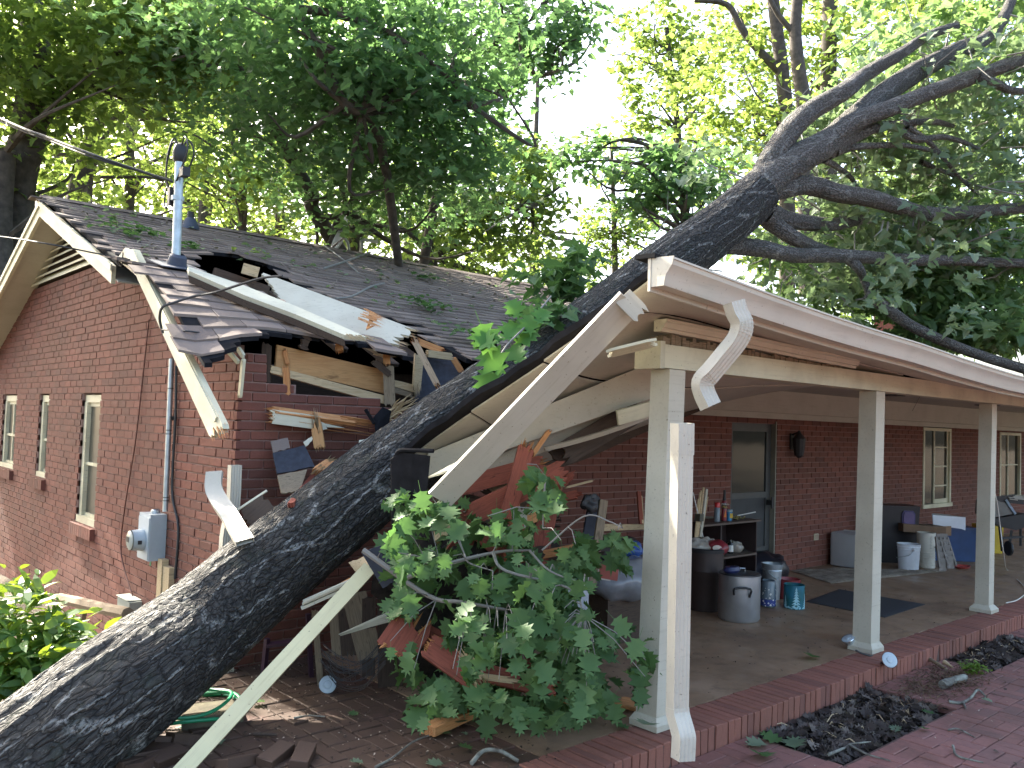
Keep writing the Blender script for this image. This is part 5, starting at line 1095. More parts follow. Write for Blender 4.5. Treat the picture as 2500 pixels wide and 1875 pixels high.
# shelf
q0 = aY(*z3(370, 850), -.55); zt = aY(*z3(620, 860), -.5)[2]; zl = aY(*z3(640, 1120), -.5)[2]
xa, xb = aY(*z3(500, 860), -.52)[0], aY(*z3(745, 830), -.45)[0]
sh = thing('shelf_rack', 'dark brown shelf unit beside the screen door', 'shelf', (xa+.3, -.3, 0)); sm = simple('dark_laminate', (.035, .022, .022), .5); sw_ = simple('shelf_top_wood', (.10, .07, .055), .6)
obj('shelf_board', MB().box((xa-.33, -.55, zt-.02), (xb+.03, -.12, zt)), sw_, sh); obj('shelf_board', MB().box((xa-.33, -.52, zl-.02), (xb, -.12, zl)), sw_, sh); obj('shelf_board', MB().box((xa-.33, -.52, .12), (xb, -.12, .14)), sw_, sh)
obj('side_panel', MB().prism([(xa-.35, -.54, 0), (xa-.35, -.11, 0), (xa-.35, -.11, zt+.02), (xa-.35, -.50, zt+.02), (xa-.35, -.54, zt-.03)], (.02, 0, 0)), sm, sh)
obj('middle_panel', MB().prism([(xa, -.53, .0), (xa, -.30, .0), (xa, -.30, zt-.022), (xa, -.53, zt-.022)], (.02, 0, 0)), sm, sh)
obj('side_panel', MB().prism([(xb+.01, -.50, 0), (xb+.01, -.11, 0), (xb+.01, -.11, zt-.022), (xb+.01, -.50, zt-.022)], (.018, 0, 0)), sm, sh)
obj('back_panel', MB().box((xa+.35, -.125, .15), (xb, -.115, zt-.03)), sm, sh)
def can(name, zx, zy0, zy1, w, prof, mats, label, cat, yy=-.42):
    c = aY(*z3(zx, zy1), yy); c[2] = zt+.001; rr = mpx(c, w*.3165/2); hh = mpx(c, (zy1-zy0)*.3165); t = thing(name, label, cat, c)
    for nm, pr, mt in zip(*[iter(prof)]*1, ) if False else [(a, b, m_) for (a, b), m_ in zip(prof, mats)]:
        obj(nm, MB().lathe(c, [(x*rr, y*hh) for x, y in pr], 20, capt=True), mt, t, smooth=40)
    return t, c, rr, hh
red = pl('bright_red', (.55, .03, .03), .35)
can('spray_can', 475, 705, 850, 44, [('can_body', [(1, 0), (1, .7), (.8, .74)]), ('cap', [(.95, .741), (.95, .98), (.85, 1)])], [pl('grey_can', (.16, .20, .23), .3), red], 'grey spray can with a red cap on the shelf', 'spray can')
t, c, rr, hh = can('foam_can', 529, 630, 865, 40, [('can_body', [(1, 0), (1, .62), (.75, .66)]), ('nozzle', [(.7, .661), (.5, .8), (.45, 1)])], [pl('dark_red_can', (.20, .02, .03), .35), M['iron']], 'dark foam can with orange print and a tall black nozzle', 'spray can')
obj('label_band', MB().lathe(c, [(1.01*rr, .40*hh), (1.01*rr, .58*hh)], 20, capb=False), pl('black_band', (.02, .02, .03), .35), t)
def text(s, loc, size, mat, parent, right=RGT, upv=(0, 0, 1), name='lettering'):
    cu = bpy.data.curves.new(name, 'FONT'); cu.body = s; cu.size = size; cu.align_x = 'CENTER'; cu.extrude = .0006; tmp = bpy.data.objects.new('tmp', cu); COL.objects.link(tmp)
    dg = bpy.context.evaluated_depsgraph_get(); me = bpy.data.meshes.new_from_object(tmp.evaluated_get(dg)); bpy.data.objects.remove(tmp); me.name = name; me.materials.clear(); me.materials.append(mat)
    o = bpy.data.objects.new(name, me); rt = unit(np.array(right, float)); u = unit(np.array(upv, float)); n = np.cross(rt, u); loc = np.array(loc, float)
    COL.objects.link(o); o.parent = parent; o.location = loc-WP[parent.name]; o.rotation_euler = Matrix(((rt[0], u[0], n[0]), (rt[1], u[1], n[1]), (rt[2], u[2], n[2]))).to_euler(); WP[o.name] = loc; return o
yel = pl('print_yellow', (.62, .42, .05)); wh_ = pl('print_white', (.65, .65, .62))
text('FOAM', c-TOW*(rr+.004)+V3(0, 0, .52*hh), .026, wh_, t); text('FILL', c-TOW*(rr+.004)+V3(0, 0, .43*hh), .03, yel, t)
obj('label_flame', MB().prism([c-TOW*(rr+.003)+V3(0, 0, .12*hh)-RGT*.012, c-TOW*(rr+.003)+V3(0, 0, .12*hh)+RGT*.02, c-TOW*(rr+.003)+V3(0, 0, .36*hh)+RGT*.005], -TOW*.001), pl('print_orange', (.6, .18, .03)), t)
t, c, rr, hh = can('plastic_tub', 568, 780, 863, 48, [('tub_body', [(.88, 0), (.98, .82)]), ('lid', [(1.06, .821), (1.06, 1.0), (1.0, 1.02)])], [pl('blue_tub', (.03, .22, .42), .4), pl('lid_clear', (.25, .35, .38), .3)], 'small blue plastic tub with yellow print on the shelf', 'tub', -.44)
obj('label_patch', MB().prism([c-TOW*(rr*.99)+V3(0, 0, .25*hh)-RGT*.0, c-TOW*(rr*.98)+V3(0, 0, .25*hh)+RGT*.03, c-TOW*(rr*.98)+V3(0, 0, .7*hh)+RGT*.03, c-TOW*(rr*.99)+V3(0, 0, .7*hh)], -TOW*.001), yel, t)
c = aY(*z3(577, 1113), -.4); c[2] = zl+.001; t = thing('small_bottle', 'small bottle with a white label on the lower shelf', 'bottle', c)
obj('bottle_body', MB().lathe(c, [(.03, 0), (.032, .05), (.032, .10), (.015, .12), (.014, .15)], 16, capt=True), M['glass'], t, smooth=40); obj('bottle_label', MB().lathe(c, [(.033, .02), (.033, .09)], 16, capb=False), wh_, t)
lump('plastic_bag', aY(*z3(610, 1060), -.33), .09, clr, 'crumpled clear plastic on the lower shelf', 'plastic bag', 5); lump('dark_rag', aY(*z3(690, 1085), -.33), .08, pl('grey_rag', (.05, .045, .04), .9), 'dark grey rag on the lower shelf', 'rag', 6)
m = MB(); rd = random.Random(4)
for i in range(16):
    a = aY(*z3(rd.uniform(600, 700), rd.uniform(825, 850)), -.42); m.bar(a, a+V3(rd.uniform(-.1, .1), rd.uniform(-.06, .06), rd.uniform(-.005, .03)), .015, .004)
o = tag(obj('strap_heap', m, pl('khaki_strap', (.30, .27, .10), .7)), 'heap of khaki straps on the shelf top', 'straps'); o['kind'] = 'stuff'
tag(obj('white_rod', MB().tube([aY(*z3(632, 818), -.42), aY(*z3(772, 790), -.42)], .006, 6), wh_), 'white plastic rod sticking out over the shelf end', 'rod')
tag(obj('hammer', MB().tube([aY(*z3(340, 832), -.62), aY(*z3(440, 832), -.55)], .012, 6).box(aY(*z3(340, 832), -.62)-V3(.035, .03, .035), aY(*z3(340, 832), -.62)+V3(.03, .03, .035)), pl('hammer_dark', (.07, .07, .05), .5)), 'dark rubber mallet lying by the stakes', 'mallet')
for i, (x0, x1, top_, w, mt) in enumerate([(312, 345, 640, .014, 'palewood'), (322, 372, 600, .016, 'palewood'), (333, 362, 650, .012, 'oldwood'), (345, 395, 615, .022, 'post'), (350, 405, 672, .010, 'palewood'), (305, 330, 690, .010, 'palewood'), (368, 290, 640, .008, 'post'), (318, 352, 625, .012, 'palewood')]):
    a, b = aY(*z3(x0, 985), -.62), aY(*z3(x1, top_), -.58); o = obj('garden_stake', MB().tube([a, (a+b)/2+V3(.004, 0, 0), b], w*.8, 6), M[mt] if i != 6 else wh_)
    tag(o, ['yellowish cane in the bundle left of the shelf', 'tallest yellow cane in the bundle', 'brownish cane in the middle of the bundle', 'thick whitish tube at the right of the cane bundle', 'thin cane leaning furthest right from the bundle', 'short cane at the left of the bundle', 'thin white rod standing apart left of the canes', 'knotty cane behind the others'][i], 'garden stake', 'canes standing behind the trash barrel')
# pails and tins
p = base(z3, 930, 1480, .15); r = mpx(p, 78*.3165); h = mpx(p, 270*.3165)
t = thing('metal_pail', 'galvanised metal pail with ribs behind the stock pot', 'pail', p); obj('pail_body', MB().lathe(p, [(r*.78, 0), (r*.86, h*.4), (r*.93, h*.8), (r*.97, h*.81), (r*.93, h*.84), (r*.98, h*.9), (r*1.02, h), (r*.97, h*.99), (r*.85, h*.5)], 28), M['galv'], t, smooth=30)
obj('pail_handle', MB().tube(smooth_path([p-RGT*r*.95-TOW*.02+V3(0, 0, h*.85), p-TOW*(r+.04)+V3(0, 0, h*.62), p+RGT*r*.3-TOW*(r+.02)+V3(0, 0, h*.66)], 5), .005, 6), M['galv'], t)
p = base(z3, 888, 1530, .08); r = mpx(p, 58*.3165); h = mpx(p, 200*.3165); t = thing('clear_jug', 'clear plastic jug with blue snowy print beside the stock pot', 'jar', p)
obj('jug_body', MB().lathe(p, [(r*.9, 0), (r, .01), (r, h*.85), (r*.85, h*.93), (r*.85, h), (r*.8, h)], 24), pl('jug_plastic', (.12, .16, .19), .2), t, smooth=35)
obj('print_band', MB().lathe(p, [(r*1.012, .015), (r*1.012, h*.30)], 24, capb=False), pl('print_blue', (.03, .05, .22), .4), t); rd = random.Random(8)
m = MB()
for i in range(26):
    a = -math.pi/2+YAW*-1+rd.uniform(-1.2, 1.2); zz = rd.uniform(.05, .75)*h; d = V3(math.cos(a), math.sin(a), 0); s = np.cross(d, (0, 0, 1)); w = rd.uniform(.004, .012); c = p+d*r*1.02+V3(0, 0, zz); m.prism([c-s*w, c+V3(0, 0, w), c+s*w, c-V3(0, 0, w)], d*.001)
o = obj('snow_print', m, wh_, t); o['kind'] = 'stuff'
p = base(z3, 1095, 1545, .1); r = mpx(p, 78*.3165); h = mpx(p, 180*.3165); teal = NB('teal_print'); cc = teal.coord('Object'); teal.set(teal.ramp(teal.noise(cc, 7, 3), [(.35, (.02, .16, .24)), (.65, (.02, .11, .10))]), .35)
t = thing('tree_print_tin', 'round teal tin printed with snowy fir trees, open and empty', 'tin', p)
obj('tin_body', MB().lathe(p, [(r, 0), (r, h*.97), (r*1.02, h*.98), (r*1.02, h), (r*.97, h), (r*.97, .01), (0, .012)], 32), teal.m, t, smooth=35)
icy = pl('print_ice', (.30, .55, .62), .4)
def fir(ang, sc, z0):
    m = MB(); d = V3(math.cos(ang), math.sin(ang), 0)
    def P(u, z): a = ang+u/r; return p+V3(math.cos(a)*r*1.012, math.sin(a)*r*1.012, z)
    for k in range(7):
        w = sc*(.052-.0068*k); zz = z0+sc*.028*k; pts = [P(-w, zz), P(-w*.4, zz+.004), P(0, zz-.004), P(w*.5, zz+.006), P(w, zz), P(w*.55, zz+sc*.020), P(0, zz+sc*.038), P(-w*.5, zz+sc*.018)]; m.prism(pts, d*.0008)
    o = obj('fir_print', m, icy, t); o['kind'] = 'stuff'
aface = math.atan2(-TOW[1], -TOW[0]); fir(aface-.12, h/.24, .02); fir(aface+.95, h/.33, .015); fir(aface-1.25, h/.4, .012)
m = MB()
for i in range(26): a = aface+rd.uniform(-1.3, 1.3); w = .012; d = V3(math.cos(a), math.sin(a), 0); s = np.cross(d, (0, 0, 1)); c = p+d*r*1.013+V3(0, 0, rd.uniform(.006, .022)); m.prism([c-s*w, c+V3(0, 0, .009), c+s*w, c-V3(0, 0, .006)], d*.0008)
o = obj('snow_print', m, icy, t); o['kind'] = 'stuff'
p = base(z3, 1100, 1500, .28); r = mpx(p, 82*.3165); h = mpx(p, 150*.3165); t = thing('red_tub', 'red tub with a pale rim behind the fir tree tin', 'tub', p); obj('tub_body', MB().lathe(p, [(r*.9, 0), (r, h*.86)], 28), pl('dull_red', (.28, .04, .045)), t, smooth=40); obj('tub_rim', MB().lathe(p+V3(0, 0, h*.86), [(r*1.01, 0), (r*1.03, .03), (r*.97, .03), (r*.8, -.02), (0, -.03)], 28, capb=False), pl('red_in', (.22, .03, .035)), t, smooth=40)
lump('black_trash_bag', base(z3, 880, 1400, .35)+V3(0, 0, .17), .36, simple('black_bag', (.012, .013, .02), .35), 'black trash bag slumped behind the metal pail', 'trash bag', 11, (1, .8, .62), .16)
# fuel can
p = base(z3, 330, 1540, .08); t = thing('fuel_can', 'red fuel can half hidden behind the downspout', 'fuel can', p); w = .14; h = .27
obj('can_body', MB().hexa([p-RGT*w-TOW*.08, p+RGT*w-TOW*.08, p+RGT*w+TOW*.1, p-RGT*w+TOW*.1], [p-RGT*w*.98-TOW*.08+V3(0, 0, h), p+RGT*w*.8-TOW*.08+V3(0, 0, h*.95), p+RGT*w*.8+TOW*.1+V3(0, 0, h*.95), p-RGT*w*.98+TOW*.1+V3(0, 0, h)]).hexa([p-RGT*w*.9-TOW*.05+V3(0, 0, h+.001), p+RGT*w*.6-TOW*.05+V3(0, 0, h*.96), p+RGT*w*.6+TOW*.07+V3(0, 0, h*.96), p-RGT*w*.9+TOW*.07+V3(0, 0, h+.001)], [p-RGT*w*.7-TOW*.03+V3(0, 0, h+.05), p+RGT*w*.3-TOW*.03+V3(0, 0, h+.04), p+RGT*w*.3+TOW*.05+V3(0, 0, h+.04), p-RGT*w*.7+TOW*.05+V3(0, 0, h+.05)]), pl('fuel_red', (.42, .02, .035), .35), t)
obj('carry_handle', MB().tube(smooth_path([p-RGT*.08+V3(0, 0, h+.04), p-RGT*.06+V3(0, 0, h+.10), p+RGT*.04+V3(0, 0, h+.09), p+RGT*.06+V3(0, 0, h+.03)], 4), .012, 7), pl('fuel_red2', (.36, .02, .03), .35), t)
board('wood_scrap', p-RGT*.16-TOW*.06+V3(0, 0, h+.07), p+RGT*.13-TOW*.1+V3(0, 0, h+.03), .05, .018, M['palewood'], (0, 0, 1), label='pale wood scrap lying on the red fuel can', cat='wood scrap', seed=210)
# cooler, rugs
p = base(z3, 1440, 1215, .18); w = mpx(p, 170*.3165)/2*1.12; h = mpx(p, 250*.3165); t = thing('cooler', 'pale grey cooler standing on end against the wall, beside the second post', 'cooler', p+RGT*w*.3)
X1 = V3(1, 0, 0); Y1 = V3(0, 1, 0); b0 = aZ(*z3(1360, 1205), 0); b0 = V3(b0[0], -.42, .012)
def rbox(x0, y0, z0, x1, y1, z1, rr=.03, n=3):
    m = MB(); pts = []
    for cx, cy, a0 in ((x1-rr, y1-rr, 0), (x0+rr, y1-rr, 90), (x0+rr, y0+rr, 180), (x1-rr, y0+rr, 270)):
        for k in range(n+1): a = math.radians(a0+90*k/n); pts.append((cx+rr*math.cos(a), cy+rr*math.sin(a)))
    L = [[(x, y, z0) for x, y in [(cx_+(x-cx_)*.97, cy_+(y-cy_)*.97) for (x, y), cx_, cy_ in [(pp, (x0+x1)/2, (y0+y1)/2) for pp in pts]]], [(x, y, z0+rr*.4) for x, y in pts], [(x, y, z1-rr*.4) for x, y in pts], [(x, y, z1) for x, y in [((x0+x1)/2+(x-(x0+x1)/2)*.97, (y0+y1)/2+(y-(y0+y1)/2)*.97) for x, y in pts]]]
    nn = len(pts); m.v = sum(L, [])
    for i in range(3):
        for k in range(nn): m.f.append((i*nn+k, i*nn+(k+1) % nn, (i+1)*nn+(k+1) % nn, (i+1)*nn+k))
    m.f.append(tuple(range(nn))[::-1]); m.f.append(tuple(3*nn+k for k in range(nn))); return m
cg = simple('cooler_grey', (.42, .44, .46), .45, var=.05)
obj('cooler_body', rbox(b0[0], -.50, .012, b0[0]+.36, -.06, .44), cg, t, smooth=40); obj('cooler_lid', rbox(b0[0]+.365, -.51, .014, b0[0]+.43, -.05, .445, .02), simple('cooler_white', (.62, .64, .64), .4), t, smooth=40)
obj('handle_recess', MB().box((b0[0]+.13, -.507, .30), (b0[0]+.27, -.5005, .315)).box((b0[0]+.255, -.507, .27), (b0[0]+.27, -.5005, .2995)), pl('recess_grey', (.22, .23, .25)), t)
rugm = NB('shaggy_rug'); w_ = rugm.n('NewGeometry').outputs['Position']; rugm.set(rugm.mix(rugm.ramp(rugm.noise(w_, 9, 7, .75), [(.4, 0.0), (.65, .9)]), (.40, .34, .27), (.14, .115, .09)), .95); rugm.bump(rugm.noise(w_, 120, 4, .8), 1.0, .02)
def floorpoly(name, pts, z, th, mat, label, cat, puff=0):
    c = sum(pts)/len(pts); n = 24; V = []; F = []
    for i in range(n):
        for j in range(n):
            u, v = i/(n-1), j/(n-1); P = (pts[0]*(1-u)+pts[1]*u)*(1-v)+(pts[3]*(1-u)+pts[2]*u)*v; e = min(u, 1-u, v, 1-v); zz = z+th*min(1, e*16+.25)+puff*(float(vnoise(P[0]*14, P[1]*14, 3))-.5)*min(1, e*20)+puff*.5*(float(vnoise(P[0]*50, P[1]*50, 4))-.5); V.append((P[0]+puff*.6*(float(vnoise(P[0]*30, P[1]*30, 8))-.5), P[1]+puff*.6*(float(vnoise(P[0]*30, P[1]*30, 9))-.5), zz))
    for i in range(n-1):
        for j in range(n-1): F.append((i*n+j, (i+1)*n+j, (i+1)*n+j+1, i*n+j+1))
    b = len(V); ring = [(i, 0) for i in range(n)]+[(n-1, j) for j in range(1, n)]+[(i, n-1) for i in range(n-2, -1, -1)]+[(0, j) for j in range(n-2, 0, -1)]
    for (i, j) in ring: V.append((V[i*n+j][0], V[i*n+j][1], z-.0005))
    for k in range(len(ring)): i, j = ring[k]; i2, j2 = ring[(k+1) % len(ring)]; F.append((i*n+j, i2*n+j2, b+(k+1) % len(ring), b+k))
    return tag(obj(name, MB().add(V, F), mat, smooth=50), label, cat)
A = lambda x, y: aZ(*z3(x, y), 0.0)
floorpoly('shaggy_rug', [A(1050, 1245), A(1355, 1342), V3(9.15, -1.15, 0), V3(8.0, -.25, 0)], .001, .02, rugm.m, 'thick beige shaggy rug in front of the grey cooler', 'rug', .022)
matb = simple('black_rubber_mat', (.03, .034, .04), .75, var=.2, sc=40)
B_ = lambda x, y: aZ(*z4(x, y), 0.0)
floorpoly('door_mat', [B_(640, 130), B_(1210, 245), B_(1502, 150), B_(880, 40)], .001, .008, matb, 'flat black rubber mat behind the second post', 'mat')
# right end of the porch
def bucket(x, y0, y1, w, lab, mat, grp=None, back=.12, name='bucket'):
    p = base(z3b, x, y1, back); r = mpx(p, w*.3165/2); h = mpx(p, (y1-y0)*.3165)*.95; t = thing(name, lab, 'bucket', p, grp)
    obj('bucket_body', MB().lathe(p, [(r*.84, 0), (r*.93, h*.78), (r*.99, h*.79), (r*.94, h*.82), (r*.96, h*.88), (r*1.0, h*.89), (r*.97, h*.93), (r*1.02, h), (r*.93, h), (r*.82, .02), (0, .02)], 28), mat, t, smooth=30)
    return t, p, r, h
wp = simple('white_plastic', (.68, .72, .78), .35, var=.04, dirt=(.3, .28, .25), dirtamt=.3)
t, p, r, h = bucket(722, 1195, 1405, 172, 'clean white plastic bucket with a wire handle', wp)
obj('bucket_handle', MB().tube(smooth_path([p-TOW*r+V3(0, 0, h*.82), p-TOW*(r+.02)-RGT*r*.5+V3(0, 0, h*.62), p-RGT*(r+.015)+V3(0, 0, h*.45)], 5), .004, 6), M['galv'], t); obj('handle_lug', MB().lathe(p-TOW*(r+.0)+V3(0, 0, h*.82), [(.02, -.02), (.024, 0), (.02, .02)], 12), wp, t)
cp = simple('aged_white_plastic', (.55, .53, .46), .45, var=.06, dirt=(.2, .16, .1), dirtamt=.5)
p = base(z3b, 860, 1390, .13); r = mpx(p, 70*.3165); h = mpx(p, 270*.3165); t = thing('measuring_bucket', 'tall stained white bucket with dark cracks and a printed warning mark', 'bucket', p)
pr = [(r*.86, 0)]
for k in range(7): z = h*(.02+.065*k); pr += [(r*.90, z), (r*.93, z+.004), (r*.93, z+h*.05), (r*.90, z+h*.053)]
pr += [(r*.88, h*.5), (r*.97, h), (r*.9, h)]
obj('bucket_body', MB().lathe(p, pr, 28), cp, t, smooth=30)
c = p-TOW*(r*.985)+V3(0, 0, h*.62)+RGT*.07; Tm = np.stack([RGT, np.array([0, 0, 1.]), -TOW], 1); obj('warning_mark', MB().lathe(c, [(.018, 0), (.018, .003), (.014, .003), (.014, 0)], 16, tilt=Tm).bar(c-RGT*.012-V3(0, 0, .012)-TOW*.003, c+RGT*.012+V3(0, 0, .012)-TOW*.003, .003, .001).box(c+V3(-.02, -.004, -.045), c+V3(.02, -.001, -.03)), M['iron'], t)
m = MB()
for k in range(9): c = p-TOW*(r*.975)+V3(0, 0, h*(.58+.04*k))+RGT*.0; m.bar(c-RGT*.006, c+RGT*(.01 if k % 2 else .02), .002, .003)
o = obj('scale_marks', m, M['iron'], t); o['kind'] = 'stuff'
p = base(z3b, 650, 1360, .2); tag(obj('black_bin', MB().hexa([p-RGT*.25, p+RGT*.25, p+RGT*.25+TOW*.3, p-RGT*.25+TOW*.3], [p-RGT*.3-TOW*.03+V3(0, 0, .78), p+RGT*.3-TOW*.03+V3(0, 0, .78), p+RGT*.3+TOW*.33+V3(0, 0, .78), p-RGT*.3+TOW*.33+V3(0, 0, .78)]), simple('black_plastic', (.012, .012, .016), .4)), 'tall black plastic bin behind the white buckets', 'bin')
c = aD(*z3b(690, 1060), dep(p)-.02); pm_ = simple('indigo_plastic', (.04, .03, .12), .4); t = thing('purple_case', 'dark purple plastic case standing on the black bin', 'case', c)
w = mpx(c, 50*.3165); h = mpx(c, 120*.3165); m = MB(); pts = [c-RGT*w, c+RGT*w, c+RGT*w*1.02+V3(0, 0, h*.8), c+RGT*w*.7+V3(0, 0, h), c-RGT*w*.7+V3(0, 0, h), c-RGT*w*1.02+V3(0, 0, h*.8)]; obj('case_body', MB().prism(pts, TOW*.07), pm_, t); obj('case_lid', MB().prism([x*.8+(c+V3(0, 0, h/2))*.2-TOW*.012 for x in pts], TOW*.011), simple('purple_panel', (.09, .06, .16), .4), t)
c0 = aD(*z3b(650, 1100), dep(p)-.15); c1 = aD(*z3b(1005, 1130), dep(p)-.05); cbm = simple('cardboard', (.14, .085, .05), .8); t = thing('cardboard_tray', 'long brown cardboard tray balanced on the buckets', 'box', (c0+c1)/2)
hh = mpx(c0, 60*.3165); obj('tray_body', MB().prism([c0, c1, c1+V3(0, 0, hh), c0+V3(0, 0, hh)], TOW*.28), cbm, t); obj('tray_end', MB().prism([c1+RGT*.005-RGT*.19, c1+RGT*.02, c1+RGT*.02+V3(0, 0, hh*1.25), c1-RGT*.185+V3(0, 0, hh*1.1)], -TOW*.008), simple('cardboard_light', (.24, .15, .09), .8), t)
d0 = dep(p)+.05; T0, T1, T2, T3, T4 = [aD(*z3b(*a), d0) for a in ((875, 970), (1130, 988), (1128, 1090), (1105, 1080), (880, 1045))]
t = thing('white_basin', 'large white curved plastic trough on top of the tray', 'basin', (T0+T2)/2); obj('basin_wall', MB().prism([T0, T1, T2, T3, T4], TOW*.02), wp, t)
n = 12; m = MB(); pts = [T0*(1-i/n)+T1*(i/n) for i in range(n+1)]; m.add(pts+[P+TOW*(.02+.32*math.sin(math.pi*i/n)) for i, P in enumerate(pts)], [(i, i+1, n+2+i, n+1+i) for i in range(n)]); obj('basin_rim', m, simple('basin_in', (.45, .48, .47), .4), t)
for i, (a, b, w, lab) in enumerate([((960, 1378), (930, 1140), .12, 'weathered grey louvered shutter leaning left of its pair'), ((1025, 1360), (958, 1140), .12, 'weathered grey louvered shutter leaning right of its pair')]):
    P, Q = aD(*z3b(*a), 10.6), aD(*z3b(*b), 10.75); t = thing('old_shutter', lab, 'shutter', P, 'two shutters by the blue tote'); sm_ = simple('shutter_grey', (.24, .22, .20), .85, var=.3)
    for s in (-1, 1): obj('stile', MB().bar(P+RGT*s*.05, Q+RGT*s*.05, .02, .03, tuple(-TOW)), sm_, t)
    for k in range(5): c = P+(Q-P)*(k+.5)/5; obj('slat', MB().bar(c-RGT*.045+TOW*.01, c+RGT*.045+TOW*.01, .15, .01, tuple(-TOW)), sm_, t)
p = base(z3b, 1085, 1345, .2); bm_ = simple('blue_plastic', (.03, .07, .18), .4); t = thing('blue_tote', 'dark blue plastic tote left of the third post', 'tote', p); w = .38
obj('tote_body', MB().hexa([p-RGT*w*.85, p+RGT*w*.85, p+RGT*w*.85+TOW*.35, p-RGT*w*.85+TOW*.35], [p-RGT*w-TOW*.03+V3(0, 0, .47), p+RGT*w-TOW*.03+V3(0, 0, .47), p+RGT*w+TOW*.38+V3(0, 0, .47), p-RGT*w+TOW*.38+V3(0, 0, .47)]), bm_, t)
obj('tote_rim', MB().hexa([p-RGT*w*1.04-TOW*.05+V3(0, 0, .44), p+RGT*w*1.04-TOW*.05+V3(0, 0, .44), p+RGT*w*1.04-TOW*.035+V3(0, 0, .44), p-RGT*w*1.04-TOW*.035+V3(0, 0, .44)], [p-RGT*w*1.04-TOW*.05+V3(0, 0, .48), p+RGT*w*1.04-TOW*.05+V3(0, 0, .48), p+RGT*w*1.04-TOW*.035+V3(0, 0, .48), p-RGT*w*1.04-TOW*.035+V3(0, 0, .48)]), bm_, t)
p = base(z3b, 1120, 1385, .05); t = thing('red_pan', 'flat red dustpan on the floor by the third post', 'dustpan', p); obj('pan', MB().lathe(p+V3(0, 0, .003), [(.10, 0), (.13, .025), (.125, .027), (.09, .006), (0, .006)], 20, sx=1.2, sy=.7), pl('pan_red', (.38, .06, .05)), t); obj('pan_handle', MB().bar(p-RGT*.14+V3(0, 0, .03), p-RGT*.28+V3(0, 0, .04), .03, .012), pl('pan_grey', (.25, .27, .3)), t)
p = base(z3b, 1370, 1275, .1); t = thing('yellow_pail', 'yellow plastic bin beside the third post', 'bin', p); obj('pail_body', MB().hexa([p-RGT*.17, p+RGT*.14, p+RGT*.14+TOW*.22, p-RGT*.17+TOW*.22], [p-RGT*.2+V3(0, 0, .42), p+RGT*.16+V3(0, 0, .46), p+RGT*.16+TOW*.24+V3(0, 0, .46), p-RGT*.2+TOW*.24+V3(0, 0, .42)]), pl('yellow_plastic', (.55, .38, .02), .4), t)
obj('pail_rim', MB().bar(p-RGT*.21+V3(0, 0, .43)-TOW*.01, p+RGT*.17+V3(0, 0, .47)-TOW*.01, .02, .03, tuple(-TOW)), pl('yellow_rim', (.5, .34, .02), .4), t)
# covered grill
g = lambda x, y, d=11.6: aD(*z3b(x, y), d)
t = thing('gas_grill', 'old gas grill with grey domed lid and junk piled on it, right edge', 'grill', base(z3b, 1450, 1250, .2)); gm_ = simple('grill_dark', (.035, .038, .04), .45, .3); lidm = simple('grill_lid', (.15, .18, .18), .3, .5)
dome = [g(1355, 990), g(1362, 880), g(1385, 842), g(1430, 855), g(1500, 960)]; obj('grill_lid', MB().prism(dome, TOW*.5), lidm, t)
m = MB()
for i in range(14): a = g(1428+i*5.5, 862+i*8)-TOW*.02; m.tube([a, a+V3(.01, 0, .02)+RGT*.02], .008, 5)
o = obj('lid_chain', m, M['galv'], t); o['kind'] = 'stuff'
obj('grill_shelf', MB().prism([g(1345, 830), g(1500, 815), g(1580, 850), g(1580, 880), g(1400, 860)], V3(0, 0, -.02)), gm_, t)
obj('grill_body', MB().prism([g(1350, 1000), g(1600, 960), g(1600, 1060), g(1520, 1090), g(1370, 1050)], TOW*.45), gm_, t)
for a, b in (((1400, 1060), (1420, 1250)), ((1490, 1090), (1470, 1240)), ((1560, 1070), (1560, 1210)), ((1420, 1150), (1580, 1140))): obj('grill_leg', MB().bar(g(*a)+TOW*.02, g(*b)+TOW*.02, .03, .03), gm_, t)
obj('wheel', MB().lathe(g(1440, 1225)-TOW*.03, [(.09, 0), (.10, .01), (.10, .03), (.09, .04), (.03, .04)], 20, tilt=np.stack([TOW, np.array([0, 0, 1.]), np.cross(TOW, (0, 0, 1))], 1)), gm_, t)
m = MB(); rd = random.Random(12)
for i in range(9): a = g(rd.uniform(1440, 1580), rd.uniform(815, 860)); m.bar(a, a+RGT*rd.uniform(.1, .25)+V3(0, 0, rd.uniform(-.02, .03)), rd.uniform(.02, .06), .012)
o = tag(obj('grill_junk', m, simple('pale_junk', (.35, .33, .28), .7)), 'pale slats and bits heaped on the old gas grill', 'junk'); o['kind'] = 'stuff'
# white cord down the third post and over the floor
m = MB(); c0 = aX(*z3b(1335, 745), 7.19)
m.tube(smooth_path([aY(*z3b(1337, 748), -2.35), aD(*z3b(1372, 870), 8.95), aD(*z3b(1395, 1050), 9.0), aD(*z3b(1425, 1290), 9.1), aZ(*z3b(1450, 1395), .01), aZ(*z3b(1560, 1500), .01), aZ(*z3b(1600, 1560), .01), aZ(*z3b(1530, 1625), .008), aZ(*z3b(1440, 1650), .008)], 6), .006, 6)
tag(obj('extension_cord', m, simple('white_cord', (.62, .58, .5), .5)), 'white extension cord hanging from the third post and snaking over the bricks', 'cord')
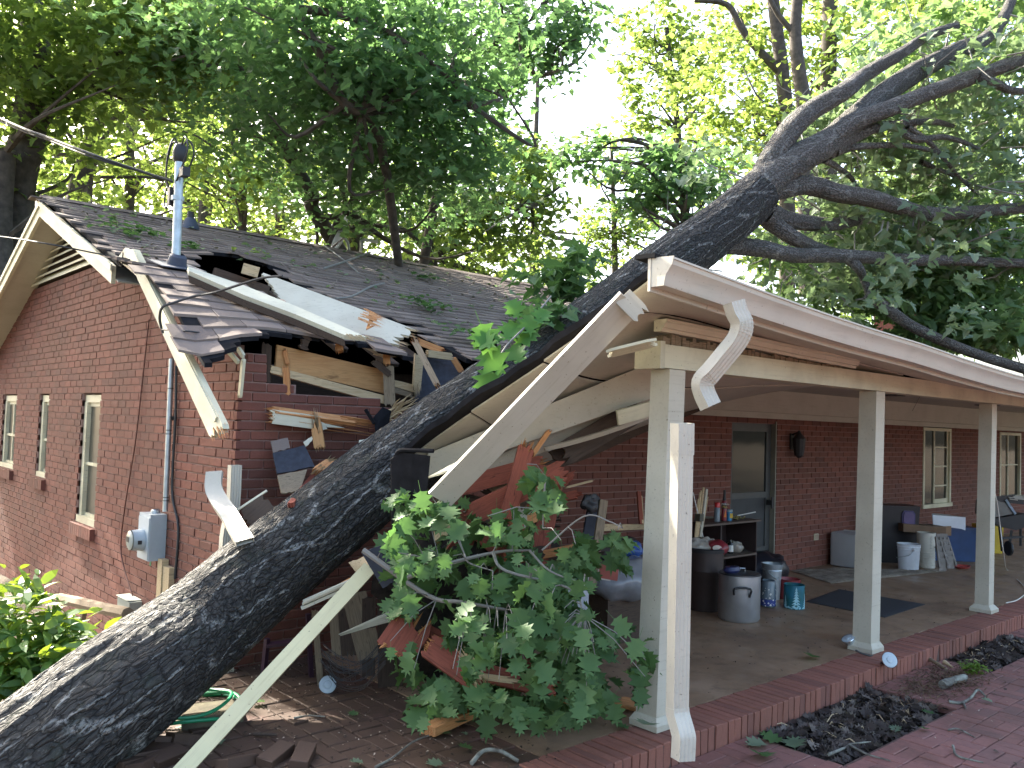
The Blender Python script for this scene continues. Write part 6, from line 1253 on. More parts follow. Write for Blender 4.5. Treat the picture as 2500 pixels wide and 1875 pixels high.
# grey leaning boards and heaps behind the leafy branch
for i, (a, b, w, mt, lab, da) in enumerate([((1560, 1680), (1655, 1015), .055, 'oldwood', 'grey narrow board leaning behind the leafy branch', 5.6), ((1500, 1660), (1600, 1040), .12, 'feltblue', 'wide slate grey panel leaning beside the narrow grey board', 5.8), ((1945, 1200), (1925, 950), .035, 'redwood', 'thin red stick standing against the porch wall left of the corner post', 7.4), ((1955, 1200), (1940, 985), .02, 'palewood', 'thin pale stick beside the red one at the porch wall', 7.4)]):
    board('leaning_board', aD(*zd(*a), da), aD(*zd(*b), da+.15), w, .03, M[mt], (-.5, -.85, .1), label=lab, cat='plank', seed=220+i)
lump('hand_tool', aD(*zd(1545, 1040), 5.7), .07, M['iron'], 'black tool head at the top of the leaning grey boards', 'tool', 21, (1, .6, .8), .5)
slab4('grey_table_top', [aD(*zd(1600, 1255), 7.2), aD(*zd(1600, 1200), 7.2), aD(*zd(1985, 1205), 7.4), aD(*zd(1985, 1240), 7.3)], .04, M['palewood'], None, 0, 4, 6, 'narrow pale shelf edge left of the corner post', 'shelf')
tp = simple('clear_sheet', (.22, .23, .25), .2, dirt=(.15, .15, .16), dirtamt=.6)
pc = aD(*zd(1810, 1600), 7.0); tag(obj('dark_crate', MB().hexa([V3(pc[0]-.3, pc[1]-.1, .002), V3(pc[0]+.5, pc[1]-.1, .002), V3(pc[0]+.5, pc[1]+.5, .002), V3(pc[0]-.3, pc[1]+.5, .002)], [V3(pc[0]-.3, pc[1]-.1, pc[2]-.12), V3(pc[0]+.5, pc[1]-.1, pc[2]-.12), V3(pc[0]+.5, pc[1]+.5, pc[2]-.12), V3(pc[0]-.3, pc[1]+.5, pc[2]-.12)]), M['darkwood']), 'dark crate under the plastic sheeting left of the corner post', 'crate')
lump('plastic_sheeting', pc, .30, tp, 'crumpled translucent plastic sheeting left of the corner post', 'plastic sheet', 22, (1.2, .8, .6), .22); lump('blue_bag', aD(*zd(1850, 1400), 7.2), .13, simple('blue_bag', (.03, .08, .28), .4), 'crumpled blue bag on the heap left of the corner post', 'plastic bag', 23, (1.1, .8, .5), .35); lump('dark_heap', aD(*zd(1740, 1500), 7.35), .30, simple('dark_junk', (.035, .028, .025), .8), 'dark junk heap behind the plastic sheeting', 'junk', 24, (1.3, .8, .7), .35)
for i, (x, y, col, lab) in enumerate([(1645, 1530, (.5, .45, .4), 'small cream book on the heap'), (1700, 1530, (.30, .08, .06), 'small red book on the heap')]): c = aD(*zd(x, y), 6.2); tag(obj('book', MB().hexa([c-RGT*.08-V3(0, 0, .08), c+RGT*.06-V3(0, 0, .1), c+RGT*.06+TOW*.03-V3(0, 0, .1), c-RGT*.08+TOW*.03-V3(0, 0, .08)], [c-RGT*.07+V3(0, 0, .02), c+RGT*.07, c+RGT*.07+TOW*.03, c-RGT*.07+TOW*.03+V3(0, 0, .02)]), pl('book%d' % i, col)), lab, 'book')
c = aD(*zd(1440, 1560), 5.6); tag(obj('white_card', MB().hexa([c-RGT*.09-V3(0, 0, .3), c+RGT*.09-V3(0, 0, .3), c+RGT*.09-V3(0, 0, .3)+TOW*.01, c-RGT*.09-V3(0, 0, .3)+TOW*.01], [c-RGT*.09+V3(0, 0, .1), c+RGT*.09+V3(0, 0, .1), c+RGT*.09+V3(0, 0, .1)+TOW*.01, c-RGT*.09+V3(0, 0, .1)+TOW*.01]), pl('card_white', (.65, .68, .75), .6)), 'white card showing between the leaves by the leaning boards', 'card')
# ---- yard things on the right
floodlamp(aZ(2172, 1611, .058), (-.55, -.65, .45), .058, 'round glass flood lamp on the edging bricks just right of the second post'); floodlamp(aZ(*z4(945, 470), .0)+V3(0, 0, .085), (-.45, .2, .85), .055, 'chrome flood lamp tipped against the foot of the second post')
m = MB(); m.tube(smooth_path([aZ(*z4(1000, 480), .05), aZ(*z4(1040, 500), .03), aZ(*z4(1090, 515), .01), aZ(*z4(1150, 530), -.02), aZ(*z4(1190, 555), -.06)], 5), .008, 6); tag(obj('lamp_cable', m, M['wire']), 'dark cable linking the two flood lamps', 'cable')
def stick(name, pts, r0, r1, mat, lab, cat, zz=z4, z=PZ, grp=None, sides=8, knob=0):
    P = smooth_path([aZ(*zz(a, b), z)+V3(0, 0, r0*.9+h_) for a, b, h_ in pts], 5); rr = [r0+(r1-r0)*i/(len(P)-1)+knob*(random.random()-.5)*r0 for i in range(len(P))]
    return tag(obj(name, MB().tube(P, rr, sides), mat, smooth=50), lab, cat, grp)
lich = simple('lichen_bark', (.13, .12, .10), .9, var=.5, sc=30, dirt=(.34, .36, .30), dirtamt=.9, bump=.9)
stick('broken_branch', [(1622, 760, 0), (1700, 735, .01), (1785, 705, 0)], .033, .028, lich, 'short thick lichen covered branch piece on the red bricks', 'branch', knob=.2)
stick('twig', [(1672, 860, 0), (1760, 868, 0), (1830, 840, .01), (1880, 795, .02), (1935, 820, 0)], .011, .007, lich, 'bent forked twig right of the first planting bed', 'twig', knob=.2)
stick('twig', [(1775, 865, 0), (1792, 905, 0)], .010, .006, lich, 'stub twig pointing at the viewer below the bent twig', 'twig')
stick('broken_branch', [(45, 985, .02), (110, 975, .02), (205, 975, .03)], .016, .014, lich, 'lichen covered stub left of the first planting bed, lying crosswise', 'branch', knob=.3); stick('broken_branch', [(170, 930, .05), (185, 990, .03), (208, 1078, 0)], .020, .012, lich, 'lichen covered stub standing over the crosswise one', 'branch', knob=.3)
stick('broken_branch', [(-160, 1120, 0), (-105, 1050, .01), (-70, 1010, .02)], .022, .026, lich, 'mottled branch stub at the foot of the downspout', 'branch', knob=.2)
stick('twig', [(805, 1240, 0), (935, 1185, .0), (960, 1165, .0), (1110, 1160, .01)], .009, .004, lich, 'long twig at the lower corner of the first planting bed', 'twig'); stick('twig', [(955, 1170, 0), (1080, 1235, 0), (1250, 1285, 0)], .008, .004, lich, 'twig running right below the first planting bed', 'twig')
stick('twig', [(1700, 1200, .02), (1735, 1250, 0), (1920, 1298, 0)], .008, .005, lich, 'forked twig at the lower right of the brick paving', 'twig'); stick('twig', [(1665, 1060, 0), (1740, 1065, .01), (1860, 1115, 0)], .007, .004, lich, 'thin twig in the middle of the right paving', 'twig')
stick('twig', [(1325, 485, .02), (1480, 487, .02)], .010, .010, M['palewood'], 'straight pale peeled twig on the litter by the second post', 'twig'); stick('bark_strip', [(1400, 500, 0), (1530, 580, .02), (1650, 640, .01)], .022, .015, M['oldwood'], 'long curled bark strip lying across the litter', 'bark strip', knob=.3)
stick('bark_chip', [(1640, 600, .02), (1700, 630, .01)], .02, .005, M['palewood'], 'pale pointed bark chip beside the bark strip', 'bark chip')
stick('twig', [(1000, 1660, .0), (1130, 1590, .0), (1290, 1480, .01), (1460, 1400, .0)], .007, .004, lich, 'long thin stick slanting over the paving left of the slab edge', 'twig', zz=zc, z=0); stick('twig', [(1740, 1640, 0), (1830, 1590, .03), (1960, 1590, .03), (2100, 1620, 0)], .012, .010, lich, 'mottled bent branch at the lower middle edge of the picture', 'twig', zz=zc, z=0)
stick('twig', [(370, 1280, 0), (480, 1262, .0), (610, 1270, 0)], .006, .004, lich, 'small twig on the shaded paving under the trunk', 'twig', zz=zc, z=0); stick('twig', [(60, 1410, 0), (240, 1420, 0)], .012, .008, M['darkwood'], 'dark rotten twig at the lower left of the shaded paving', 'twig', zz=zc, z=0)
# ================================================================ TREES AND LEAVES
HEX = np.array([(0, 0), (.32, .30), (.22, .62), (0, 1.0), (-.24, .60), (-.30, .28)], float)
OAK = np.array([(0, 0), (.10, .06), (.34, .10), (.22, .24), (.46, .34), (.28, .46), (.46, .64), (.24, .66), (.20, .88), (.05, .80), (0, 1.05), (-.06, .80), (-.22, .86), (-.22, .66), (-.45, .62), (-.27, .45), (-.48, .30), (-.22, .22), (-.32, .08), (-.10, .05)], float)
STAR = np.array([(0, 0), (.16, .10), (.40, .02), (.30, .22), (.52, .42), (.26, .42), (.24, .70), (0, 1.0), (-.24, .70), (-.28, .42), (-.52, .40), (-.30, .22), (-.38, .02), (-.14, .10)], float)
def leaves(pos, size, shape, droop=.5, jit=.35, upbias=1.0):
    """many leaves at pos (n,3) with fold and curl; returns V, F"""
    n = len(pos); k = len(shape); sz = size*(1+jit*(rng.random(n)*2-1)); az = rng.random(n)*2*math.pi
    nrm = np.stack([rng.normal(0, .55, n), rng.normal(0, .55, n), rng.normal(upbias, .35, n)], -1); nrm /= np.linalg.norm(nrm, axis=1)[:, None]
    d = np.stack([np.cos(az), np.sin(az), -droop*rng.random(n)*1.6], -1); d -= nrm*(d*nrm).sum(1)[:, None]; d /= np.linalg.norm(d, axis=1)[:, None]; s = np.cross(nrm, d)
    x = shape[:, 0]; y = shape[:, 1]; z = np.abs(x)*.35-.22*y*y
    V = pos[:, None]+sz[:, None, None]*(x[None, :, None]*s[:, None]+y[None, :, None]*d[:, None]+z[None, :, None]*nrm[:, None])
    if k > 8:                                          # centre vertex and fan for lobed leaves
        c = pos+sz[:, None]*(.48*d-.05*nrm); V = np.concatenate([V, c[:, None]], 1); b = (np.arange(n)*(k+1))[:, None]
        F = np.stack([np.stack([b[:, 0]+i, b[:, 0]+(i+1) % k, b[:, 0]+k], -1) for i in range(k)], 1).reshape(-1, 3)
    else: F = (np.arange(n)*k)[:, None]+np.arange(k)[None]
    return V.reshape(-1, 3), F
def blob_points(blobs, cl_r=.45, per=26):
    """clustered points: sprays of leaves in each blob (x, y, z, r, n)"""
    out = []
    for (x, y, z, r, n) in blobs:
        nc = max(1, int(n/per)); u = rng.normal(size=(nc, 3)); u /= np.linalg.norm(u, axis=1)[:, None]; rad = r*(.35+.65*rng.random(nc)**.5); c = V3(x, y, z)+u*rad[:, None]*V3(1, 1, .72)
        k = np.repeat(np.arange(nc), per); R = cl_r*(.6+.8*rng.random(nc))[k]
        p = rng.normal(size=(len(k), 3))*V3(.5, .5, .22)*R[:, None]; out.append(c[k]+p)
    return np.concatenate(out)
def leaf_mesh(name, pts, size, shape, mat, parent, **kw):
    V, F = leaves(pts, size, shape, **kw); c = V.mean(0); me = mesh_np(name, V-c, [F]); me.materials.append(mat); return link(bpy.data.objects.new(name, me), parent, c)
TREES = 'trees standing behind the house'
def gpos(x, d):                                        # ground point below overview column x at depth d
    p = aD(*q(x, 900), d); return V3(p[0], p[1], -.45+.02*max(0, d-20))
DENS = .72
def tree(label, trunks, blobs, size, shape, mat, group=TREES, cl=.5, per=26, limbs=10, name='oak_tree', bark='farbark', twig=.03):
    """trunks: lists of (x, y, d) overview pixels with radii; blobs: (x, y, d, r, n)"""
    TP = [[aD(*q(a, b), d) for a, b, d in t[0]] for t in trunks]; base = TP[0][0].copy() if TP else V3(0, 0, 0)
    r = thing(name, label, 'tree', base, group); mb = MB()
    for P, t in zip(TP, trunks):
        pp = smooth_path(P, 4); mb.tube(pp, list(np.linspace(t[1], t[2], len(pp))), 9)
    B = [(*aD(*q(a, b), d), rr, int(n*DENS)) for a, b, d, rr, n in blobs]; pts = blob_points(B, cl, per)
    allp = np.concatenate([np.array(smooth_path(P, 4))[len(P)//1:] for P in TP])
    for bx in B:
        for k in range(max(2, int(limbs/len(B)))):
            e = V3(*bx[:3])+rng.normal(size=3)*bx[3]*.5; s = allp[np.argmin(np.linalg.norm(allp-e+V3(0, 0, bx[3]*.8), axis=1))]; m = (s+e)/2+rng.normal(size=3)*.25; L = np.linalg.norm(e-s)
            if L > 7: continue
            pp = smooth_path([s, m, e], 4); mb.tube(pp, list(np.linspace(twig*(1+L*.25), .008, len(pp))), 5)
    obj('trunk', mb, M[bark], r, smooth=40); leaf_mesh('crown', pts, size, shape, M[mat], r); return r
def up(x, d, y0=560, y1=0, lean=0): return [(x, 640, d), (x+lean*.3, y0, d), (x+lean*.6, (y0+y1)/2, d), (x+lean, y1, d)]
if not globals().get('NOTREES'):
    # near canopy reaching over the roof
    tree('dark leafy oak on a crooked trunk behind the ridge, its crown reaching over the roof', [([(790, 640, 13), (735, 545, 13), (700, 490, 12.8), (672, 445, 12.6), (676, 425, 12.5), (655, 385, 12.4), (620, 320, 12.2), (575, 255, 12), (540, 190, 11.8), (510, 135, 11.5)], .13, .05), ([(655, 385, 12.4), (650, 330, 12.2), (672, 280, 12), (680, 225, 12)], .04, .02), ([(700, 470, 12.6), (745, 460, 12.6), (735, 400, 12.4), (715, 350, 12.4)], .05, .02), ([(870, 640, 12), (820, 300, 10), (745, 225, 9.4), (700, 130, 9.2), (650, 40, 9), (600, -80, 9)], .06, .05), ([(650, 20, 9.2), (720, 30, 9.2), (840, 70, 9.4), (960, 160, 9.8), (1020, 230, 10)], .05, .02)],
         [(620, 60, 9.5, 1.2, 1500), (760, 90, 9.6, 1.2, 1700), (880, 130, 9.8, 1.1, 1700), (980, 60, 10.5, 1.2, 1300), (700, 230, 10.5, 1.2, 1500), (850, 270, 10.5, 1.3, 2000), (960, 280, 10.8, 1.0, 1300), (560, 200, 11.5, 1.3, 1200), (770, 380, 12, 1.3, 1500), (920, 380, 12, 1.2, 1500), (640, 330, 12.5, 1.3, 1000), (1010, 300, 11.3, .7, 500), (500, 60, 10, 1.2, 700)], .115, STAR, 'leafblue', cl=.55, per=20, limbs=40)
    tree('oak reaching out from the dark crown over the bright gap in the sky', [([(900, 650, 17), (960, 330, 15), (1010, 180, 14), (1060, 110, 13.5), (1100, 20, 13)], .10, .03), ([(1020, 210, 14), (1100, 195, 13.8), (1150, 170, 13.5), (1190, 160, 13.5)], .03, .01), ([(1050, 130, 13.5), (1130, 60, 13.2), (1170, 10, 13)], .03, .01)],
         [(1090, 40, 13.5, 1.2, 900), (1180, 50, 13.2, 1.0, 900), (1230, 90, 13, .5, 260), (1130, 130, 13.5, .6, 300), (1060, 130, 14, .8, 400), (1080, 200, 14, .4, 130), (1250, 20, 13, .4, 120), (1000, 20, 14, 1.2, 900)], .14, HEX, 'leafblue', cl=.35, per=16, limbs=24)
    tree('bushy oak behind the ridge with long low branches beside the white gap', [([(950, 660, 18), (930, 560, 18), (925, 480, 18), (960, 400, 18)], .16, .08), ([(930, 560, 18), (880, 500, 17.5), (820, 490, 17.5), (780, 500, 17.5)], .06, .03), ([(940, 480, 18), (1040, 460, 17.5), (1110, 430, 17.5), (1160, 440, 17)], .06, .02)],
         [(1060, 400, 17.5, 1.5, 1900), (1130, 375, 17.5, .8, 600), (1100, 480, 17.5, 1.3, 1300), (1160, 480, 17.5, .5, 220), (1000, 520, 18, 1.4, 1000), (930, 420, 18, 1.4, 1200), (1110, 560, 19, 1.1, 500), (870, 560, 19, 1.3, 700), (1090, 345, 17.5, .7, 400)], .16, HEX, 'leaf', cl=.5, per=24, limbs=36)
    tree('thick old trunk at the left edge with a fork and dense crown', [([(30, 680, 13), (28, 560, 13), (36, 400, 13), (60, 300, 13), (75, 150, 13), (80, -150, 13)], .33, .2), ([(5, 680, 12), (0, 480, 12.5), (10, 330, 12.5)], .18, .16), ([(50, 330, 13), (110, 230, 13), (170, 150, 13), (230, 60, 13)], .13, .06)],
         [(60, 120, 12.5, 1.5, 1500), (160, 60, 12.5, 1.5, 1500), (20, 280, 13, 1.3, 800), (260, 40, 12, 1.4, 1500), (350, 90, 12, 1.3, 1500), (120, 230, 13.5, 1.2, 700), (430, 40, 11.5, 1.2, 1400), (-60, 100, 13, 2, 1500), (120, 420, 14, 1.0, 400), (390, 170, 12, 1.0, 700)], .15, STAR, 'leaf', cl=.5, per=24, limbs=30)
    tree('slim dark tree leaning right behind the roof peak', [([(150, 660, 16), (160, 440, 16), (185, 340, 16), (225, 225, 16), (270, 145, 16), (300, 20, 16)], .17, .08)], [(270, 200, 16, 1.4, 800), (350, 120, 16, 1.6, 1200), (180, 160, 17, 1.4, 700), (290, 320, 17, 1.1, 450)], .17, HEX, 'leafyel', limbs=14)
    spec = [('tall straight tree behind the service mast', 275, 21, .17, [(275, 330, 21, 2, 1000), (330, 180, 21, 2.4, 1700), (230, 420, 21, 1.4, 450)], 'leafyel'),
            ('forked young tree right of the service mast', 520, 19, .12, [(520, 300, 19, 2.0, 1500), (560, 400, 19, 1.3, 700), (450, 350, 19, 1.4, 700), (470, 430, 19, 1.0, 300)], 'leafyel'),
            ('tall tree seen between mast and satellite dish', 600, 24, .18, [(600, 250, 24, 2.6, 1500), (640, 430, 24, 2.0, 900), (560, 480, 24, 1.4, 400)], 'leafyel'),
            ('dark trunk directly behind the satellite dish', 765, 20, .22, [(765, 420, 20, 2.0, 1200), (830, 470, 20, 1.5, 700), (700, 430, 20, 1.5, 700)], 'leaf'),
            ('far yellow green tree low behind the left roof', 400, 30, .2, [(400, 380, 30, 3.2, 1900), (340, 280, 30, 3, 1500), (470, 470, 30, 2.2, 900)], 'leafyel'),
            ('far sunlit tree left of the leaning slim tree', 120, 27, .22, [(110, 330, 27, 2.6, 1300), (180, 480, 27, 2.0, 800), (60, 460, 27, 2, 700)], 'leafyel'),
            ('far hazy tree behind the middle of the ridge', 880, 33, .22, [(860, 400, 33, 3.2, 1500), (950, 540, 33, 2.6, 1200), (1050, 570, 33, 2.6, 1300), (760, 540, 33, 2.4, 900)], 'leafyel'),
            ('pale low tree in the bright gap above the trunk', 1150, 36, .2, [(1150, 610, 36, 2.4, 900), (1250, 600, 34, 2.0, 800)], 'leafyel')]
    for lab, x, d, r, bl, mt in spec: tree(lab, [(up(x, d, 500, -50 if d < 25 else 150, 12), r, r*.4)], bl, .17 if d < 26 else .24, HEX, mt, limbs=14)
    spec = [('tall pale tree right of the bright gap', 1500, 24, .15, [(1400, 40, 24, 1.3, 700), (1430, 150, 24, 1.5, 800), (1420, 240, 24, 1.1, 450), (1490, 80, 24, 1.6, 800), (1480, 260, 24, 1.6, 800), (1560, 170, 24, 1.6, 700), (1375, 130, 24, .6, 140), (1295, 320, 25, .8, 110)], 'leaf'),
            ('slender light green tree low in the middle gap', 1330, 28, .12, [(1345, 440, 28, 1.5, 700), (1310, 510, 28, 1.0, 420), (1390, 520, 28, 1.7, 900), (1340, 350, 28, 1.0, 220), (1275, 590, 28, .9, 350), (1450, 480, 28, 1.4, 500)], 'leaf'),
            ('dark green crown hanging above the fallen trunk', 1480, 15, .07, [(1400, 380, 15, .8, 650), (1460, 420, 15, .8, 650), (1500, 370, 15, .7, 450), (1370, 430, 15, .5, 260), (1280, 310, 15.5, .45, 200), (1240, 350, 15.5, .4, 160)], 'leafblue')]
    for lab, x, d, r, bl, mt in spec: tree(lab, [(up(x, d, 500, 300 if d > 27 else (60 if d > 20 else 330), -60 if 20 < d < 27 else -10), r, r*.4)], bl, .17 if d < 20 else .19, HEX, mt, limbs=24, cl=.45)
    tree('tall forked tree rising behind the fallen limbs', [([(1745, 640, 17), (1742, 400, 17), (1738, 240, 17), (1725, 150, 17), (1718, 60, 17), (1728, -60, 17)], .19, .10), ([(1700, 640, 18), (1700, 300, 18), (1690, 160, 18), (1680, 80, 18), (1665, -40, 18)], .17, .12), ([(1690, 160, 18), (1640, 110, 18), (1600, 60, 18), (1570, 10, 18), (1500, 0, 18)], .10, .05), ([(1722, 80, 17), (1680, 30, 17), (1650, -30, 17)], .06, .05), ([(1790, 640, 19), (1790, 100, 19), (1800, -60, 19)], .2, .15)],
         [(1600, 200, 18, 1.5, 900), (1650, 290, 18, 1.4, 900), (1590, 120, 19, 1.4, 600), (1760, 180, 19, 1.3, 800), (1830, 100, 19, 1.6, 1000), (1650, 30, 19, 1.3, 600), (1700, 350, 19, 1.2, 500), (1560, 300, 19, 1.0, 350), (1900, 30, 19, 1.6, 900)], .17, HEX, 'leafyel', limbs=24)
    for lab, x, d, bl, mt in (('far bright tree behind the upper right branches', 1980, 24, [(1950, 120, 24, 2.8, 1800), (2080, 220, 24, 2.6, 1600), (2150, 60, 24, 2.6, 1500), (1900, 300, 24, 2.2, 1200)], 'leafyel'),
                              ('far tree behind the right end of the porch roof', 2150, 27, [(2050, 380, 27, 3, 1800), (2180, 480, 27, 3, 1700), (1900, 450, 27, 2.4, 1200), (2150, 640, 27, 3, 1500)], 'leaf'),
                              ('far tree low behind the middle of the porch roof', 1780, 30, [(1780, 420, 30, 2.4, 1200), (1700, 520, 30, 2.4, 1100), (1850, 560, 30, 2.6, 1300), (1620, 480, 30, 1.8, 600), (1950, 640, 30, 2.6, 1200)], 'leafyel')):
        tree(lab, [(up(x, d, 450, 0, 10), .22, .1)], bl, .22, HEX, mt, limbs=12)
    # woodland added left of and behind the view to shade the yard
    def added_tree(x, y, h, lab, n=1500, mat='leaf', rr=2.4, grp='woodland trees added to shade the yard'):
        r = thing('oak_tree', lab, 'tree', (x, y, -.6), grp); mb = MB(); lx, ly = random.uniform(-.6, .6), random.uniform(-.6, .6)
        mb.tube(smooth_path([(x, y, -.8), (x+lx*.3, y+ly*.3, h*.4), (x+lx, y+ly, h*.9)], 4), [.24, .22, .2, .18, .15, .12, .1, .08, .06], 8)
        B = [(x+lx+random.uniform(-1, 1)*rr, y+ly+random.uniform(-1, 1)*rr, h*random.uniform(.42, 1.0), rr*random.uniform(.7, 1.1), n/7) for _ in range(7)]
        for b in B: s = V3(x+lx*.6, y+ly*.6, b[2]*.75); mb.tube(smooth_path([s, (s+V3(*b[:3]))/2+V3(0, 0, .3), V3(*b[:3])], 3), [.06, .05, .04, .03, .02, .015, .01], 5)
        obj('trunk', mb, M['farbark'], r, smooth=40); leaf_mesh('crown', blob_points(B, .6, 20), .24, HEX, M[mat], r)
    WT = [(-9, 9, 15), (-6, 13, 18), (-13, 14, 17), (-6, 18, 18), (-8, 20, 19), (-14, 5, 15), (-3, 25, 20), (-17, 19, 19), (-11, 27, 20), (-18, 10, 17), (3, 15.5, 16), (7, 19, 18), (10, 24, 19)]
    for i, (x, y, h) in enumerate(WT): added_tree(x, y, h, 'tall leafy oak of the wood behind the gable end')
    for i, (x, y, h) in enumerate([(4, -24, 14), (14, -22, 15), (-10, -22, 15), (24, -16, 14), (32, -6, 14), (-20, -12, 15), (20, -30, 16)]): added_tree(x, y, h, 'tree added across the yard to reflect in the panes', 2200, 'leafyel', 2.8, 'trees added across the yard for reflections')  # unseen trees added as something for the panes to reflect
# ================================================================ FALLEN FOLIAGE, LITTER
def along(P, n): P = np.array(smooth_path(P, 5)); return P[rng.integers(len(P)//4, len(P), n)]
fb = []
for i, P in enumerate(LIMB3):
    k = [5, 6, 4, 3, 4, 4, 2, 2, 5, 2, 3, 4, 2, 2, 3, 3, 3][i]; c = along(P, k)+rng.normal(size=(k, 3))*V3(.3, .3, .3)+np.outer(rng.uniform(.25, .9, k), _f)
    for p in c: fb.append((*p, .3+.3*rng.random(), 70))
for (a, b, d, r, n) in [(2000, 380, 9.6, .9, 700), (2120, 300, 9.6, .9, 700), (2180, 420, 9.4, .8, 650), (1950, 500, 9.2, .8, 650), (2080, 520, 9.4, .9, 750), (2180, 620, 9.0, .8, 700), (2050, 640, 9.2, .8, 750), (1930, 600, 9.4, .7, 520), (2150, 710, 8.6, .6, 450), (1880, 480, 9.4, .7, 420), (2080, 90, 10, 1.0, 600), (2190, 20, 10, 1.0, 600), (1980, 200, 10, .8, 380), (2190, 230, 9.6, .8, 600), (1830, 620, 9.4, .55, 300), (1720, 600, 9.6, .5, 240), (2000, 720, 9.0, .45, 260), (1800, 700, 9.8, .5, 220), (1880, 150, 10, .6, 220), (1640, 560, 9.4, .4, 130), (1950, 60, 10.4, .8, 300), (1760, 520, 9.8, .5, 180), (2130, 700, 9.0, .6, 600), (2200, 740, 8.8, .5, 500), (2020, 690, 8.9, .5, 450), (2100, 610, 9.6, .8, 600), (2230, 560, 9.6, .8, 600), (1940, 650, 8.8, .35, 200), (1860, 600, 9.2, .4, 220)]:
    fb.append((*aD(*q(a, b), d+.6), r, int(n*.62)))
pts = blob_points(fb, .22, 9); pts = pts[~((pts[:, 2] < 2.62+.12*(pts[:, 1]+2.9)) & (pts[:, 1] < 1.5) & (pts[:, 1] > -3.2))]; pts = pts[pts[:, 2] > 2.5]; k = int(len(pts)*.42)
leaf_mesh('foliage', pts[k:], .135, STAR, M['leaffall'], ft, droop=.9); leaf_mesh('pale_foliage', pts[:k], .12, STAR, M['leafpale'], ft, droop=.9)
m = MB()
for b in fb:
    for j in range(3):
        if b[2] < 3.3: continue
        s = V3(*b[:3])+rng.normal(size=3)*.15; e = s+rng.normal(size=3)*b[3]*.8; m.tube([s, (s+e)/2+rng.normal(size=3)*.05, e], [.010, .007, .003], 4)
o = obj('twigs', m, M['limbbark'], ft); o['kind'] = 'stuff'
# lobed oak leaves of the broken branch under the porch: each one an object
SERR = OAK
def big_leaf(seed, mat, sz=1.0):
    rd = random.Random(seed); P = [(x*sz*rd.uniform(.9, 1.12), y*sz) for x, y in SERR]; V = []; F = []; n = len(P); cu = rd.uniform(-.45, .25); fo = rd.uniform(.1, .5)
    def zf(x, y): return abs(x)*fo-cu*y*y*.6+.03*math.sin(9*y+seed)
    V = [(x, y, zf(x, y)) for x, y in P]+[(0, .25*sz, zf(0, .25)), (0, .5*sz, zf(0, .5)), (0, .75*sz, zf(0, .75))]
    c = lambda y: n if y < .38*sz else (n+1 if y < .64*sz else n+2)
    for i in range(n):
        j = (i+1) % n; a, b = c(P[i][1]), c(P[j][1]); F.append((i, j, a))
        if a != b: F.append((j, b, a))
    V += [(-.008, -.45, -.02), (.008, -.45, -.02), (.006, 0, .004), (-.006, 0, .004)]; F.append((n+3, n+4, n+5, n+6))
    me = bpy.data.meshes.new('leaf'); me.from_pydata(V, [], F); me.materials.append(mat); me.update(); me.polygons.foreach_set('use_smooth', [True]*len(me.polygons)); return me
BL = [big_leaf(s, M['leafnear']) for s in range(8)]
lb = thing('leafy_oak_branch', 'leafy broken oak branch heaped under the wrecked end of the porch', 'tree branch', aZ(*zf(700, 1150), 0))
tw = MB()
def twg(pts, r0, r1): P = smooth_path([aD(*zd(a, b), d) for a, b, d in pts], 5); tw.tube(P, list(np.linspace(r0, r1, len(P))), 6); return P
TW = [twg([(60, 1640, 4.75), (400, 1520, 4.7), (830, 1415, 4.75), (1100, 1400, 4.8)], .016, .006), twg([(-200, 1400, 4.8), (300, 1750, 4.7), (560, 1800, 4.6), (900, 1860, 4.6)], .016, .008), twg([(1205, 830, 4.6), (1195, 1000, 4.6), (1185, 1230, 4.6)], .006, .004), twg([(800, 1420, 4.7), (900, 1560, 4.6), (1400, 1700, 4.55), (1500, 1900, 4.5)], .010, .005), twg([(1080, 1400, 4.7), (1240, 1560, 4.6), (1500, 1660, 4.55)], .007, .004), twg([(580, 1430, 4.7), (620, 1500, 4.65), (800, 1560, 4.6)], .006, .003), twg([(1180, 1400, 4.65), (1500, 1140, 4.6), (1700, 1180, 4.55), (1800, 1230, 4.5)], .006, .003)]
LP_ = []
dens = [(180, 1060, 130, 110, 9), (380, 1080, 110, 80, 5), (150, 1320, 150, 150, 12), (400, 1340, 180, 110, 10), (1130, 880, 100, 150, 6), (1240, 960, 60, 80, 3), (760, 1180, 150, 140, 9), (1050, 1180, 120, 130, 7), (800, 1450, 300, 160, 20), (1150, 1500, 220, 150, 16), (1430, 1330, 120, 110, 9), (1780, 1240, 60, 120, 5), (1300, 1650, 250, 170, 20), (1000, 1700, 280, 180, 22), (650, 1700, 220, 180, 16), (1500, 1850, 180, 180, 20), (1200, 1920, 250, 160, 20), (650, 1900, 200, 150, 16), (420, 2060, 120, 130, 12), (800, 2100, 220, 110, 18), (1500, 2120, 200, 120, 18), (1250, 2180, 220, 110, 16), (950, 2180, 180, 80, 10), (1950, 1900, 60, 160, 6), (300, 2200, 90, 70, 4)]
dens += [(60, 1230, 70, 130, 7), (120, 1560, 90, 110, 7), (160, 1900, 80, 110, 5)]; dens = [(a, b if b < 1000 else 1000+(b-1000)*1.40, c, d*1.25, e) for a, b, c, d, e in dens]; tot = sum(d[4] for d in dens); sc = 288/tot
for cx_, cy_, sx_, sy_, n in dens:
    for j in range(int(round(n*sc))):
        x, y = random.gauss(cx_, sx_*.55), random.gauss(cy_, sy_*.55)
        if x > 1990 or y > 2690: continue
        d = random.uniform(4.25, 4.85) if y < 1900 else random.uniform(4.15, 4.6); P = aD(*zd(x, y), d)
        if P[2] < .04: P = aZ(*zd(x, y), .05)
        LP_.append(P)
LP_ = [p for p in LP_ if True][:292]
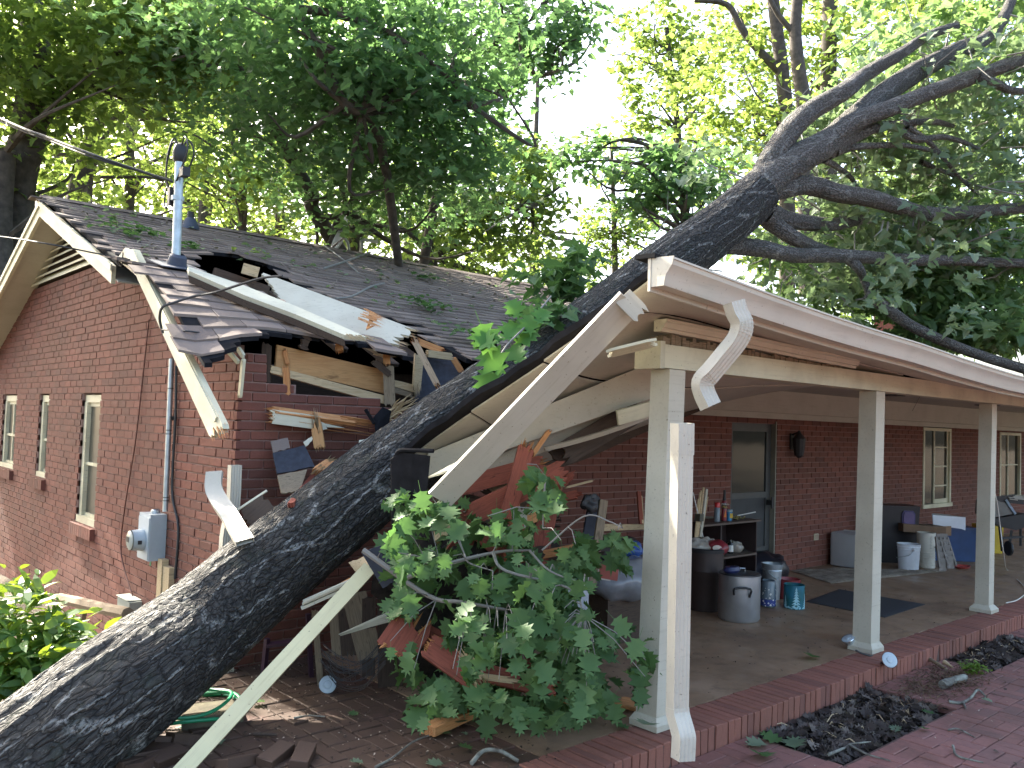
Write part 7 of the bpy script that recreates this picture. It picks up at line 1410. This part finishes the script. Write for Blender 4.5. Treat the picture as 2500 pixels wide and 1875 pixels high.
TWP = np.concatenate([np.array(t) for t in TW])
for i, P in enumerate(LP_):
    o = bpy.data.objects.new('leaf', BL[i % 8]); COL.objects.link(o); o.parent = lb; o.location = P-WP[lb.name]; s = random.choice([.075, .09, .105, .12, .13, .15]); o.scale = (s*random.uniform(.85, 1.1), s, s)
    nrm = unit(-TOW*random.uniform(.3, 1)+V3(random.gauss(0, .35), random.gauss(0, .35), random.uniform(0, .9))); d = V3(random.gauss(0, .45), random.gauss(0, .3), -1); d = unit(d-nrm*np.dot(nrm, d)); x = np.cross(d, nrm)
    o.rotation_euler = Matrix(((x[0], d[0], nrm[0]), (x[1], d[1], nrm[1]), (x[2], d[2], nrm[2]))).to_euler()
    if i % 3 == 0:
        st = P-d*s*.4; k = np.argmin(np.linalg.norm(TWP-st, axis=1)); e = TWP[k]
        if np.linalg.norm(e-st) < .45: tw.tube([st, (st+e)/2+V3(0, 0, .03), e], [.002, .003, .004], 4)
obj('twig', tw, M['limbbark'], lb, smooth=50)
zp = []
for cx_, cy_, sx_, sy_, n in dens:
    for j in range(n*3): zp.append(aD(*zd(random.gauss(cx_, sx_*.6), min(2560, random.gauss(cy_, sy_*.55))), random.uniform(4.75, 5.2)))
zp = np.array([p for p in zp if p[2] > .03 and p[0] < 1.75]); o = leaf_mesh('leaf_mass', zp, .115, OAK, M['leafnear'], lb, droop=1.2, upbias=.5); o['kind'] = 'stuff'
# rubble behind the branch
rd = random.Random(77)
for i in range(26):
    x, y = rd.uniform(250, 1250), rd.uniform(950, 1650); a = rd.gauss(-.6, .7); L = rd.uniform(.35, .9); P = aD(*zd(x, y), rd.uniform(5.25, 5.7)); mk = rd.choice(['darkwood', 'redwood', 'darkwood', 'oldwood', 'rawwood', 'tan']); dv = RGT*math.cos(a)-V3(0, 0, 1)*math.sin(a)+TOW*rd.uniform(-.4, .4)
    board('rubble_plank', P-dv*L/2, P+dv*L/2, rd.uniform(.05, .16), .03, M[mk], (-.5, -.85, rd.uniform(-.3, .5)), label={'darkwood': 'blackened', 'redwood': 'red stained', 'oldwood': 'grey weathered', 'rawwood': 'fresh orange', 'tan': 'tan painted'}[mk]+' broken plank in the dark rubble behind the leafy branch', cat='broken board', group='planks in the rubble behind the branch', j0=.05, j1=.06, seed=300+i)
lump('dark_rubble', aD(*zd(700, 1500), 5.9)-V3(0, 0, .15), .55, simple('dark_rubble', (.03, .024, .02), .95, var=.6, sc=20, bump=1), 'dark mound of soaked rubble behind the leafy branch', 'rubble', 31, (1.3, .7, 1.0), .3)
# sprig of large bright leaves beside the trunk
sp = thing('leafy_sprig', 'upright sprig of bright maple like leaves in front of the trunk', 'leafy twig', aD(*q(1090, 810), 5.4)); MLM = leafmat('bright_leaf', (.07, .19, .045), (.10, .24, .055), (.13, .28, .07), .4, (.2, .4, .05), .2); ML = [big_leaf(40+s, MLM, 1.0) for s in range(3)]
for x, y, s, a in [(1038, 722, .20, .3), (1075, 740, .17, -.8), (1040, 780, .20, .9), (1055, 815, .19, .2), (1120, 720, .17, -.5), (1160, 735, .17, -1.2), (1105, 770, .16, .5), (1145, 700, .15, .1), (1100, 670, .14, .4), (1180, 690, .14, -.4), (1030, 750, .15, 1.2)]:
    s *= 1.2; P = aD(*q(x, y-22), 5.35 if x < 1090 else 5.7); o = bpy.data.objects.new('leaf', ML[int(x) % 3]); COL.objects.link(o); o.parent = sp; o.location = P-WP[sp.name]; o.scale = (s, s, s); nrm = unit(-TOW+V3(0, 0, .5)+RGT*random.uniform(-.3, .3)); d = unit(-V3(0, 0, 1)+RGT*a); d = unit(d-nrm*np.dot(nrm, d)); xx = np.cross(d, nrm); o.rotation_euler = Matrix(((xx[0], d[0], nrm[0]), (xx[1], d[1], nrm[1]), (xx[2], d[2], nrm[2]))).to_euler()
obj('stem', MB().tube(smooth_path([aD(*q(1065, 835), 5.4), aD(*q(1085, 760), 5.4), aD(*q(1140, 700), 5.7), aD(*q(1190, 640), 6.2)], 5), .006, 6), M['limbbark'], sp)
pts = blob_points([(*aD(*q(1190, 600), 7.2), .28, 60), (*aD(*q(1240, 640), 7.2), .3, 70), (*aD(*q(1160, 680), 6.6), .2, 40), (*aD(*q(1230, 560), 7.4), .22, 40)], .2, 8); leaf_mesh('sprig_leaves', pts, .15, STAR, M['leafnear'], sp, droop=1.0)
# leaf litter lying on the roof
def drop(name, P, size, mat, lab, cat, grp=None, shape=OAK, parent=None, flat=True, **kw):
    V, F = leaves(np.array(P), size, shape, droop=.1, jit=.3, upbias=3.0); c = V.mean(0); me = mesh_np(name, V-c, [F]); me.materials.append(mat); o = link(bpy.data.objects.new(name, me), parent, c)
    if lab: tag(o, lab, cat, grp)
    return o
for i, (a, b, n, r, lab) in enumerate([(275, 508, 46, .16, 'green leaf tuft on the roof near the gable peak'), (920, 668, 40, .16, 'green leaf tuft on the roof right of the opening'), (915, 608, 16, .12, 'small leaf tuft just below the ridge at right'), (400, 545, 16, .12, 'leaf tuft behind the foot of the service mast'), (545, 560, 8, .08, 'few yellow green leaves above the roof opening'), (1010, 735, 26, .13, 'leafy scraps on the roof edge beside the trunk')]):
    r_ = ray(*q(a, b)); cc = RIDZ-SL*RIDY; c = CAM+r_*((cc-(CAM[2]-SL*CAM[1]))/(r_[2]-SL*r_[1])); P = c+rng.normal(size=(n, 3))*V3(r, r*.8, 0); P[:, 2] = RIDZ-SL*np.abs(P[:, 1]-RIDY)+.05+.05*rng.random(n)
    o = drop('leaf_tuft', P, .09, M['leafnear'] if i != 4 else M['leafyel'], lab, 'leaves'); o['kind'] = 'stuff'
P = np.stack([rng.uniform(-.2, 5.5, 420), rng.uniform(.3, 4.2, 420), np.zeros(420)], -1); P = P[inpoly(P[:, 0], P[:, 1], A_poly)]; P[:, 2] = RIDZ-SL*np.abs(P[:, 1]-RIDY)+.04; o = drop('roof_litter', P[:200], .06, simple('dry_litter', (.24, .22, .15), .9), 'scattered pale dry leaves and bits all over the shingles', 'leaf litter', shape=HEX); o['kind'] = 'stuff'
o = drop('roof_leaves', P[200:], .08, M['leafpale'], 'scattered pale green leaves lying over the shingles', 'leaf litter'); o['kind'] = 'stuff'
m = MB()
for i in range(70):
    p0 = P[rng.integers(len(P))]+V3(0, 0, .01); a = rng.uniform(0, 6.28); L = rng.uniform(.08, .3); e = p0+V3(math.cos(a)*L, math.sin(a)*L, math.sin(a)*L*SL); m.tube([p0, (p0+e)/2+V3(0, 0, .02), e], [.004, .004, .002], 4)
o = tag(obj('roof_twigs', m, simple('twig_grey', (.18, .15, .12), .9)), 'small broken twigs scattered over the shingles', 'twigs'); o['kind'] = 'stuff'
def roofpt(x, y, up=.02): r_ = ray(*q(x, y)); cc = RIDZ-SL*RIDY+up; return CAM+r_*((cc-(CAM[2]-SL*CAM[1]))/(r_[2]-SL*r_[1]))
for i, (pp, rr, lab) in enumerate([([(725, 665-20), (760, 640), (800, 620), (830, 612)], .012, 'curved grey branch lying on the roof right of the opening'), ([(700, 580), (760, 560), (800, 545)], .014, 'longest grey branch crossing the shingles below the dish'), ([(700, 530), (740, 560), (775, 590)], .010, 'thin branch crossing the longest one on the shingles')]):
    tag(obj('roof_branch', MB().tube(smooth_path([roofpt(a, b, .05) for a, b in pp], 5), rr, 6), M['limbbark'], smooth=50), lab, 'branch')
# ground litter
def scatter(n, x0, x1, y0, y1, z, size, mat, name, lab, shape=OAK, kind='stuff', up=.006):
    P = np.stack([rng.uniform(x0, x1, n), rng.uniform(y0, y1, n), np.full(n, z+up)+rng.random(n)*.01], -1); o = drop(name, P, size, mat, lab, 'leaf litter', shape=shape); o['kind'] = kind; return o
scatter(420, -1.6, .66, -2.4, -.05, 0, .014, simple('pale_chips', (.42, .34, .26), .9), 'wood_chips', 'tiny pale chips and bark crumbs on the shaded paving', HEX)
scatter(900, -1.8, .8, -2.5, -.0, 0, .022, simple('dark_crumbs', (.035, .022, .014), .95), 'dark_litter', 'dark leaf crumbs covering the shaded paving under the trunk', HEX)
scatter(260, .7, 7, -2.35, -.8, 0, .02, simple('slab_crumbs', (.07, .045, .03), .95), 'slab_litter', 'dark bark crumbs scattered on the porch slab', HEX)
scatter(150, .6, 8, -5.5, -2.7, PZ, .014, simple('chip_pale', (.45, .36, .30), .9), 'paving_chips', 'tiny pale chips on the red brick paving', HEX)
scatter(120, .6, 8, -5.5, -2.7, PZ, .03, simple('chip_dark', (.06, .04, .03), .9), 'paving_litter', 'dark leaf bits on the red brick paving', HEX)
def grleaf(x, y, s, z=PZ, zz=z4, mat=None, lab='', rot=0, tilt=.15):
    P = aZ(*zz(x, y), z)+V3(0, 0, .012); o = bpy.data.objects.new('fallen_leaf', (BL if mat is None else mat)[int(x) % 3]); link(o, None, P); o.scale = (s, s, s*.7); o.rotation_euler = (random.uniform(-tilt, tilt), random.uniform(-tilt, tilt), rot); tag(o, lab, 'leaf'); return o
PLf = [big_leaf(60+s, M['leafpale']) for s in range(3)]
for a in [(300, 1230, .17, PZ, z4, None, 'broad green oak leaf leftmost of the cluster on the paving', 2.4), (355, 1165, .15, PZ, z4, PLf, 'pale green oak leaf at the top of the cluster on the paving', 1.2), (470, 1150, .15, PZ, z4, None, 'green oak leaf at the upper right of the cluster on the paving', .2), (560, 1195, .18, PZ, z4, PLf, 'long green oak leaf pointing right in the cluster on the paving', -1.0),
          (490, 880, .15, PZ, z4, None, 'green leaf lying in the upper left of the first planting bed', 2.0), (550, 865, .13, PZ, z4, PLf, 'pale green leaf beside it in the first planting bed', .3), (890, 750, .14, PZ, z4, PLf, 'pale green leaf on the far edge of the first planting bed', .8), (1050, 625, .15, PZ, z4, None, 'dark green leaf cluster left of the round flood lamp', 1.0), (1000, 640, .12, PZ, z4, None, 'dark green leaf just left of the flood lamp cluster', 2.2),
          (700, 530, .16, 0, z4, None, 'dark green leaf on the porch slab near the second post', 1.8), (1570, 948, .09, PZ, z4, None, 'small dark green leaf right of the first planting bed', .6), (1510, 1055, .08, PZ, z4, None, 'small green leaf lowest of the pair on the right paving', 1.6), (1285, 1080, .09, PZ, z4, PLf, 'pale round leaf on the paving below the planting bed', -1.2), (1990, 868, .08, PZ, z4, PLf, 'pale leaf far right on the paving', .4), (2130, 240, .12, PZ, z4, PLf, 'grey green leaf on the bricks near the cord', .7),
          (865, 1265, .07, 0, zc, None, 'small teal green leaf on the shaded paving', .5), (910, 1640, .08, 0, zc, PLf, 'small pale green leaf at the bottom edge of the paving', 1.1), (1690, 1300, .12, .02, zc, PLf, 'bluish green leaf on the orange lumber offcut', 2.0), (1580, 1310, .09, .01, zc, PLf, 'bluish leaf beside the orange lumber offcut', .9), (1560, 1390, .10, 0, zc, None, 'green leaf below the orange lumber offcut', 1.7), (1705, 1420, .05, 0, zc, PLf, 'tiny round leaf below the lumber offcut', .1), (1740, 1535, .09, 0, zc, None, 'star shaped green leaf on the brown slab corner', .4), (1520, 1635, .10, 0, zc, PLf, 'pale green leaf at the bottom edge near the slab corner', 1.4),
          (760, 1480, .10, 0, ze, None, 'green leaf half under the long trim strip', .4) if False else (1710, 1490, .13, .0, ze, PLf, 'large pale green leaf beside the long trim strip', .4), (150, 1165, .10, 0, zc, None, 'dark green leaf right of the long trim strip', 1.1), (1700, 1325, .15, .09, zf, PLf, 'green leaf lying on the base of the corner post', 1.9), (1530, 1375, .10, .0, zf, None, 'dark leaf on the edging bricks below the corner post', .3)]:
    grleaf(a[0], a[1], a[2], a[3], a[4], a[5], a[6], a[7])
# leaf mould in the planting beds
def bedfill(x0, x1, y0, y1, lab):
    n = 1500; P = np.stack([rng.uniform(x0+.02, x1-.02, n), rng.uniform(y0+.02, y1-.02, n), np.zeros(n)], -1); P[:, 2] = PZ-.07+.05*vnoise(P[:, 0]*7, P[:, 1]*7, 3)+rng.random(n)*.03; V, F = leaves(P, .075, OAK, droop=.6, jit=.4, upbias=.8); c = V.mean(0)
    b = NB('dead_leaves'); r = b.rnd(); b.set(b.ramp(r, [(0, (.03, .022, .02)), (.55, (.06, .045, .038)), (.85, (.09, .07, .06)), (1, (.20, .17, .14))]), .85); me = mesh_np('dead_leaves', V-c, [F]); me.materials.append(b.m); o = link(bpy.data.objects.new('dead_leaves', me), None, c); tag(o, lab, 'leaf litter'); o['kind'] = 'stuff'
    m = MB()
    for i in range(26): p0 = V3(random.uniform(x0+.1, x1-.1), random.uniform(y0+.05, y1-.05), PZ-.02); a = random.uniform(0, 6.28); L = random.uniform(.05, .18); e = p0+V3(math.cos(a)*L, math.sin(a)*L*.6, random.uniform(0, .03)); m.tube([p0, (p0+e)/2+V3(.01, .01, .015), e], [.004, .004, .002], 4)
    o = tag(obj('bed_twigs', m, M['palewood']), 'pale twigs among the dead leaves, '+lab.split(' ')[-2]+' bed', 'twigs'); o['kind'] = 'stuff'
bedfill(*HOLES[0], 'dead brown leaves filling the near planting bed'); bedfill(*HOLES[1], 'dead brown leaves filling the far planting bed')
P = np.stack([rng.normal(4.35, .38, 700), rng.normal(-2.98, .13, 700), np.full(700, PZ+.012)], -1); P = P[P[:, 1] < -2.72]; P[:, 2] += rng.random(len(P))*.03; o = drop('needle_litter', P, .06, simple('needle_brown', (.12, .075, .045), .95, var=.5), 'brown needles and twig litter swept in a patch by the second post', 'leaf litter', shape=HEX*np.array([.25, 1.2])); o['kind'] = 'stuff'
P = aZ(*z4(1850, 650), PZ)+rng.normal(size=(160, 3))*V3(.05, .04, .02)+V3(0, 0, .05); o = drop('moss_sprig', P, .035, leafmat('moss_green', (.08, .16, .02), (.12, .22, .03), (.16, .26, .04)), 'bright mossy green tuft at the end of the branch piece', 'moss', shape=HEX); o['kind'] = 'stuff'
# glossy shrub at the lower left
sb = thing('garden_shrub', 'glossy sunlit shrub at the lower left beside the trunk', 'shrub', aZ(*q(60, 1640), -.25)+V3(0, 0, 0))
SH = np.array([(0, 0), (.14, .18), (.20, .42), (.15, .72), (0, 1.05), (-.15, .72), (-.20, .42), (-.14, .18)], float)
B = [(*aD(*q(a, b), d), r, n) for a, b, d, r, n in [(20, 1330, 4.9, .28, 260), (80, 1380, 4.9, .25, 230), (130, 1410, 4.8, .16, 120), (20, 1430, 4.8, .3, 260), (90, 1460, 4.8, .22, 190), (-60, 1400, 4.9, .4, 300), (160, 1440, 4.7, .12, 60), (20, 1520, 4.7, .25, 160)]]
pts = blob_points(B, .13, 9); leaf_mesh('foliage', pts, .115, SH, M['shrub'], sb, droop=-.5, upbias=1.0)
m = MB()
for b in B:
    s = aZ(*q(30, 1640), -.25)+V3(random.uniform(-.2, .1), random.uniform(-.1, .2), 0); m.tube(smooth_path([s, (s+V3(*b[:3]))/2+V3(.02, 0, .08), V3(*b[:3])], 4), [.014, .013, .012, .011, .010, .009, .008, .006, .005], 5)
obj('stems', m, M['farbark'], sb)
